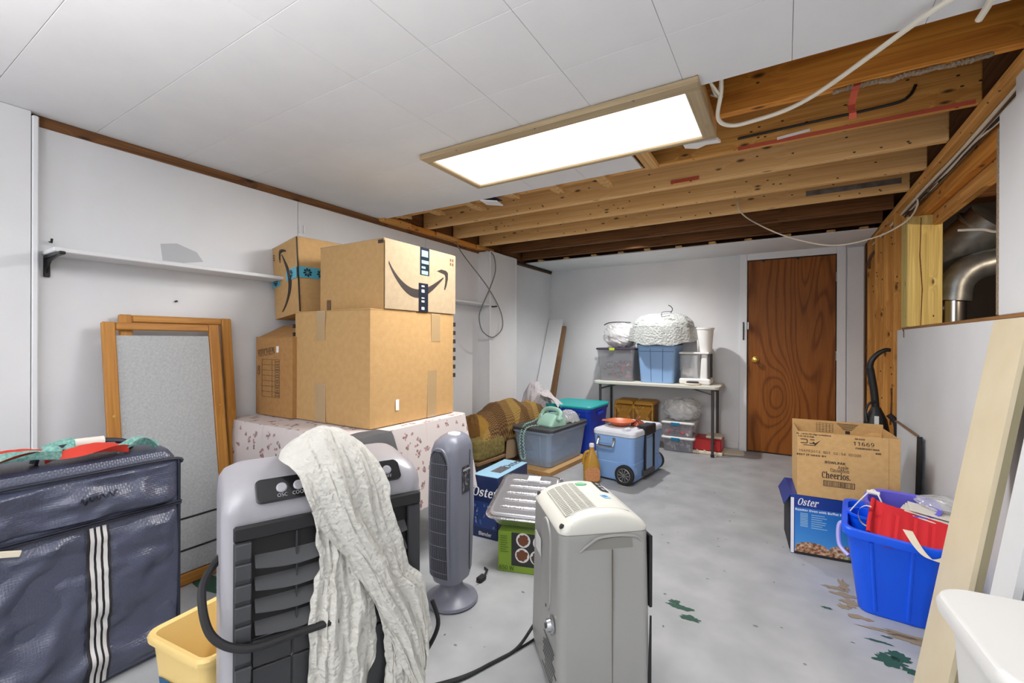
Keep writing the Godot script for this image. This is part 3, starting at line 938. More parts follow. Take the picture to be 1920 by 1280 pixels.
func build_utility_space() -> void:
	var w := setting("wall_utility", "dark utility space seen through the opening in the partition")
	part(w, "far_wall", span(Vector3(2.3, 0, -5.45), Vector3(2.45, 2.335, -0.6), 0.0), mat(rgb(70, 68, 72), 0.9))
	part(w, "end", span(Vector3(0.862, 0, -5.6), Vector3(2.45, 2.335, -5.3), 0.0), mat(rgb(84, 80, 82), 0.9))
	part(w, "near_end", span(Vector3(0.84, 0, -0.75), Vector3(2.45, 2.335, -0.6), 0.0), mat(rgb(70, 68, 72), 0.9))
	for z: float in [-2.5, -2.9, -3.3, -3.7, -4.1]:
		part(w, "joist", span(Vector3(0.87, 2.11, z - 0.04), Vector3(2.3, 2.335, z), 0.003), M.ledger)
	var d := thing("duct", "wide round galvanised duct slanting up behind the opening", "duct")
	part(d, "pipe", MB.new().tube([Vector3(0.95, 1.73, -4.22), Vector3(1.144, 1.95, -4.05)], 0.14, 28), M.galv)
	for t: float in [0.3, 0.75]:
		var a := Vector3(0.95, 1.73, -4.22).lerp(Vector3(1.144, 1.98, -4.05), t)
		var dir := Vector3(0.194, 0.25, 0.17).normalized() * 0.008
		part(d, "seam_ring", MB.new().tube([a - dir, a + dir], 0.145, 28), M.galv)
	d = thing("duct", "thin upright shiny duct with an elbow standing behind the post", "duct")
	part(d, "pipe", MB.new().tube([Vector3(0.93, 0.9, -3.95), Vector3(0.93, 1.42, -3.95)], 0.062, 20), M.chrome)
	part(d, "elbow", MB.new().tube(curve([Vector3(0.93, 1.42, -3.95), Vector3(0.95, 1.55, -3.95), Vector3(1.05, 1.64, -3.95), Vector3(1.3, 1.68, -3.95)], 5), 0.085, 20), M.galv)
	d = thing("duct", "tapering galvanised duct hanging beside the brown stud edge", "duct")
	part(d, "pipe", MB.new().tube([Vector3(1.06, 2.2, -2.95), Vector3(1.06, 1.72, -2.95)], 0.085, 20), M.galv)
	part(d, "cone", MB.new().tube([Vector3(1.06, 1.72, -2.95), Vector3(1.05, 1.5, -2.95)], 0.09, 20, 0.04), M.galv)
	part(d, "seam_ring", MB.new().tube([Vector3(1.06, 1.735, -2.95), Vector3(1.06, 1.72, -2.95)], 0.09, 20), M.steel)
	d = thing("white_pipe", "thin white cable sagging across the slanting duct", "cable")
	part(d, "line", MB.new().tube(curve([Vector3(0.72, 1.70, -3.0), Vector3(0.80, 1.69, -2.98), Vector3(0.855, 1.67, -2.95), Vector3(0.95, 1.72, -2.9)], 6), 0.006, 6), M.white_cable)
	var lamp := thing("unseen_utility_bulb", "small bare bulb out of view, placed to light the ducts", "light bulb", Vector3(1.55, 1.75, -2.7))  # out of view; its place is chosen to light the ducts
	var gl := mat(rgb(255, 214, 150), 0.5)
	gl.emission_enabled = true
	gl.emission = rgb(255, 214, 150)
	gl.emission_energy_multiplier = 1.0
	part(lamp, "globe", MB.new().lathe([Vector2(0.004, -0.035), Vector2(0.024, -0.025), Vector2(0.03, 0.0), Vector2(0.022, 0.022), Vector2(0.013, 0.035), Vector2(0.013, 0.05)], 16), gl)
	part(lamp, "socket", MB.new().lathe([Vector2(0.02, 0.05), Vector2(0.022, 0.09), Vector2(0.045, 0.1), Vector2(0.045, 0.115)], 16), M.black)
	part(lamp, "cord", MB.new().tube([Vector3(0, 0.115, 0), Vector3(0, 0.58, 0)], 0.004, 6), M.white_cable)
	var o := OmniLight3D.new()
	o.name = "unseen_utility_light"
	o.light_color = rgb(255, 226, 190)
	o.light_energy = 0.5
	o.omni_range = 6.0
	o.omni_attenuation = 2.0
	o.light_size = 0.03
	o.shadow_enabled = true
	lamp.add_child(o)
	o.position = Vector3(0, 0, 0)

func build_rear() -> void:
	var w := setting("wall_rear", "unseen plain white wall behind the viewpoint, set back to suit the lamp there")  # out of view, set far back so the rear lamp falls off gently
	part(w, "panel", span(Vector3(-2.9, 0, 5.2), Vector3(0.9, 2.335, 5.35), 0.0), M.wall)

func fixture(at: Vector3, label: String, energy: float) -> void:
	# a wood-framed lens hanging just under the ceiling
	var t := thing("ceiling_light", label, "ceiling light", at)
	var w := 1.296
	var d := 0.5
	var l := -w * 0.5
	var r := w * 0.5
	var f := -d * 0.5
	var b := d * 0.5
	part(t, "frame_rail", span(Vector3(l, 0, b - 0.062), Vector3(r, 0.024, b), 0.004), M.light_frame)
	part(t, "frame_rail", span(Vector3(l, 0, f), Vector3(r, 0.024, f + 0.025), 0.004), M.light_frame)
	part(t, "frame_end", span(Vector3(l, 0, f + 0.0255), Vector3(l + 0.035, 0.024, b - 0.0625), 0.004), M.light_frame)
	part(t, "frame_end", span(Vector3(r - 0.055, 0, f + 0.0255), Vector3(r, 0.024, b - 0.0625), 0.004), M.light_frame)
	part(t, "frame_side", span(Vector3(r - 0.012, 0.0242, f), Vector3(r, 0.07, b), 0.002), M.furring)
	part(t, "housing", span(Vector3(l + 0.02, 0.0245, f + 0.01), Vector3(r - 0.013, 0.06, b - 0.03), 0.003), M.white)
	for x: float in [-0.42, 0.0, 0.42]:
		part(t, "screw", MB.new().tube([Vector3(x, 0.0, b - 0.008), Vector3(x, -0.003, b - 0.008)], 0.005, 10), M.steel)
	part(t, "diffuser", span(Vector3(l + 0.0355, 0.012, f + 0.0255), Vector3(r - 0.0555, 0.02, b - 0.0625), 0.001), M.diffuser, "glowing white plastic lens")
	var a := AreaLight3D.new()
	a.name = "lamp"
	a.area_size = Vector2(w - 0.12, d - 0.12)
	a.light_color = rgb(255, 252, 251)
	a.light_energy = energy
	a.area_range = 12.0
	a.shadow_enabled = true
	a.rotation = Vector3(-PI / 2, 0, 0)
	a.position = Vector3(-0.01, -0.004, -0.018)
	t.add_child(a)

func uplighter(at: Vector3, label: String, energy: float) -> void:  # lamp out of view behind the camera, placed to light the ceiling
	var t := thing("unseen_uplight_lamp", label, "lamp", at)
	part(t, "base", MB.new().lathe([Vector2(0.14, 0), Vector2(0.145, 0.008), Vector2(0.13, 0.02), Vector2(0.02, 0.03)], 32), M.black)
	part(t, "pole", MB.new().tube([Vector3(0, 0.028, 0), Vector3(0, 0.90, 0)], 0.012, 12), M.black)
	part(t, "bowl", MB.new().lathe([Vector2(0.02, 0.895), Vector2(0.06, 0.905), Vector2(0.13, 0.96), Vector2(0.16, 1.02), Vector2(0.156, 1.02), Vector2(0.125, 0.965), Vector2(0.055, 0.912)], 36), M.black)
	var gl := mat(rgb(252, 252, 255), 0.5)
	gl.emission_enabled = true
	gl.emission = rgb(252, 252, 255)
	gl.emission_energy_multiplier = 1.5
	part(t, "diffuser_disc", MB.new().lathe([Vector2(0.1, 0.97), Vector2(0.1, 0.978)], 32), gl)
	var s := SpotLight3D.new()
	s.name = "lamp"
	s.light_color = rgb(255, 252, 251)
	s.light_energy = energy
	s.spot_range = 12.0
	s.spot_attenuation = 2.0
	s.spot_angle = 74.0
	s.spot_angle_attenuation = 0.6
	s.light_size = 0.1
	s.shadow_enabled = true
	s.rotation = Vector3(PI / 2, 0, 0)
	s.position = Vector3(0, 1.03, 0)
	t.add_child(s)

func pendant(at: Vector3, label: String, energy: float) -> void:  # unseen globe behind the camera, placed to light the joist fronts
	var t := thing("unseen_globe_lamp", label, "lamp", at)
	var prof := []
	for i in 17:
		var a := lerpf(-PI / 2 + 0.02, PI / 2 - 0.2, i / 16.0)
		prof.append(Vector2(cos(a) * 0.15, sin(a) * 0.15))
	var gl := mat(rgb(255, 250, 242), 0.5)
	gl.emission_enabled = true
	gl.emission = rgb(255, 250, 242)
	gl.emission_energy_multiplier = 1.5
	part(t, "globe", MB.new().lathe(prof, 32), gl)
	part(t, "cap", MB.new().lathe([Vector2(0.035, 0.146), Vector2(0.04, 0.15), Vector2(0.03, 0.175), Vector2(0.006, 0.18)], 20), M.brass)
	part(t, "cord", MB.new().tube([Vector3(0, 0.18, 0), Vector3(0, 2.075 - at.y, 0)], 0.004, 6), M.white_cable)
	var o := OmniLight3D.new()
	o.name = "lamp"
	o.light_color = rgb(255, 252, 251)
	o.light_energy = energy
	o.omni_range = 14.0
	o.omni_attenuation = 2.0
	o.light_size = 0.13
	o.shadow_enabled = true
	t.add_child(o)

func build_ceiling_lights() -> void:
	fixture(Vector3(-0.907, 2.05, -1.9), "long wood-framed fluorescent ceiling light at the edge of the tiles", PANEL_ENERGY)
	uplighter(Vector3(-0.75, 0, 0.95), "unseen uplight behind the viewpoint, placed to brighten the ceiling", UNSEEN_UPLIGHT)
	pendant(Vector3(-0.9, 1.62, 4.0), "unseen white globe lamp behind the viewpoint, placed to light the joist fronts", UNSEEN_GLOBE)
	var b := thing("added_bay_lamp", "added fill bulb in a tin shade between the joists, brightening the end wall", "light bulb", Vector3(-1.3, 2.2, -4.30))  # added fill light, hidden by the joists, to brighten the end wall
	var gl := mat(rgb(255, 250, 242), 0.5)
	gl.emission_enabled = true
	gl.emission = rgb(255, 250, 242)
	gl.emission_energy_multiplier = 1.2
	part(b, "globe", MB.new().lathe([Vector2(0.004, -0.04), Vector2(0.026, -0.03), Vector2(0.033, 0.0), Vector2(0.024, 0.024), Vector2(0.014, 0.04), Vector2(0.014, 0.055)], 18), gl)
	part(b, "socket", MB.new().lathe([Vector2(0.02, 0.055), Vector2(0.03, 0.08), Vector2(0.055, 0.11), Vector2(0.055, 0.134)], 20), M.white)
	part(b, "tin_shade", MB.new().lathe([Vector2(0.03, 0.07), Vector2(0.05, 0.05), Vector2(0.085, -0.035), Vector2(0.083, -0.036), Vector2(0.048, 0.046), Vector2(0.028, 0.066)], 28), M.steel)
	var o := SpotLight3D.new()
	o.name = "lamp"
	o.light_color = rgb(255, 252, 251)
	o.light_energy = BAY_FILL
	o.spot_range = 9.0
	o.spot_attenuation = 2.0
	o.spot_angle = 70.0
	o.spot_angle_attenuation = 1.0
	o.rotation = Vector3(-PI / 2 + 0.12, 0, 0)
	o.light_size = 0.03
	o.shadow_enabled = true
	b.add_child(o)
	var s := solo("torn_plaster", "scrap of torn white plaster on the far corner of the ceiling light", "plaster scrap", MB.new().prism(PackedVector2Array([Vector2(0, 0), Vector2(0.14, 0.02), Vector2(0.15, 0.06), Vector2(0.09, 0.05), Vector2(0.05, 0.075), Vector2(0.0, 0.04)]), 0.012, Transform3D(Basis(Vector3.RIGHT, -PI / 2), Vector3.ZERO)), M.white, Vector3(-0.40, 2.05, -2.151))

func cable(label: String, pts: Array, r: float, m: Material, called := "cable", group := "") -> void:
	solo(called, label, "cable", MB.new().tube(curve(pts, 7), r, 8), m, Vector3.ZERO, 0.0, group)

func build_cables() -> void:
	cable("thick white cable looping from the ceiling light across the bare joist", [Vector3(0.42, 2.068, -1.60), Vector3(0.345, 2.055, -1.63), Vector3(0.233, 2.045, -1.76), Vector3(0.107, 2.04, -1.916), Vector3(0.012, 2.04, -2.0), Vector3(-0.098, 2.04, -2.035), Vector3(-0.19, 2.038, -2.03), Vector3(-0.232, 2.05, -1.96), Vector3(-0.205, 2.09, -1.82), Vector3(-0.21, 2.15, -1.75), Vector3(-0.28, 2.2, -1.78)], 0.008, M.white_cable)
	cable("cut stub of thick white cable at the upper right corner", [Vector3(0.44, 2.072, -1.52), Vector3(0.455, 2.068, -1.6), Vector3(0.464, 2.06, -1.672), Vector3(0.458, 2.05, -1.737)], 0.009, M.white_cable)
	cable("white wire coiled at the right end of the ceiling light", [Vector3(-0.25, 2.12, -1.9), Vector3(-0.21, 2.09, -1.88), Vector3(-0.22, 2.08, -1.8), Vector3(-0.245, 2.12, -1.74), Vector3(-0.2, 2.14, -1.78), Vector3(-0.225, 2.09, -1.86), Vector3(-0.25, 2.15, -1.8)], 0.005, M.white_cable)
	cable("dark cable clipped along the face of the second bare joist", [Vector3(-0.2, 2.15, -2.452), Vector3(0.1, 2.155, -2.452), Vector3(0.38, 2.16, -2.452), Vector3(0.44, 2.18, -2.452), Vector3(0.46, 2.22, -2.452)], 0.006, M.black)
	cable("thin white wire sagging from the joists across to the timber post", [Vector3(-0.29, 2.2, -3.64), Vector3(-0.28, 2.098, -3.62), Vector3(-0.187, 2.06, -3.9), Vector3(0.027, 1.948, -4.0), Vector3(0.292, 1.858, -4.0), Vector3(0.523, 1.869, -3.9), Vector3(0.655, 1.92, -3.72), Vector3(0.70, 2.0, -3.68), Vector3(0.695, 2.05, -3.66)], 0.005, M.white_cable)
	# the bundle stapled under the plate
	var names := ["white cable lying lowest in the bundle under the timber plate", "brown cable at the middle of the bundle under the timber plate", "thin white cable nearest the joists in the bundle under the plate", "brown cable deepest in the bundle against the header", "grey steel cable twisting through the bundle under the plate"]
	for i in 5:
		var pts := []
		for k in 13:
			var z := -5.2 + k * 0.33
			pts.append(Vector3(0.69 + 0.011 * i + 0.012 * nz(z * 1.4, i * 9.0), 2.046 - 0.003 * (i % 3) - 0.006 * absf(nz(z * 2.0, i * 5.0, 3.0)), z))
		cable(names[i], pts, [0.008, 0.007, 0.005, 0.008, 0.006][i], [M.white_cable, M.brown_cable, M.white_cable, M.brown_cable, M.steel][i], "cable", "")
	var more := ["thin brown wire kinked above the bundle under the plate", "thin white wire crossing the bundle under the plate", "dark wire twisted round the bundle under the plate"]
	for i in 3:
		var pts := []
		for k in 22:
			var z := -5.1 + k * 0.185
			pts.append(Vector3(0.715 + 0.026 * nz(z * 2.6, i * 13.0 + 40.0), 2.034 - 0.012 * absf(nz(z * 3.1, i * 7.0, 9.0)), z))
		cable(more[i], pts, [0.004, 0.0045, 0.005][i], [M.brown_cable, M.white_cable, M.rubber][i])
	cable("thin grey cord looped from the ceiling ledger down past the shelf bracket", [Vector3(-2.56, 2.06, -3.2), Vector3(-2.53, 1.95, -3.26), Vector3(-2.46, 1.662, -3.58), Vector3(-2.455, 1.45, -3.79), Vector3(-2.45, 1.3, -3.82), Vector3(-2.452, 1.22, -3.74), Vector3(-2.46, 1.187, -3.63), Vector3(-2.47, 1.25, -3.49), Vector3(-2.47, 1.38, -3.44), Vector3(-2.47, 1.5, -3.5), Vector3(-2.465, 1.68, -3.62), Vector3(-2.46, 1.85, -3.70), Vector3(-2.47, 2.0, -3.68), Vector3(-2.53, 2.058, -3.62)], 0.0055, mat(rgb(120, 122, 124), 0.6))
	cable("bundle of grey wires drooping at the far corner of the partition", [Vector3(0.735, 2.04, -4.9), Vector3(0.69, 1.98, -5.02), Vector3(0.65, 1.9, -5.1), Vector3(0.652, 1.82, -5.14)], 0.012, M.brown_cable)

# ------------------------------------------------------------------ cartons
func carton(t: Node3D, w: float, h: float, d: float, m: Material, top_m: Material = null) -> void:
	# walls a little bowed, two top flaps meeting along x
	var b := MB.new()
	var rings := []
	for k in 7:
		var y := (h - 0.004) * k / 6.0
		var bow := sin(PI * k / 6.0) * 0.006
		var ring := PackedVector3Array()
		var cs := [Vector2(-1, 1), Vector2(1, 1), Vector2(1, -1), Vector2(-1, -1)]
		for i in 4:
			var a: Vector2 = cs[i]
			var e: Vector2 = cs[(i + 1) % 4]
			ring.append(Vector3(a.x * (w * 0.5 - 0.003), y, a.y * (d * 0.5 - 0.003)))
			for s in 4:
				var q: Vector2 = a.lerp(e, (s + 0.5) / 4.0)
				var o := bow * sin(PI * (s + 0.5) / 4.0)
				ring.append(Vector3(q.x * w * 0.5 + (sign(q.x) * o if abs(q.x) > 0.99 else 0.0), y, q.y * d * 0.5 + (sign(q.y) * o if abs(q.y) > 0.99 else 0.0)))
		rings.append(ring)
	b.loft(rings)
	part(t, "body", b, m)
	for s: float in [-1.0, 1.0]:
		part(t, "flap", bx(Vector3(0, h - 0.001, s * (d * 0.25 + 0.0008)), Vector3(w - 0.002, 0.005, d * 0.5 - 0.003), 0.002), top_m if top_m else m)

func patch(t: Node3D, called: String, at: Transform3D, w: float, h: float, m: Material, th := 0.0012) -> MeshInstance3D:   # a thin label or tape on a face, lower left at the frame's origin
	var b := MB.new()
	b.box(Vector3(w * 0.5, h * 0.5, th * 0.5), Vector3(w, h, th), 0.0)
	b.quad(Vector3(0, 0, th + 0.0001), Vector3(w, 0, th + 0.0001), Vector3(w, h, th + 0.0001), Vector3(0, h, th + 0.0001))
	return part(t, called, b, m, "", at)

func smile_shape(w: float) -> MB:
	# a long swoosh thinning to the left, with a hooked arrow head, w wide
	var top := []
	var low := []
	for i in 21:
		var u := i / 20.0
		var y: float = -0.27 * sin(PI * pow(u, 0.85)) + 0.06 * (1.0 - u)
		var th: float = 0.012 + 0.085 * sin(PI * clampf(u * 0.92 + 0.06, 0, 1))
		top.append(Vector2(u * 0.9 * w, (y + th * 0.5) * w))
		low.append(Vector2(u * 0.9 * w, (y - th * 0.5) * w))
	low.reverse()
	var m := MB.new().prism(PackedVector2Array(top + low), 0.0012)
	var head := [Vector2(0.78, 0.07), Vector2(0.86, 0.10), Vector2(0.95, 0.095), Vector2(0.985, 0.07), Vector2(0.985, -0.01), Vector2(0.96, -0.09), Vector2(0.93, -0.15), Vector2(0.915, -0.14), Vector2(0.935, -0.06), Vector2(0.94, 0.01), Vector2(0.925, 0.045), Vector2(0.87, 0.055)]
	var hp := PackedVector2Array()
	for p: Vector2 in head: hp.append(p * w)
	m.join(MB.new().prism(hp, 0.0012))
	return m

func build_table_and_boxes() -> void:
	# card table under a flowered cloth
	var tx0 := -2.6; var tx1 := -1.6; var tz0 := -2.12; var tz1 := -1.27
	var t := thing("card_table", "square card table hidden under the flowered cloth", "table", Vector3((tx0 + tx1) * 0.5, 0, (tz0 + tz1) * 0.5))
	part(t, "tabletop", bx(Vector3(0, 0.70, 0), Vector3(0.94, 0.03, 0.8), 0.01), M.plank)
	for sx: float in [-1.0, 1.0]:
		for sz: float in [-1.0, 1.0]:
			part(t, "leg", MB.new().tube([Vector3(sx * 0.43, 0, sz * 0.36), Vector3(sx * 0.42, 0.684, sz * 0.35)], 0.014, 10), M.leg_grey)
	var cl := MB.new()
	var hw := 0.5; var hd := 0.425
	var rings := []
	for k in 12:
		var f := k / 11.0
		var y := 0.722 - 0.43 * f
		var ring := PackedVector3Array()
		var n := 120
		for i in n:
			var base := rr(hw * 2, hd * 2, 0.05, 0.0, 29)[i]
			var out := Vector3(base.x / hw, 0, base.z / hd).normalized()
			var push: float = 0.002 + 0.05 * f + 0.032 * f * sin(i * TAU / n * 21.0 + 1.5 * sin(i * 0.31)) 
			if base.x < -0.4: push = minf(push, 0.02)
			ring.append(Vector3(base.x, y, base.z) + out * push)
		rings.append(ring)
	cl.loft(rings, true, false, true)
	var c := solo("tablecloth", "pale flowered tablecloth hanging in folds under the cardboard boxes", "tablecloth", cl, M.cloth_floral, Vector3((tx0 + tx1) * 0.5, 0, (tz0 + tz1) * 0.5))
	solo("dark_cloth", "dark grey folded cloth hanging over the table edge below the big box", "cloth", MB.new().sheet(8, 8, func(u: float, v: float) -> Vector3: return Vector3(-1.66 + minf(v, 0.4) / 0.4 * 0.105 + 0.05 * maxf(0.0, v - 0.4) + 0.006 * sin(u * 9.0), 0.729 - maxf(0.0, v - 0.38) * 0.17, -1.27 - u * 0.2 - v * 0.02)), M.dark_cloth)
	# big plain box
	t = thing("cardboard_box", "largest plain brown cardboard box, in front on the flowered cloth", "cardboard box", Vector3(-1.98, 0.727, -1.77))
	carton(t, 0.6, 0.575, 0.63, M.card)
	var z := 0.315
	for q: Array in [[0.10, 0.575, 0.15, 0.07], [0.09, 0.0, 0.2, 0.085]]:
		patch(t, "tape", frame(Vector3(-0.2 + q[0], q[1] - (q[2] if q[1] > 0.1 else 0.0), z + 0.004), Vector3.BACK), q[3], q[2], M.tape)
	patch(t, "tape", frame(Vector3(0.304, 0.42, -0.11), Vector3.RIGHT), 0.075, 0.155, M.tape)
	patch(t, "tape", frame(Vector3(0.304, 0.0, -0.08), Vector3.RIGHT), 0.075, 0.26, M.tape)
	patch(t, "sticker", frame(Vector3(0.305, 0.07, 0.155), Vector3.RIGHT), 0.022, 0.055, M.white_print)
	for i in 6:
		part(t, "black_tick", bx(Vector3(-0.3005, 0.5 - i * 0.045, 0.3155), Vector3(0.012, 0.022, 0.012), 0.0), M.ink)
	for i in 7:
		part(t, "black_tick", bx(Vector3(0.3005, 0.52 - i * 0.05, -0.3155), Vector3(0.012, 0.024, 0.012), 0.0), M.ink)
	# printed box on top of it
	t = thing("cardboard_box", "cardboard box with a curved arrow print facing right, on top of the big box", "cardboard box", Vector3(-1.93, 1.306, -1.815))
	carton(t, 0.5, 0.35, 0.555, M.card, M.card_lit)
	var fr := frame(Vector3(0.258, 0, 0), Vector3.RIGHT)
	patch(t, "painted_lit_face", Transform3D(fr.basis, Vector3(0.2545, 0.003, 0.274)), 0.548, 0.344, M.card_lit, 0.001)  # lamplight on this face is painted as a paler card colour
	part(t, "arrow_print", smile_shape(0.46), M.ink, "", Transform3D(fr.basis, Vector3(0.2558, 0.205, 0.25)))
	patch(t, "tape", Transform3D(fr.basis, Vector3(0.2556, 0.20, 0.028)), 0.072, 0.15, M.tape_dark, 0.001)
	patch(t, "tape", Transform3D(fr.basis, Vector3(0.2570, 0.0, 0.038)), 0.072, 0.155, M.tape_dark, 0.001)
	for q: Array in [[0.30, 0.034, 0.05], [0.262, 0.018, 0.056], [0.235, 0.012, 0.03], [0.204, 0.02, 0.05]]:
		patch(t, "tape_print", Transform3D(fr.basis, Vector3(0.2568, q[0], 0.017)), q[2], q[1], M.sky_print, 0.0006)
	for q: Array in [[0.012, 0.014], [0.052, 0.01], [0.072, 0.006], [0.105, 0.016], [0.135, 0.008]]:
		patch(t, "tape_print", Transform3D(fr.basis, Vector3(0.2582, q[0], 0.018)), 0.022, q[1], M.white_print, 0.0006)
	for i in 4:
		patch(t, "handling_mark", Transform3D(fr.basis, Vector3(0.2556, 0.285 + (i / 2) * 0.024, -0.222 - (i % 2) * 0.02)), 0.012, 0.016, M.ink_soft, 0.0008)
	patch(t, "edge_tape", frame(Vector3(0.215, 0.325, 0.2815), Vector3.BACK), 0.034, 0.016, M.ink)
	patch(t, "edge_tape", frame(Vector3(-0.18, 0.0, 0.2815), Vector3.BACK), 0.03, 0.06, M.ink_soft)
	# tilted box at the left
	t = thing("cardboard_box", "tilted cardboard box with blue bow tape and an upright arrow print", "cardboard box", Vector3.ZERO)
	t.basis = Basis(Vector3.UP, deg_to_rad(-8.0)) * Basis(Vector3.BACK, deg_to_rad(6.0))
	t.position = Vector3(-2.285, 1.306, -1.49) - t.basis * Vector3(0.16, 0, 0.18)
	carton(t, 0.32, 0.43, 0.36, M.card, M.card_lit)
	var zf := 0.1865
	part(t, "arrow_print", smile_shape(0.37), M.ink, "", Transform3D(Basis(Vector3(0, 1, 0), Vector3(-1, 0, 0), Vector3(0, 0, 1)), Vector3(-0.02, 0.03, zf - 0.001)))
	patch(t, "tape", frame(Vector3(-0.158, 0.185, zf - 0.002), Vector3.BACK), 0.1, 0.062, M.tape_blue, 0.001)
	patch(t, "tape", frame(Vector3(0.025, 0.195, zf - 0.001), Vector3.BACK), 0.13, 0.062, M.tape_blue, 0.001)
	patch(t, "tape", frame(Vector3(0.166, 0.195, 0.178), Vector3.RIGHT), 0.3, 0.062, M.tape_blue, 0.001)
	var bow := MB.new()
	for k in 8:
		var a := TAU * k / 8.0
		bow.prism(PackedVector2Array([Vector2(0.004, 0.002), Vector2(0.02, 0.009), Vector2(0.027, 0.002), Vector2(0.018, -0.004)]), 0.0006, Transform3D(Basis(Vector3.BACK, a), Vector3.ZERO))
	for q: Vector3 in [Vector3(-0.11, 0.216, zf + 0.0), Vector3(0.085, 0.226, zf + 0.001)]:
		part(t, "bow_print", bow, M.tape_dark, "", Transform3D(Basis.IDENTITY, q))
	for zz: float in [0.13, 0.05]:
		part(t, "bow_print", bow, M.tape_dark, "", frame(Vector3(0.1675, 0.226, zz), Vector3.RIGHT))
	part(t, "open_edge", bx(Vector3(0.159, 0.215, 0.179), Vector3(0.006, 0.42, 0.006), 0.0), M.ink)
	for i in 3:
		patch(t, "handling_mark", frame(Vector3(-0.14, 0.35 + i * 0.014, zf - 0.002), Vector3.BACK), 0.022, 0.006, M.ink_soft, 0.0008)
	# moving box behind
	t = thing("cardboard_box", "moving box with a printed checklist and KITCHEN handwritten on it", "cardboard box", Vector3(-2.44, 0.727, -1.68))
	carton(t, 0.36, 0.44, 0.5, M.card_dark)
	for s: float in [-1.0, 1.0]:
		part(t, "open_flap", bx(Vector3(0, 0.475, s * 0.16), Vector3(0.34, 0.004, 0.16), 0.001, Basis(Vector3.RIGHT, s * 0.45)), M.card_dark)
	var hand := Transform3D(Basis(Vector3.BACK, 0.12), Vector3(-0.06, 0.355, 0.2545))
	words(t, "KITCHEN", 0.04, hand, M.ink_soft, 0.75, "Droid Sans")
	words(t, "8", 0.05, frame(Vector3(-0.135, 0.25, 0.2555), Vector3.BACK), M.ink_soft, 0.7)
	var gr := MB.new()
	for i in 8: gr.box(Vector3(-0.015, 0.105 + i * 0.03, 0.2563), Vector3(0.17, 0.0025, 0.0006), 0.0)
	for x: float in [-0.1, 0.0, 0.03, 0.07]: gr.box(Vector3(x, 0.21, 0.2563), Vector3(0.0025, 0.21, 0.0006), 0.0)
	for i in 14: gr.box(Vector3(0.05, 0.115 + i * 0.0145, 0.2563), Vector3(0.03 + 0.012 * sin(i * 2.0), 0.006, 0.0006), 0.0)
	part(t, "checklist_print", gr, M.ink_soft)
	patch(t, "sticker", frame(Vector3(0.04, 0.355, 0.2545), Vector3.BACK), 0.022, 0.035, M.white_print)

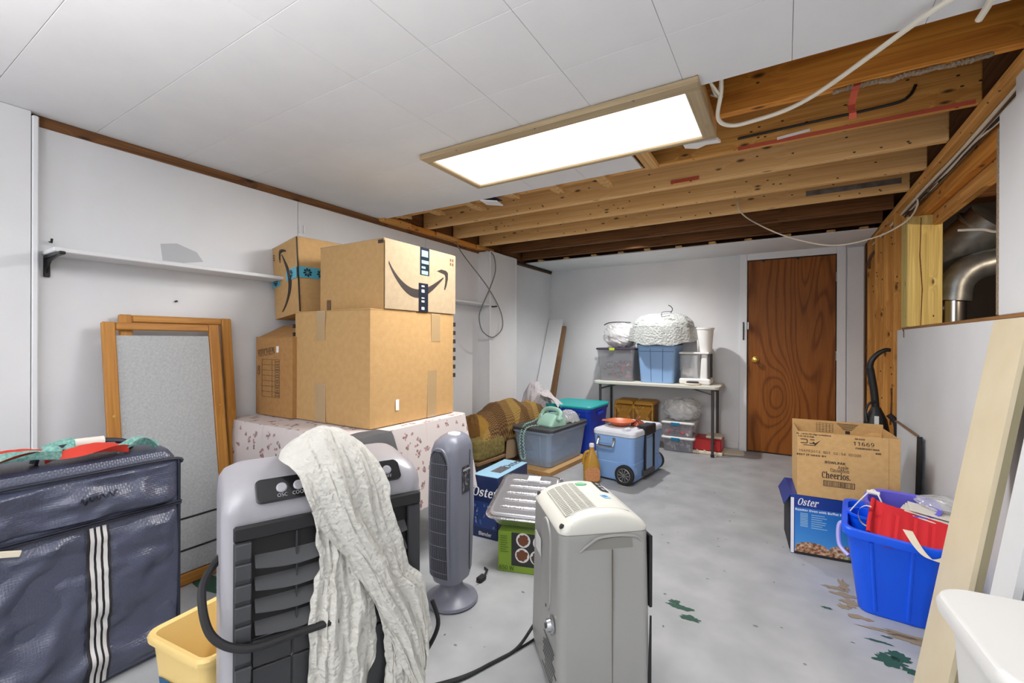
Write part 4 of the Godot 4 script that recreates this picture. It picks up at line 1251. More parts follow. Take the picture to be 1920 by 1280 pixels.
func build_left_foreground() -> void:
	# frames leaning on the wall
	for q: Array in [[-0.733, -1.211, -2.592, -2.405, 1.227, "nearer of two wooden window frames leaning on the left wall, holding frosted panes"], [-0.802, -1.285, -2.618, -2.47, 1.264, "farther wooden frame standing behind the first against the left wall"]]:
		var lean := Vector3(q[2] - q[3], q[4], 0)
		var up := lean.normalized()
		var t := thing("window_frame", q[5], "frame", Vector3(q[3], 0, (q[0] + q[1]) * 0.5))
		var n := Vector3.FORWARD.cross(up).normalized() * -1.0
		if n.x < 0: n = -n
		t.basis = Basis(Vector3(0, 0, -1), up, n)
		var L := lean.length()
		var W: float = q[0] - q[1]
		for s: float in [-1.0, 1.0]:
			part(t, "stile", span(Vector3(s * W * 0.5, 0.0, 0), Vector3(s * (W * 0.5 - 0.048), L, 0.022), 0.004), M.frame_wood)
			part(t, "screw", MB.new().tube([Vector3(s * (W * 0.5 - 0.024), L * 0.66, 0.022), Vector3(s * (W * 0.5 - 0.024), L * 0.66, 0.024)], 0.006, 10), M.brass)
		part(t, "rail", span(Vector3(-W * 0.5 + 0.0485, L - 0.035, 0.001), Vector3(W * 0.5 - 0.0485, L - 0.001, 0.021), 0.004), M.frame_wood)
		part(t, "rail", span(Vector3(-W * 0.5 + 0.0485, 0.0, 0.001), Vector3(W * 0.5 - 0.0485, 0.05, 0.021), 0.004), M.frame_wood)
		if q[4] < 1.25:
			var ys := [0.05, 0.155, 0.30, 1.185]
			for i in 3:
				part(t, "pane", span(Vector3(-W * 0.5 + 0.049, ys[i] + 0.004, 0.006), Vector3(W * 0.5 - 0.049, ys[i + 1] - 0.004, 0.011), 0.001), M.frost)
			for y: float in [0.155, 0.30]:
				part(t, "glazing_bar", span(Vector3(-W * 0.5 + 0.049, y - 0.004, 0.003), Vector3(W * 0.5 - 0.049, y + 0.004, 0.014), 0.001), M.skirt_dark)
	# suitcase
	var s := thing("suitcase", "large navy fabric suitcase with striped webbing and a front pocket zip", "suitcase", Vector3(-1.93, 0, -0.435), 90.0)
	# local x runs to the far end, z is the front
	var W := 0.68
	var D := 0.27
	var H := 0.745
	var rings := []
	var prof := [[0.0, 0.02], [0.02, 0.0], [0.06, -0.002], [0.2, -0.008], [0.38, -0.009], [0.56, -0.006], [0.66, 0.0], [0.715, 0.006], [0.738, 0.02], [0.745, 0.045]]
	for p: Array in prof:
		var ring := rr(W - p[1] * 2, D - p[1] * 2, 0.03, p[0], 5, 0, -D * 0.5)
		for i in ring.size():
			var v := ring[i]
			v.y += 0.018 * clampf(-v.z / D, 0, 1) * (p[0] / H)
			ring[i] = v
		rings.append(ring)
	part(s, "body", MB.new().loft(rings), M.suit)
	# quilted front with soft dents
	var front := func(x0: float, x1: float, y0: float, y1: float, lift: float) -> MB:
		return MB.new().sheet(56, 44, func(u: float, v: float) -> Vector3:
			var x := lerpf(x0, x1, u)
			var y := lerpf(y0, y1, v)
			var edge: float = clampf(minf(minf(u, 1.0 - u) * 16.0, minf(v, 1.0 - v) * 12.0), 0, 1)
			var diag := x * 0.55 - y * 0.85
			var puff := 0.011 * sin(diag * 26.0 + 6.0 * nz(x, y, 1.0, 2.6)) + 0.029 * nz(x * 0.55, y * 1.5, 4.0, 4.2) + 0.008 * nz(x, y, 8.0, 11.0)
			return Vector3(x, y, lerpf(-0.004, lift + puff, edge)))
	part(s, "upper_panel", front.call(-0.345, 0.338, 0.556, 0.705, 0.014), M.suit)
	part(s, "front_pocket", front.call(-0.345, 0.338, 0.02, 0.540, 0.018), M.suit)
	var zl := MB.new().join(span(Vector3(-0.345, 0.541, 0.0), Vector3(0.342, 0.549, 0.016), 0.002)).join(span(Vector3(-0.345, 0.551, 0.0), Vector3(0.342, 0.556, 0.018), 0.002))
	part(s, "zip", zl, M.suit_trim)
	part(s, "zip_pull", bx(Vector3(-0.093, 0.53, 0.026), Vector3(0.045, 0.018, 0.006), 0.003, Basis(Vector3.BACK, -0.3)), M.strap, "pale zip pull")
	for edge_y: float in [0.712]:
		part(s, "piping", MB.new().tube(curve([Vector3(-0.34, edge_y, 0.006), Vector3(0.0, edge_y + 0.002, 0.008), Vector3(0.31, edge_y, 0.004), Vector3(0.343, edge_y - 0.02, -0.02), Vector3(0.344, edge_y, -0.24)], 6), 0.006, 8), M.suit_trim)
	part(s, "piping", MB.new().tube([Vector3(0.338, 0.02, 0.0), Vector3(0.338, 0.71, 0.0)], 0.006, 8), M.suit_trim)
	var rib := func(x0: float, x1: float, lift: float) -> MB:
		return MB.new().sheet(3, 40, func(u: float, v: float) -> Vector3:
			var x := lerpf(x0, x1, u)
			var y := lerpf(0.02, 0.536, v)
			var diag := x * 0.55 - y * 0.85
			var puff := 0.011 * sin(diag * 26.0 + 6.0 * nz(x, y, 1.0, 2.6)) + 0.029 * nz(x * 0.55, y * 1.5, 4.0, 4.2) + 0.008 * nz(x, y, 8.0, 11.0)
			var edge: float = clampf(minf(v, 1.0 - v) * 12.0, 0, 1)
			return Vector3(x, y, lerpf(0.0, 0.018 + puff, edge) + lift))
	part(s, "webbing", rib.call(0.076, 0.134, 0.005), M.stripe_black)
	for x: float in [0.084, 0.1, 0.116]:
		part(s, "webbing_stripe", rib.call(x, x + 0.010, 0.009), M.stripe_white)
	# stitched script on the upper panel
	var sc := MB.new()
	var pts := []
	for i in 60:
		var u := i / 59.0
		var sx := 0.055 + u * 0.095
		var sy := 0.632 + 0.012 * sin(u * 34.0) * (1.0 if u < 0.25 else 0.6) + 0.01 * u
		var sd := sx * 0.55 - sy * 0.85
		pts.append(Vector3(sx, sy, 0.0175 + 0.011 * sin(sd * 26.0 + 6.0 * nz(sx, sy, 1.0, 2.6)) + 0.029 * nz(sx * 0.55, sy * 1.5, 4.0, 4.2) + 0.008 * nz(sx, sy, 8.0, 11.0)))
	sc.tube(pts, 0.0022, 5)
	part(s, "stitched_script", sc, M.suit_trim)
	part(s, "handle", MB.new().tube(curve([Vector3(-0.02, 0.755, -0.1), Vector3(0.0, 0.785, -0.1), Vector3(0.1, 0.8, -0.1), Vector3(0.2, 0.785, -0.1), Vector3(0.225, 0.755, -0.1)], 6), 0.011, 8), M.suit_trim)
	part(s, "handle_wrap", MB.new().tube([Vector3(0.075, 0.799, -0.1), Vector3(0.15, 0.797, -0.1)], 0.0175, 12), M.paper, "white paper wrap round the handle")
	# scarf lying on top
	var t := thing("scarf", "red and teal patterned scarf knotted on top of the suitcase", "scarf", Vector3(-2.0, 0.755, -0.435), 90.0)
	var blade := func(a: Vector3, b: Vector3, wid: float, ph: float, tip: float) -> MB:
		return MB.new().sheet(10, 24, func(u: float, v: float) -> Vector3:
			var p := a.lerp(b, v)
			var w: float = wid * (sin(PI * clampf(v * (1.0 - tip) + 0.08, 0, 1)) * 0.9 + 0.12)
			return p + Vector3(0.0, 0.012 + 0.014 * sin(u * 9.0 + ph + v * 5.0) + 0.022 * sin(PI * v), (u - 0.5) * w))
	part(t, "red_fold", blade.call(Vector3(0.0, 0.0, -0.005), Vector3(0.2, 0.0, 0.03), 0.11, 0.3, 0.1), M.scarf_red)
	part(t, "red_fold", blade.call(Vector3(-0.2, 0.008, 0.0), Vector3(0.02, 0.01, -0.01), 0.15, 1.4, 0.1), M.scarf_red)
	part(t, "teal_edge", blade.call(Vector3(0.17, 0.002, 0.02), Vector3(0.285, -0.004, 0.02), 0.06, 2.0, 0.4), M.scarf_teal)
	part(t, "teal_edge", blade.call(Vector3(-0.22, 0.01, 0.045), Vector3(0.03, 0.012, 0.03), 0.06, 0.6, 0.1), M.scarf_teal)
	part(t, "teal_edge", blade.call(Vector3(0.0, 0.02, -0.05), Vector3(0.19, 0.004, -0.03), 0.07, 0.0, 0.1), M.scarf_teal)
	part(t, "knot", MB.new().lathe([Vector2(0.004, 0.0), Vector2(0.022, 0.012), Vector2(0.026, 0.03), Vector2(0.014, 0.045), Vector2(0.002, 0.05)], 12, Vector3(0.012, 0.01, 0.01)), M.scarf_teal)
	# yellow bin
	t = thing("waste_bin", "empty pale yellow plastic bin standing beside the suitcase", "bin", Vector3(-1.415, 0, -0.672), 6.0)
	var ym := MB.new()
	ym.loft([rr(0.20, 0.18, 0.03, 0), rr(0.205, 0.185, 0.03, 0.006), rr(0.255, 0.235, 0.03, 0.30), rr(0.278, 0.258, 0.035, 0.302), rr(0.281, 0.261, 0.035, 0.316), rr(0.274, 0.254, 0.035, 0.324), rr(0.246, 0.226, 0.025, 0.32), rr(0.196, 0.176, 0.025, 0.01)])
	part(t, "tub", ym, M.yellow)
	var tp := patch(t, "tape_label", Transform3D(frame(Vector3(-0.085, 0.02, 0.115), Vector3(0, -0.09, 1)).basis, Vector3(-0.085, 0.12, 0.1055)), 0.12, 0.09, M.blue_tape)
	words(t, "ICE", 0.04, Transform3D(frame(Vector3.ZERO, Vector3(0, -0.09, 1)).basis, Vector3(-0.03, 0.165, 0.1125)), M.sky_print, 1.0)

func build_appliances() -> void:
	# ---- evaporative air cooler
	var a := thing("air_cooler", "silver and charcoal upright air cooler with louvres and a draped sheet", "air cooler", Vector3(-0.915, 0, -0.702), 67.0)
	var AC := Vector3(-0.915, 0, -0.702)
	var W := 0.457
	var D := 0.24
	var rings := []
	for p: Array in [[0.03, 0.006], [0.04, 0.0], [0.77, 0.0], [0.79, 0.003], [0.808, 0.012], [0.82, 0.028], [0.828, 0.052]]:
		var ring := rr(W - p[1] * 2, D - p[1] * 2, 0.035, p[0], 5, -0.012, -D * 0.5)
		for i in ring.size():
			if p[0] > 0.78:
				ring[i].y += 0.025 * clampf(-ring[i].z / D, 0, 1)
		rings.append(ring)
	part(a, "shell", MB.new().loft(rings), M.silver)
	part(a, "base", MB.new().loft([rr(W - 0.03, D - 0.03, 0.03, 0.012, 4, 0, -D * 0.5), rr(W - 0.02, D - 0.02, 0.03, 0.032, 4, 0, -D * 0.5)]), M.charcoal)
	for sx: float in [-0.18, 0.16]:
		for sz: float in [-0.05, -0.2]:
			part(a, "caster", MB.new().tube([Vector3(sx - 0.008, 0.014, sz), Vector3(sx + 0.008, 0.014, sz)], 0.014, 12), M.rubber)
	# dark front: a rim, then the recess
	var L := -0.219
	var R := 0.203
	part(a, "front_bezel", span(Vector3(L, 0.72, 0.0), Vector3(R, 0.752, 0.016), 0.008), M.black)
	part(a, "front_bezel", span(Vector3(L, 0.06, 0.0), Vector3(L + 0.034, 0.72, 0.014), 0.006), M.charcoal)
	part(a, "front_bezel", span(Vector3(R - 0.036, 0.06, 0.0), Vector3(R, 0.72, 0.014), 0.006), M.charcoal)
	part(a, "recess", span(Vector3(L + 0.034, 0.50, -0.0), Vector3(R - 0.036, 0.72, 0.002), 0.0), M.void_black)
	# louvre blades, bowed
	for i in 4:
		var y := 0.672 - i * 0.048
		var bl := MB.new()
		var rr2 := []
		for k in 13:
			var u := k / 12.0
			var x := lerpf(L + 0.04, R - 0.04, u)
			var sag := 0.012 * sin(PI * fposmod(u * 2.0, 1.0)) 
			var ring := PackedVector3Array()
			for q: Vector2 in [Vector2(0.002, 0.010), Vector2(0.020, -0.006), Vector2(0.022, -0.011), Vector2(0.002, -0.006)]:
				ring.append(Vector3(x, y + q.y - (sag if q.y < 0.0 else sag * 0.25), q.x))
			rr2.append(ring)
		bl.loft(rr2)
		part(a, "louvre", bl, M.charcoal2)
	for i in 9:
		part(a, "side_tab", bx(Vector3(L + 0.018, 0.70 - i * 0.044, 0.0155), Vector3(0.03, 0.036, 0.006), 0.003, Basis(Vector3.RIGHT, 0.16)), M.charcoal2)
	part(a, "divider", span(Vector3(-0.098, 0.50, 0.003), Vector3(-0.095, 0.72, 0.012), 0.0), M.charcoal)
	part(a, "divider", span(Vector3(0.09, 0.50, 0.003), Vector3(0.093, 0.72, 0.012), 0.0), M.charcoal)
	# lower panels
	for q: Array in [[L + 0.035, -0.106, 0.44, 0.498], [-0.104, R - 0.037, 0.44, 0.498], [L + 0.035, -0.106, 0.06, 0.436], [-0.104, R - 0.037, 0.06, 0.436]]:
		part(a, "lower_panel", span(Vector3(q[0], q[2], 0.0), Vector3(q[1], q[3], 0.009), 0.004), M.charcoal)
	# control panel on the sloping top
	var slope := Transform3D(Basis(Vector3.RIGHT, -0.62), Vector3(0, 0.793, -0.012))
	part(a, "control_panel", MB.new().loft([rr(0.33, 0.056, 0.012, 0.0, 4), rr(0.33, 0.056, 0.012, 0.004, 4), rr(0.322, 0.048, 0.01, 0.006, 4)]), M.black_gloss, "", Transform3D(Basis(Vector3.RIGHT, 0.86), Vector3(-0.012, 0.812, -0.012)))
	var ct := Transform3D(Basis(Vector3.RIGHT, 0.86 - PI / 2), Vector3(-0.012, 0.812, -0.012))
	for x: float in [-0.125, -0.09, 0.085, 0.118]:
		part(a, "button", MB.new().lathe([Vector2(0.0115, 0), Vector2(0.0115, 0.003), Vector2(0.009, 0.005)], 18), M.silver, "", Transform3D(Basis(Vector3.RIGHT, 0.86), Vector3(x, 0.816, -0.008)))
	var nm := ["OSC", "COOL", "TIMER", "OFF"]
	for i in 4:
		words(a, nm[i], 0.0075, ct * Transform3D(Basis.IDENTITY, Vector3([-0.113, -0.078, 0.097, 0.13][i], -0.017, 0.0065)), M.silver, 1.1)
	# its cord, looped across the front
	solo("cable", "black power cord looped across the front of the silver air cooler", "cable", MB.new().tube(curve([Vector3(-1.17, 0.66, -0.60), Vector3(-1.10, 0.63, -0.50), Vector3(-1.055, 0.60, -0.465), Vector3(-1.01, 0.535, -0.465), Vector3(-0.965, 0.50, -0.51), Vector3(-0.925, 0.497, -0.60), Vector3(-0.89, 0.497, -0.68)], 8), 0.0085, 8), M.rubber)
	solo("cable", "black cord hanging off the right side of the silver air cooler", "cable", MB.new().tube(curve([Vector3(-0.845, 0.42, -0.955), Vector3(-0.822, 0.36, -0.955), Vector3(-0.835, 0.30, -0.92), Vector3(-0.86, 0.26, -0.875), Vector3(-0.872, 0.2, -0.85)], 6), 0.006, 8), M.rubber)
	# ---- the sheet thrown over it
	var sh := thing("bedsheet", "crumpled white sheet draped over the silver air cooler", "sheet", AC, 67.0)
	var flat := func(u: float, v: float) -> Vector3: return Vector3(0, 0, 0.012 * sin(PI * u))
	var tl := [Vector3(-0.07, 0.76, 0.024), Vector3(-0.058, 0.68, 0.024), Vector3(-0.056, 0.61, 0.025), Vector3(-0.073, 0.52, 0.026), Vector3(-0.076, 0.375, 0.028), Vector3(-0.08, 0.2, 0.03), Vector3(-0.085, 0.06, 0.03)]
	var tr := [Vector3(0.04, 0.76, 0.024), Vector3(0.045, 0.70, 0.024), Vector3(0.05, 0.63, 0.025), Vector3(0.078, 0.53, 0.026), Vector3(0.078, 0.40, 0.03), Vector3(0.062, 0.30, 0.032), Vector3(0.06, 0.06, 0.034)]
	part(sh, "left_tail", drape(tl, tr, 36, 90, Vector3.BACK, 15.0, 0.007, 1.0, flat), M.sheet, "", Transform3D.IDENTITY, 60.0)
	tl = [Vector3(0.09, 0.50, 0.026), Vector3(0.105, 0.42, 0.026), Vector3(0.105, 0.32, 0.028), Vector3(0.09, 0.2, 0.03), Vector3(0.085, 0.05, 0.03)]
	tr = [Vector3(0.17, 0.48, 0.026), Vector3(0.19, 0.38, 0.028), Vector3(0.205, 0.28, 0.03), Vector3(0.215, 0.16, 0.03), Vector3(0.22, 0.04, 0.03)]
	part(sh, "right_tail", drape(tl, tr, 28, 60, Vector3.BACK, 12.0, 0.006, 4.0, flat), M.sheet, "", Transform3D.IDENTITY, 60.0)
	tl = [Vector3(-0.09, 0.80, -0.245), Vector3(-0.10, 0.85, -0.19), Vector3(-0.118, 0.868, -0.10), Vector3(-0.122, 0.866, -0.02), Vector3(-0.094, 0.832, 0.034), Vector3(-0.055, 0.73, 0.045), Vector3(0.004, 0.64, 0.05), Vector3(0.05, 0.55, 0.052), Vector3(0.085, 0.46, 0.054), Vector3(0.125, 0.38, 0.055), Vector3(0.165, 0.29, 0.055), Vector3(0.19, 0.24, 0.055)]
	tr = [Vector3(0.07, 0.80, -0.25), Vector3(0.065, 0.86, -0.19), Vector3(0.06, 0.875, -0.11), Vector3(0.074, 0.868, -0.03), Vector3(0.096, 0.81, 0.036), Vector3(0.12, 0.72, 0.042), Vector3(0.142, 0.63, 0.044), Vector3(0.155, 0.575, 0.044), Vector3(0.195, 0.53, 0.044), Vector3(0.218, 0.43, 0.044), Vector3(0.214, 0.37, 0.046), Vector3(0.20, 0.34, 0.05)]
	part(sh, "main_fall", drape(tl, tr, 56, 150, Vector3(0, 0.35, 0.9).normalized(), 11.0, 0.010, 2.0, func(u: float, v: float) -> Vector3:
		var t: float = exp(-pow((v - 0.24) / 0.13, 2.0))
		return Vector3(0, 0.066 * t * pow(sin(PI * u), 0.7), 0.016 * sin(PI * u))), M.sheet, "", Transform3D.IDENTITY, 60.0)
	# ---- tower fan
	var f := thing("tower_fan", "slim grey tower fan with a dark side grille on a round base", "fan", Vector3(-1.262, 0, -1.555), 4.0)
	part(f, "base", MB.new().lathe([Vector2(0.112, 0), Vector2(0.118, 0.008), Vector2(0.114, 0.018), Vector2(0.085, 0.03), Vector2(0.055, 0.055), Vector2(0.047, 0.085), Vector2(0.05, 0.10)], 40), M.fan_grey)
	var rg := []
	for p: Array in [[0.098, 0.05, 0.055], [0.104, 0.066, 0.078], [0.14, 0.072, 0.088], [0.40, 0.076, 0.1], [0.62, 0.073, 0.094], [0.68, 0.07, 0.09], [0.712, 0.062, 0.08], [0.73, 0.044, 0.06], [0.736, 0.02, 0.03]]:
		var ring := rr(p[1] * 2, p[2] * 2, minf(p[1] * 0.95, 0.05), p[0], 8)
		if p[0] > 0.6:
			for i in ring.size(): ring[i].y -= 0.012 * clampf(ring[i].z / 0.09, -1, 1)
		rg.append(ring)
	part(f, "column", MB.new().loft(rg), M.fan_grey)
	# grille on the front face: recessed dark field, upright wires, cross rings, light rim
	var bow := func(y: float) -> float: return lerpf(0.088, 0.1, sin(PI * clampf((y - 0.12) / 0.58, 0, 1)))
	var face := func(x: float, y: float) -> float:
		var hz: float = bow.call(y)
		var over: float = maxf(0.0, absf(x) - 0.024)
		return hz - 0.05 + sqrt(maxf(0.0, 0.05 * 0.05 - over * over))
	var field := MB.new().sheet(14, 30, func(u: float, v: float) -> Vector3:
		var y := lerpf(0.135, 0.675, v)
		var arch: float = clampf((y - 0.58) / 0.1, 0, 1)
		var hw: float = 0.056 * sqrt(maxf(0.02, 1.0 - arch * arch * 0.9))
		var x := (u * 2 - 1) * hw - 0.012
		return Vector3(x, y, face.call(x, y) + 0.0018))
	part(f, "grille_field", field, M.fan_dark)
	for i in 17:
		var x := -0.064 + i * 0.0066
		var topy: float = 0.672 - 0.075 * pow((x + 0.012) / 0.056, 2.0)
		var pts := []
		for k in 13:
			var y := lerpf(0.138, topy, k / 12.0)
			pts.append(Vector3(x, y, face.call(x, y) + 0.004))
		part(f, "grille_wire", MB.new().tube(pts, 0.0011, 4), M.fan_grey)
	for i in 9:
		var y := 0.16 + i * 0.058
		part(f, "grille_ring", MB.new().tube([Vector3(-0.064, y, face.call(-0.064, y) + 0.004), Vector3(-0.045, y, face.call(-0.045, y) + 0.004), Vector3(-0.02, y, face.call(-0.02, y) + 0.004), Vector3(0.02, y, face.call(0.02, y) + 0.004), Vector3(0.042, y, face.call(0.042, y) + 0.004)], 0.0013, 4), M.fan_grey)
	part(f, "grille_rim", MB.new().tube(curve([Vector3(0.043, 0.135, 0.084), Vector3(0.048, 0.30, 0.097), Vector3(0.048, 0.5, 0.097), Vector3(0.044, 0.62, 0.09), Vector3(0.02, 0.676, 0.088), Vector3(-0.02, 0.684, 0.087), Vector3(-0.05, 0.655, 0.082)], 6), 0.005, 8), M.fan_grey)
	# rating label on the side
	var lab := bin_print(77, rgb(40, 40, 46), [rgb(170, 172, 178), rgb(28, 28, 32), rgb(150, 152, 158)], 40)
	var lf := frame(Vector3(0.0765, 0.49, 0.03), Vector3.RIGHT)
	patch(f, "rating_label", lf, 0.056, 0.115, image_mat(lab, 0.4), 0.0016)
	words(f, "CAUTION", 0.008, lf * Transform3D(Basis.IDENTITY, Vector3(0.028, 0.1, 0.002)), M.white_print, 1.2)
	part(f, "side_seam", span(Vector3(0.0745, 0.14, -0.03), Vector3(0.0768, 0.67, -0.028), 0.0), M.fan_dark)
	part(f, "top_cap", MB.new().lathe([Vector2(0.03, 0.0), Vector2(0.028, 0.008), Vector2(0.012, 0.012)], 20, Vector3(0.005, 0.732, -0.01)), M.white)
	solo("plug", "small dark plug lying behind the base of the grey tower fan", "plug", MB.new().join(bx(Vector3(0, 0.012, 0), Vector3(0.03, 0.024, 0.05), 0.005)).join(MB.new().tube([Vector3(0, 0.012, -0.025), Vector3(-0.02, 0.012, -0.08), Vector3(-0.05, 0.006, -0.1)], 0.005, 8)).join(bx(Vector3(0.006, 0.014, 0.034), Vector3(0.003, 0.006, 0.02), 0.0)), M.rubber, Vector3(-1.238, 0.0, -1.75))

	# ---- dehumidifier
	var h := thing("dehumidifier", "pale grey domed dehumidifier standing on the bare floor in front", "dehumidifier", Vector3(-0.595, 0, -1.48), 41.3)
	var w := 0.312     # the side with the handle
	var d := 0.38
	var rg2 := []
	for p: Array in [[0.0, 0.018, 0.018], [0.012, 0.004, 0.004], [0.05, 0.0, 0.0], [0.30, 0.004, 0.004], [0.535, 0.008, 0.008], [0.548, 0.010, 0.009]]:
		rg2.append(rr(w - p[1] * 2, d - p[2] * 2, 0.03, p[0], 5))
	part(h, "body", MB.new().loft(rg2), M.dehum)
	# top cap, crowned across x
	var cap := []
	var crown := func(x: float, e: float) -> float: return 0.549 + e * (0.052 * (1.0 - pow(absf(x - 0.005) / 0.16, 2.2)) + 0.012)
	for p: Array in [[0.010, 0.0], [0.008, 0.08], [0.009, 0.35], [0.016, 0.72], [0.03, 0.93], [0.055, 1.0]]:
		var ring := dense(rr(w - p[0] * 2, d - p[0] * 2, 0.03, 0.0, 5), 22)
		for i in ring.size(): ring[i].y = crown.call(ring[i].x, p[1])
		cap.append(ring)
	# close the crown with strips across z
	var cm := MB.new().loft(cap, true, false)
	cm.sheet(14, 2, func(u: float, v: float) -> Vector3:
		var x := lerpf(-w * 0.5 + 0.056, w * 0.5 - 0.056, u)
		return Vector3(x, crown.call(x, 1.0) + 0.0005, lerpf(d * 0.5 - 0.055, -d * 0.5 + 0.055, v)))
	part(h, "top_cap", cm, M.dehum_top)
	# air grille on the crown: dark slots between slats
	var gx0 := -0.112
	var gx1 := -0.012
	var gz0 := -0.115
	var gz1 := 0.125
	part(h, "grille_field", MB.new().sheet(10, 2, func(u: float, v: float) -> Vector3:
		var x := lerpf(gx0, gx1, u)
		return Vector3(x, crown.call(x, 1.0) + 0.0015, lerpf(gz1, gz0, v))), M.dehum_grille)
	for i in 21:
		var z := lerpf(gz0, gz1, i / 20.0)
		var pts := []
		for k in 9:
			var x := lerpf(gx0, gx1, k / 8.0)
			pts.append(Vector3(x, crown.call(x, 1.0) + 0.002, z))
		part(h, "grille_slat", MB.new().tube(pts, 0.0024, 5), M.dehum_top)
	for k in 5:
		var x := lerpf(gx0, gx1, k / 4.0)
		part(h, "grille_rib", MB.new().tube([Vector3(x, crown.call(x, 1.0) + 0.002, gz0), Vector3(x, crown.call(x, 1.0) + 0.002, gz1)], 0.0022, 5), M.dehum_top)
	# controls
	for q: Array in [[0.045, -0.10, 0.042, 0.028], [0.06, 0.0, 0.03, 0.02]]:
		pass
	var spot := func(x: float, z: float) -> Transform3D:
		var sl: float = (crown.call(x + 0.01, 1.0) - crown.call(x - 0.01, 1.0)) / 0.02
		return Transform3D(Basis(Vector3.BACK, atan(sl)), Vector3(x, crown.call(x, 1.0) + 0.001, z))
	part(h, "green_badge", MB.new().lathe([Vector2(0.019, 0), Vector2(0.019, 0.0015)], 24), mat(rgb(70, 170, 110), 0.4), "", (spot.call(0.012, -0.1) as Transform3D).scaled_local(Vector3(1.2, 1, 0.8)))
	words(h, "ENERGY", 0.007, (spot.call(0.012, -0.1) as Transform3D) * Transform3D(Basis(Vector3.RIGHT, -PI / 2), Vector3(0, 0.0018, 0.003)), M.white_print)
	var dp := part(h, "display", bx(Vector3(0, 0.001, 0), Vector3(0.03, 0.002, 0.105), 0.001), M.black_gloss, "", spot.call(0.082, -0.085))
	for i in 3:
		part(dp, "display_button", bx(Vector3(0.0, 0.0025, -0.03 + i * 0.03), Vector3(0.012, 0.002, 0.014), 0.001), M.dehum)
	part(h, "blue_sticker", bx(Vector3(0, 0.001, 0), Vector3(0.026, 0.0012, 0.03), 0.0, Basis(Vector3.UP, 0.3)), M.sky_print, "", spot.call(0.058, 0.03))
	part(h, "blue_dot", bx(Vector3(0, 0.0022, 0), Vector3(0.014, 0.001, 0.014), 0.0, Basis(Vector3.UP, 0.5)), M.oster_light, "", spot.call(0.056, 0.03))
	for zq: float in [0.155, -0.155]:
		part(h, "corner_screw", MB.new().tube([Vector3(-0.132, 0.568, zq), Vector3(-0.139, 0.572, zq)], 0.008, 12), M.charcoal)
	# handle recess on the +z face: arched mouth
	var zf := d * 0.5 - 0.007
	var arch := PackedVector2Array([Vector2(-0.075, 0.0), Vector2(0.085, 0.0), Vector2(0.082, 0.028), Vector2(0.05, 0.034), Vector2(0.0, 0.034), Vector2(-0.04, 0.028), Vector2(-0.062, 0.014)])
	part(h, "handle_mouth", MB.new().prism(arch, 0.003, Transform3D(Basis.IDENTITY, Vector3(0.005, 0.502, zf - 0.002))), mat(rgb(138, 136, 130), 0.5), "flat handle recess with its shade painted as darker grey")  # no real hollow: a darker colour stands for the shade inside
	part(h, "handle_lip", MB.new().tube(curve([Vector3(-0.085, 0.498, zf), Vector3(-0.055, 0.522, zf + 0.003), Vector3(-0.02, 0.54, zf + 0.003), Vector3(0.05, 0.543, zf + 0.003), Vector3(0.1, 0.535, zf + 0.001), Vector3(0.118, 0.52, zf)], 6), 0.0045, 8), M.dehum)
	part(h, "seam", span(Vector3(0.0195, 0.01, zf), Vector3(0.021, 0.5, zf + 0.0078), 0.0), M.dehum_grille)
	# dark line of the water tank edge at the right corner
	part(h, "tank_gap", span(Vector3(w * 0.5 - 0.006, 0.30, d * 0.5 - 0.06), Vector3(w * 0.5 + 0.004, 0.53, d * 0.5 - 0.012), 0.002), M.black)
	part(h, "tank_gap", MB.new().prism(PackedVector2Array([Vector2(-0.012, 0.0), Vector2(0.0, 0.0), Vector2(0.0, 0.27), Vector2(-0.005, 0.27)]), 0.004, Transform3D(Basis.IDENTITY, Vector3(w * 0.5 - 0.004, 0.01, d * 0.5 - 0.006))), M.black)
	# back face (-x): long oval boss, drain knob, maker's panel
	var xf := frame(Vector3(-w * 0.5 + 0.004, 0, 0), Vector3.LEFT)
	part(h, "oval_boss", MB.new().loft([rr(0.11, 0.31, 0.055, 0.0, 8), rr(0.106, 0.306, 0.053, 0.006, 8), rr(0.09, 0.29, 0.045, 0.009, 8)]), M.dehum, "", Transform3D(xf.basis * Basis(Vector3.RIGHT, PI / 2), xf.origin + Vector3(0.003, 0.395, 0.03)))
	part(h, "boss_screw", MB.new().tube([Vector3(-0.155, 0.265, 0.05), Vector3(-0.16, 0.265, 0.05)], 0.005, 10), M.charcoal)
	part(h, "drain_knob", MB.new().lathe([Vector2(0.028, 0), Vector2(0.029, 0.006), Vector2(0.02, 0.008), Vector2(0.018, 0.02), Vector2(0.01, 0.022)], 28, Vector3.ZERO, Basis(Vector3.BACK, PI / 2)), M.chrome, "", Transform3D(Basis.IDENTITY, Vector3(-w * 0.5, 0.245, 0.125)))
	part(h, "drain_plug", MB.new().tube([Vector3(-w * 0.5 - 0.021, 0.245, 0.125), Vector3(-w * 0.5 - 0.025, 0.245, 0.125)], 0.008, 14), M.charcoal)
	var lines := MB.new()
	for i in 9: lines.box(Vector3(-w * 0.5 - 0.0004, 0.16 - i * 0.015, 0.08 + 0.012 * sin(i * 2.1)), Vector3(0.001, 0.005, 0.13 + 0.03 * sin(i * 5.0)), 0.0)
	part(h, "rating_print", lines, M.charcoal2)
	part(h, "boss_print", bx(Vector3(-w * 0.5 - 0.006, 0.43, -0.05), Vector3(0.001, 0.06, 0.08), 0.0), M.pillow)
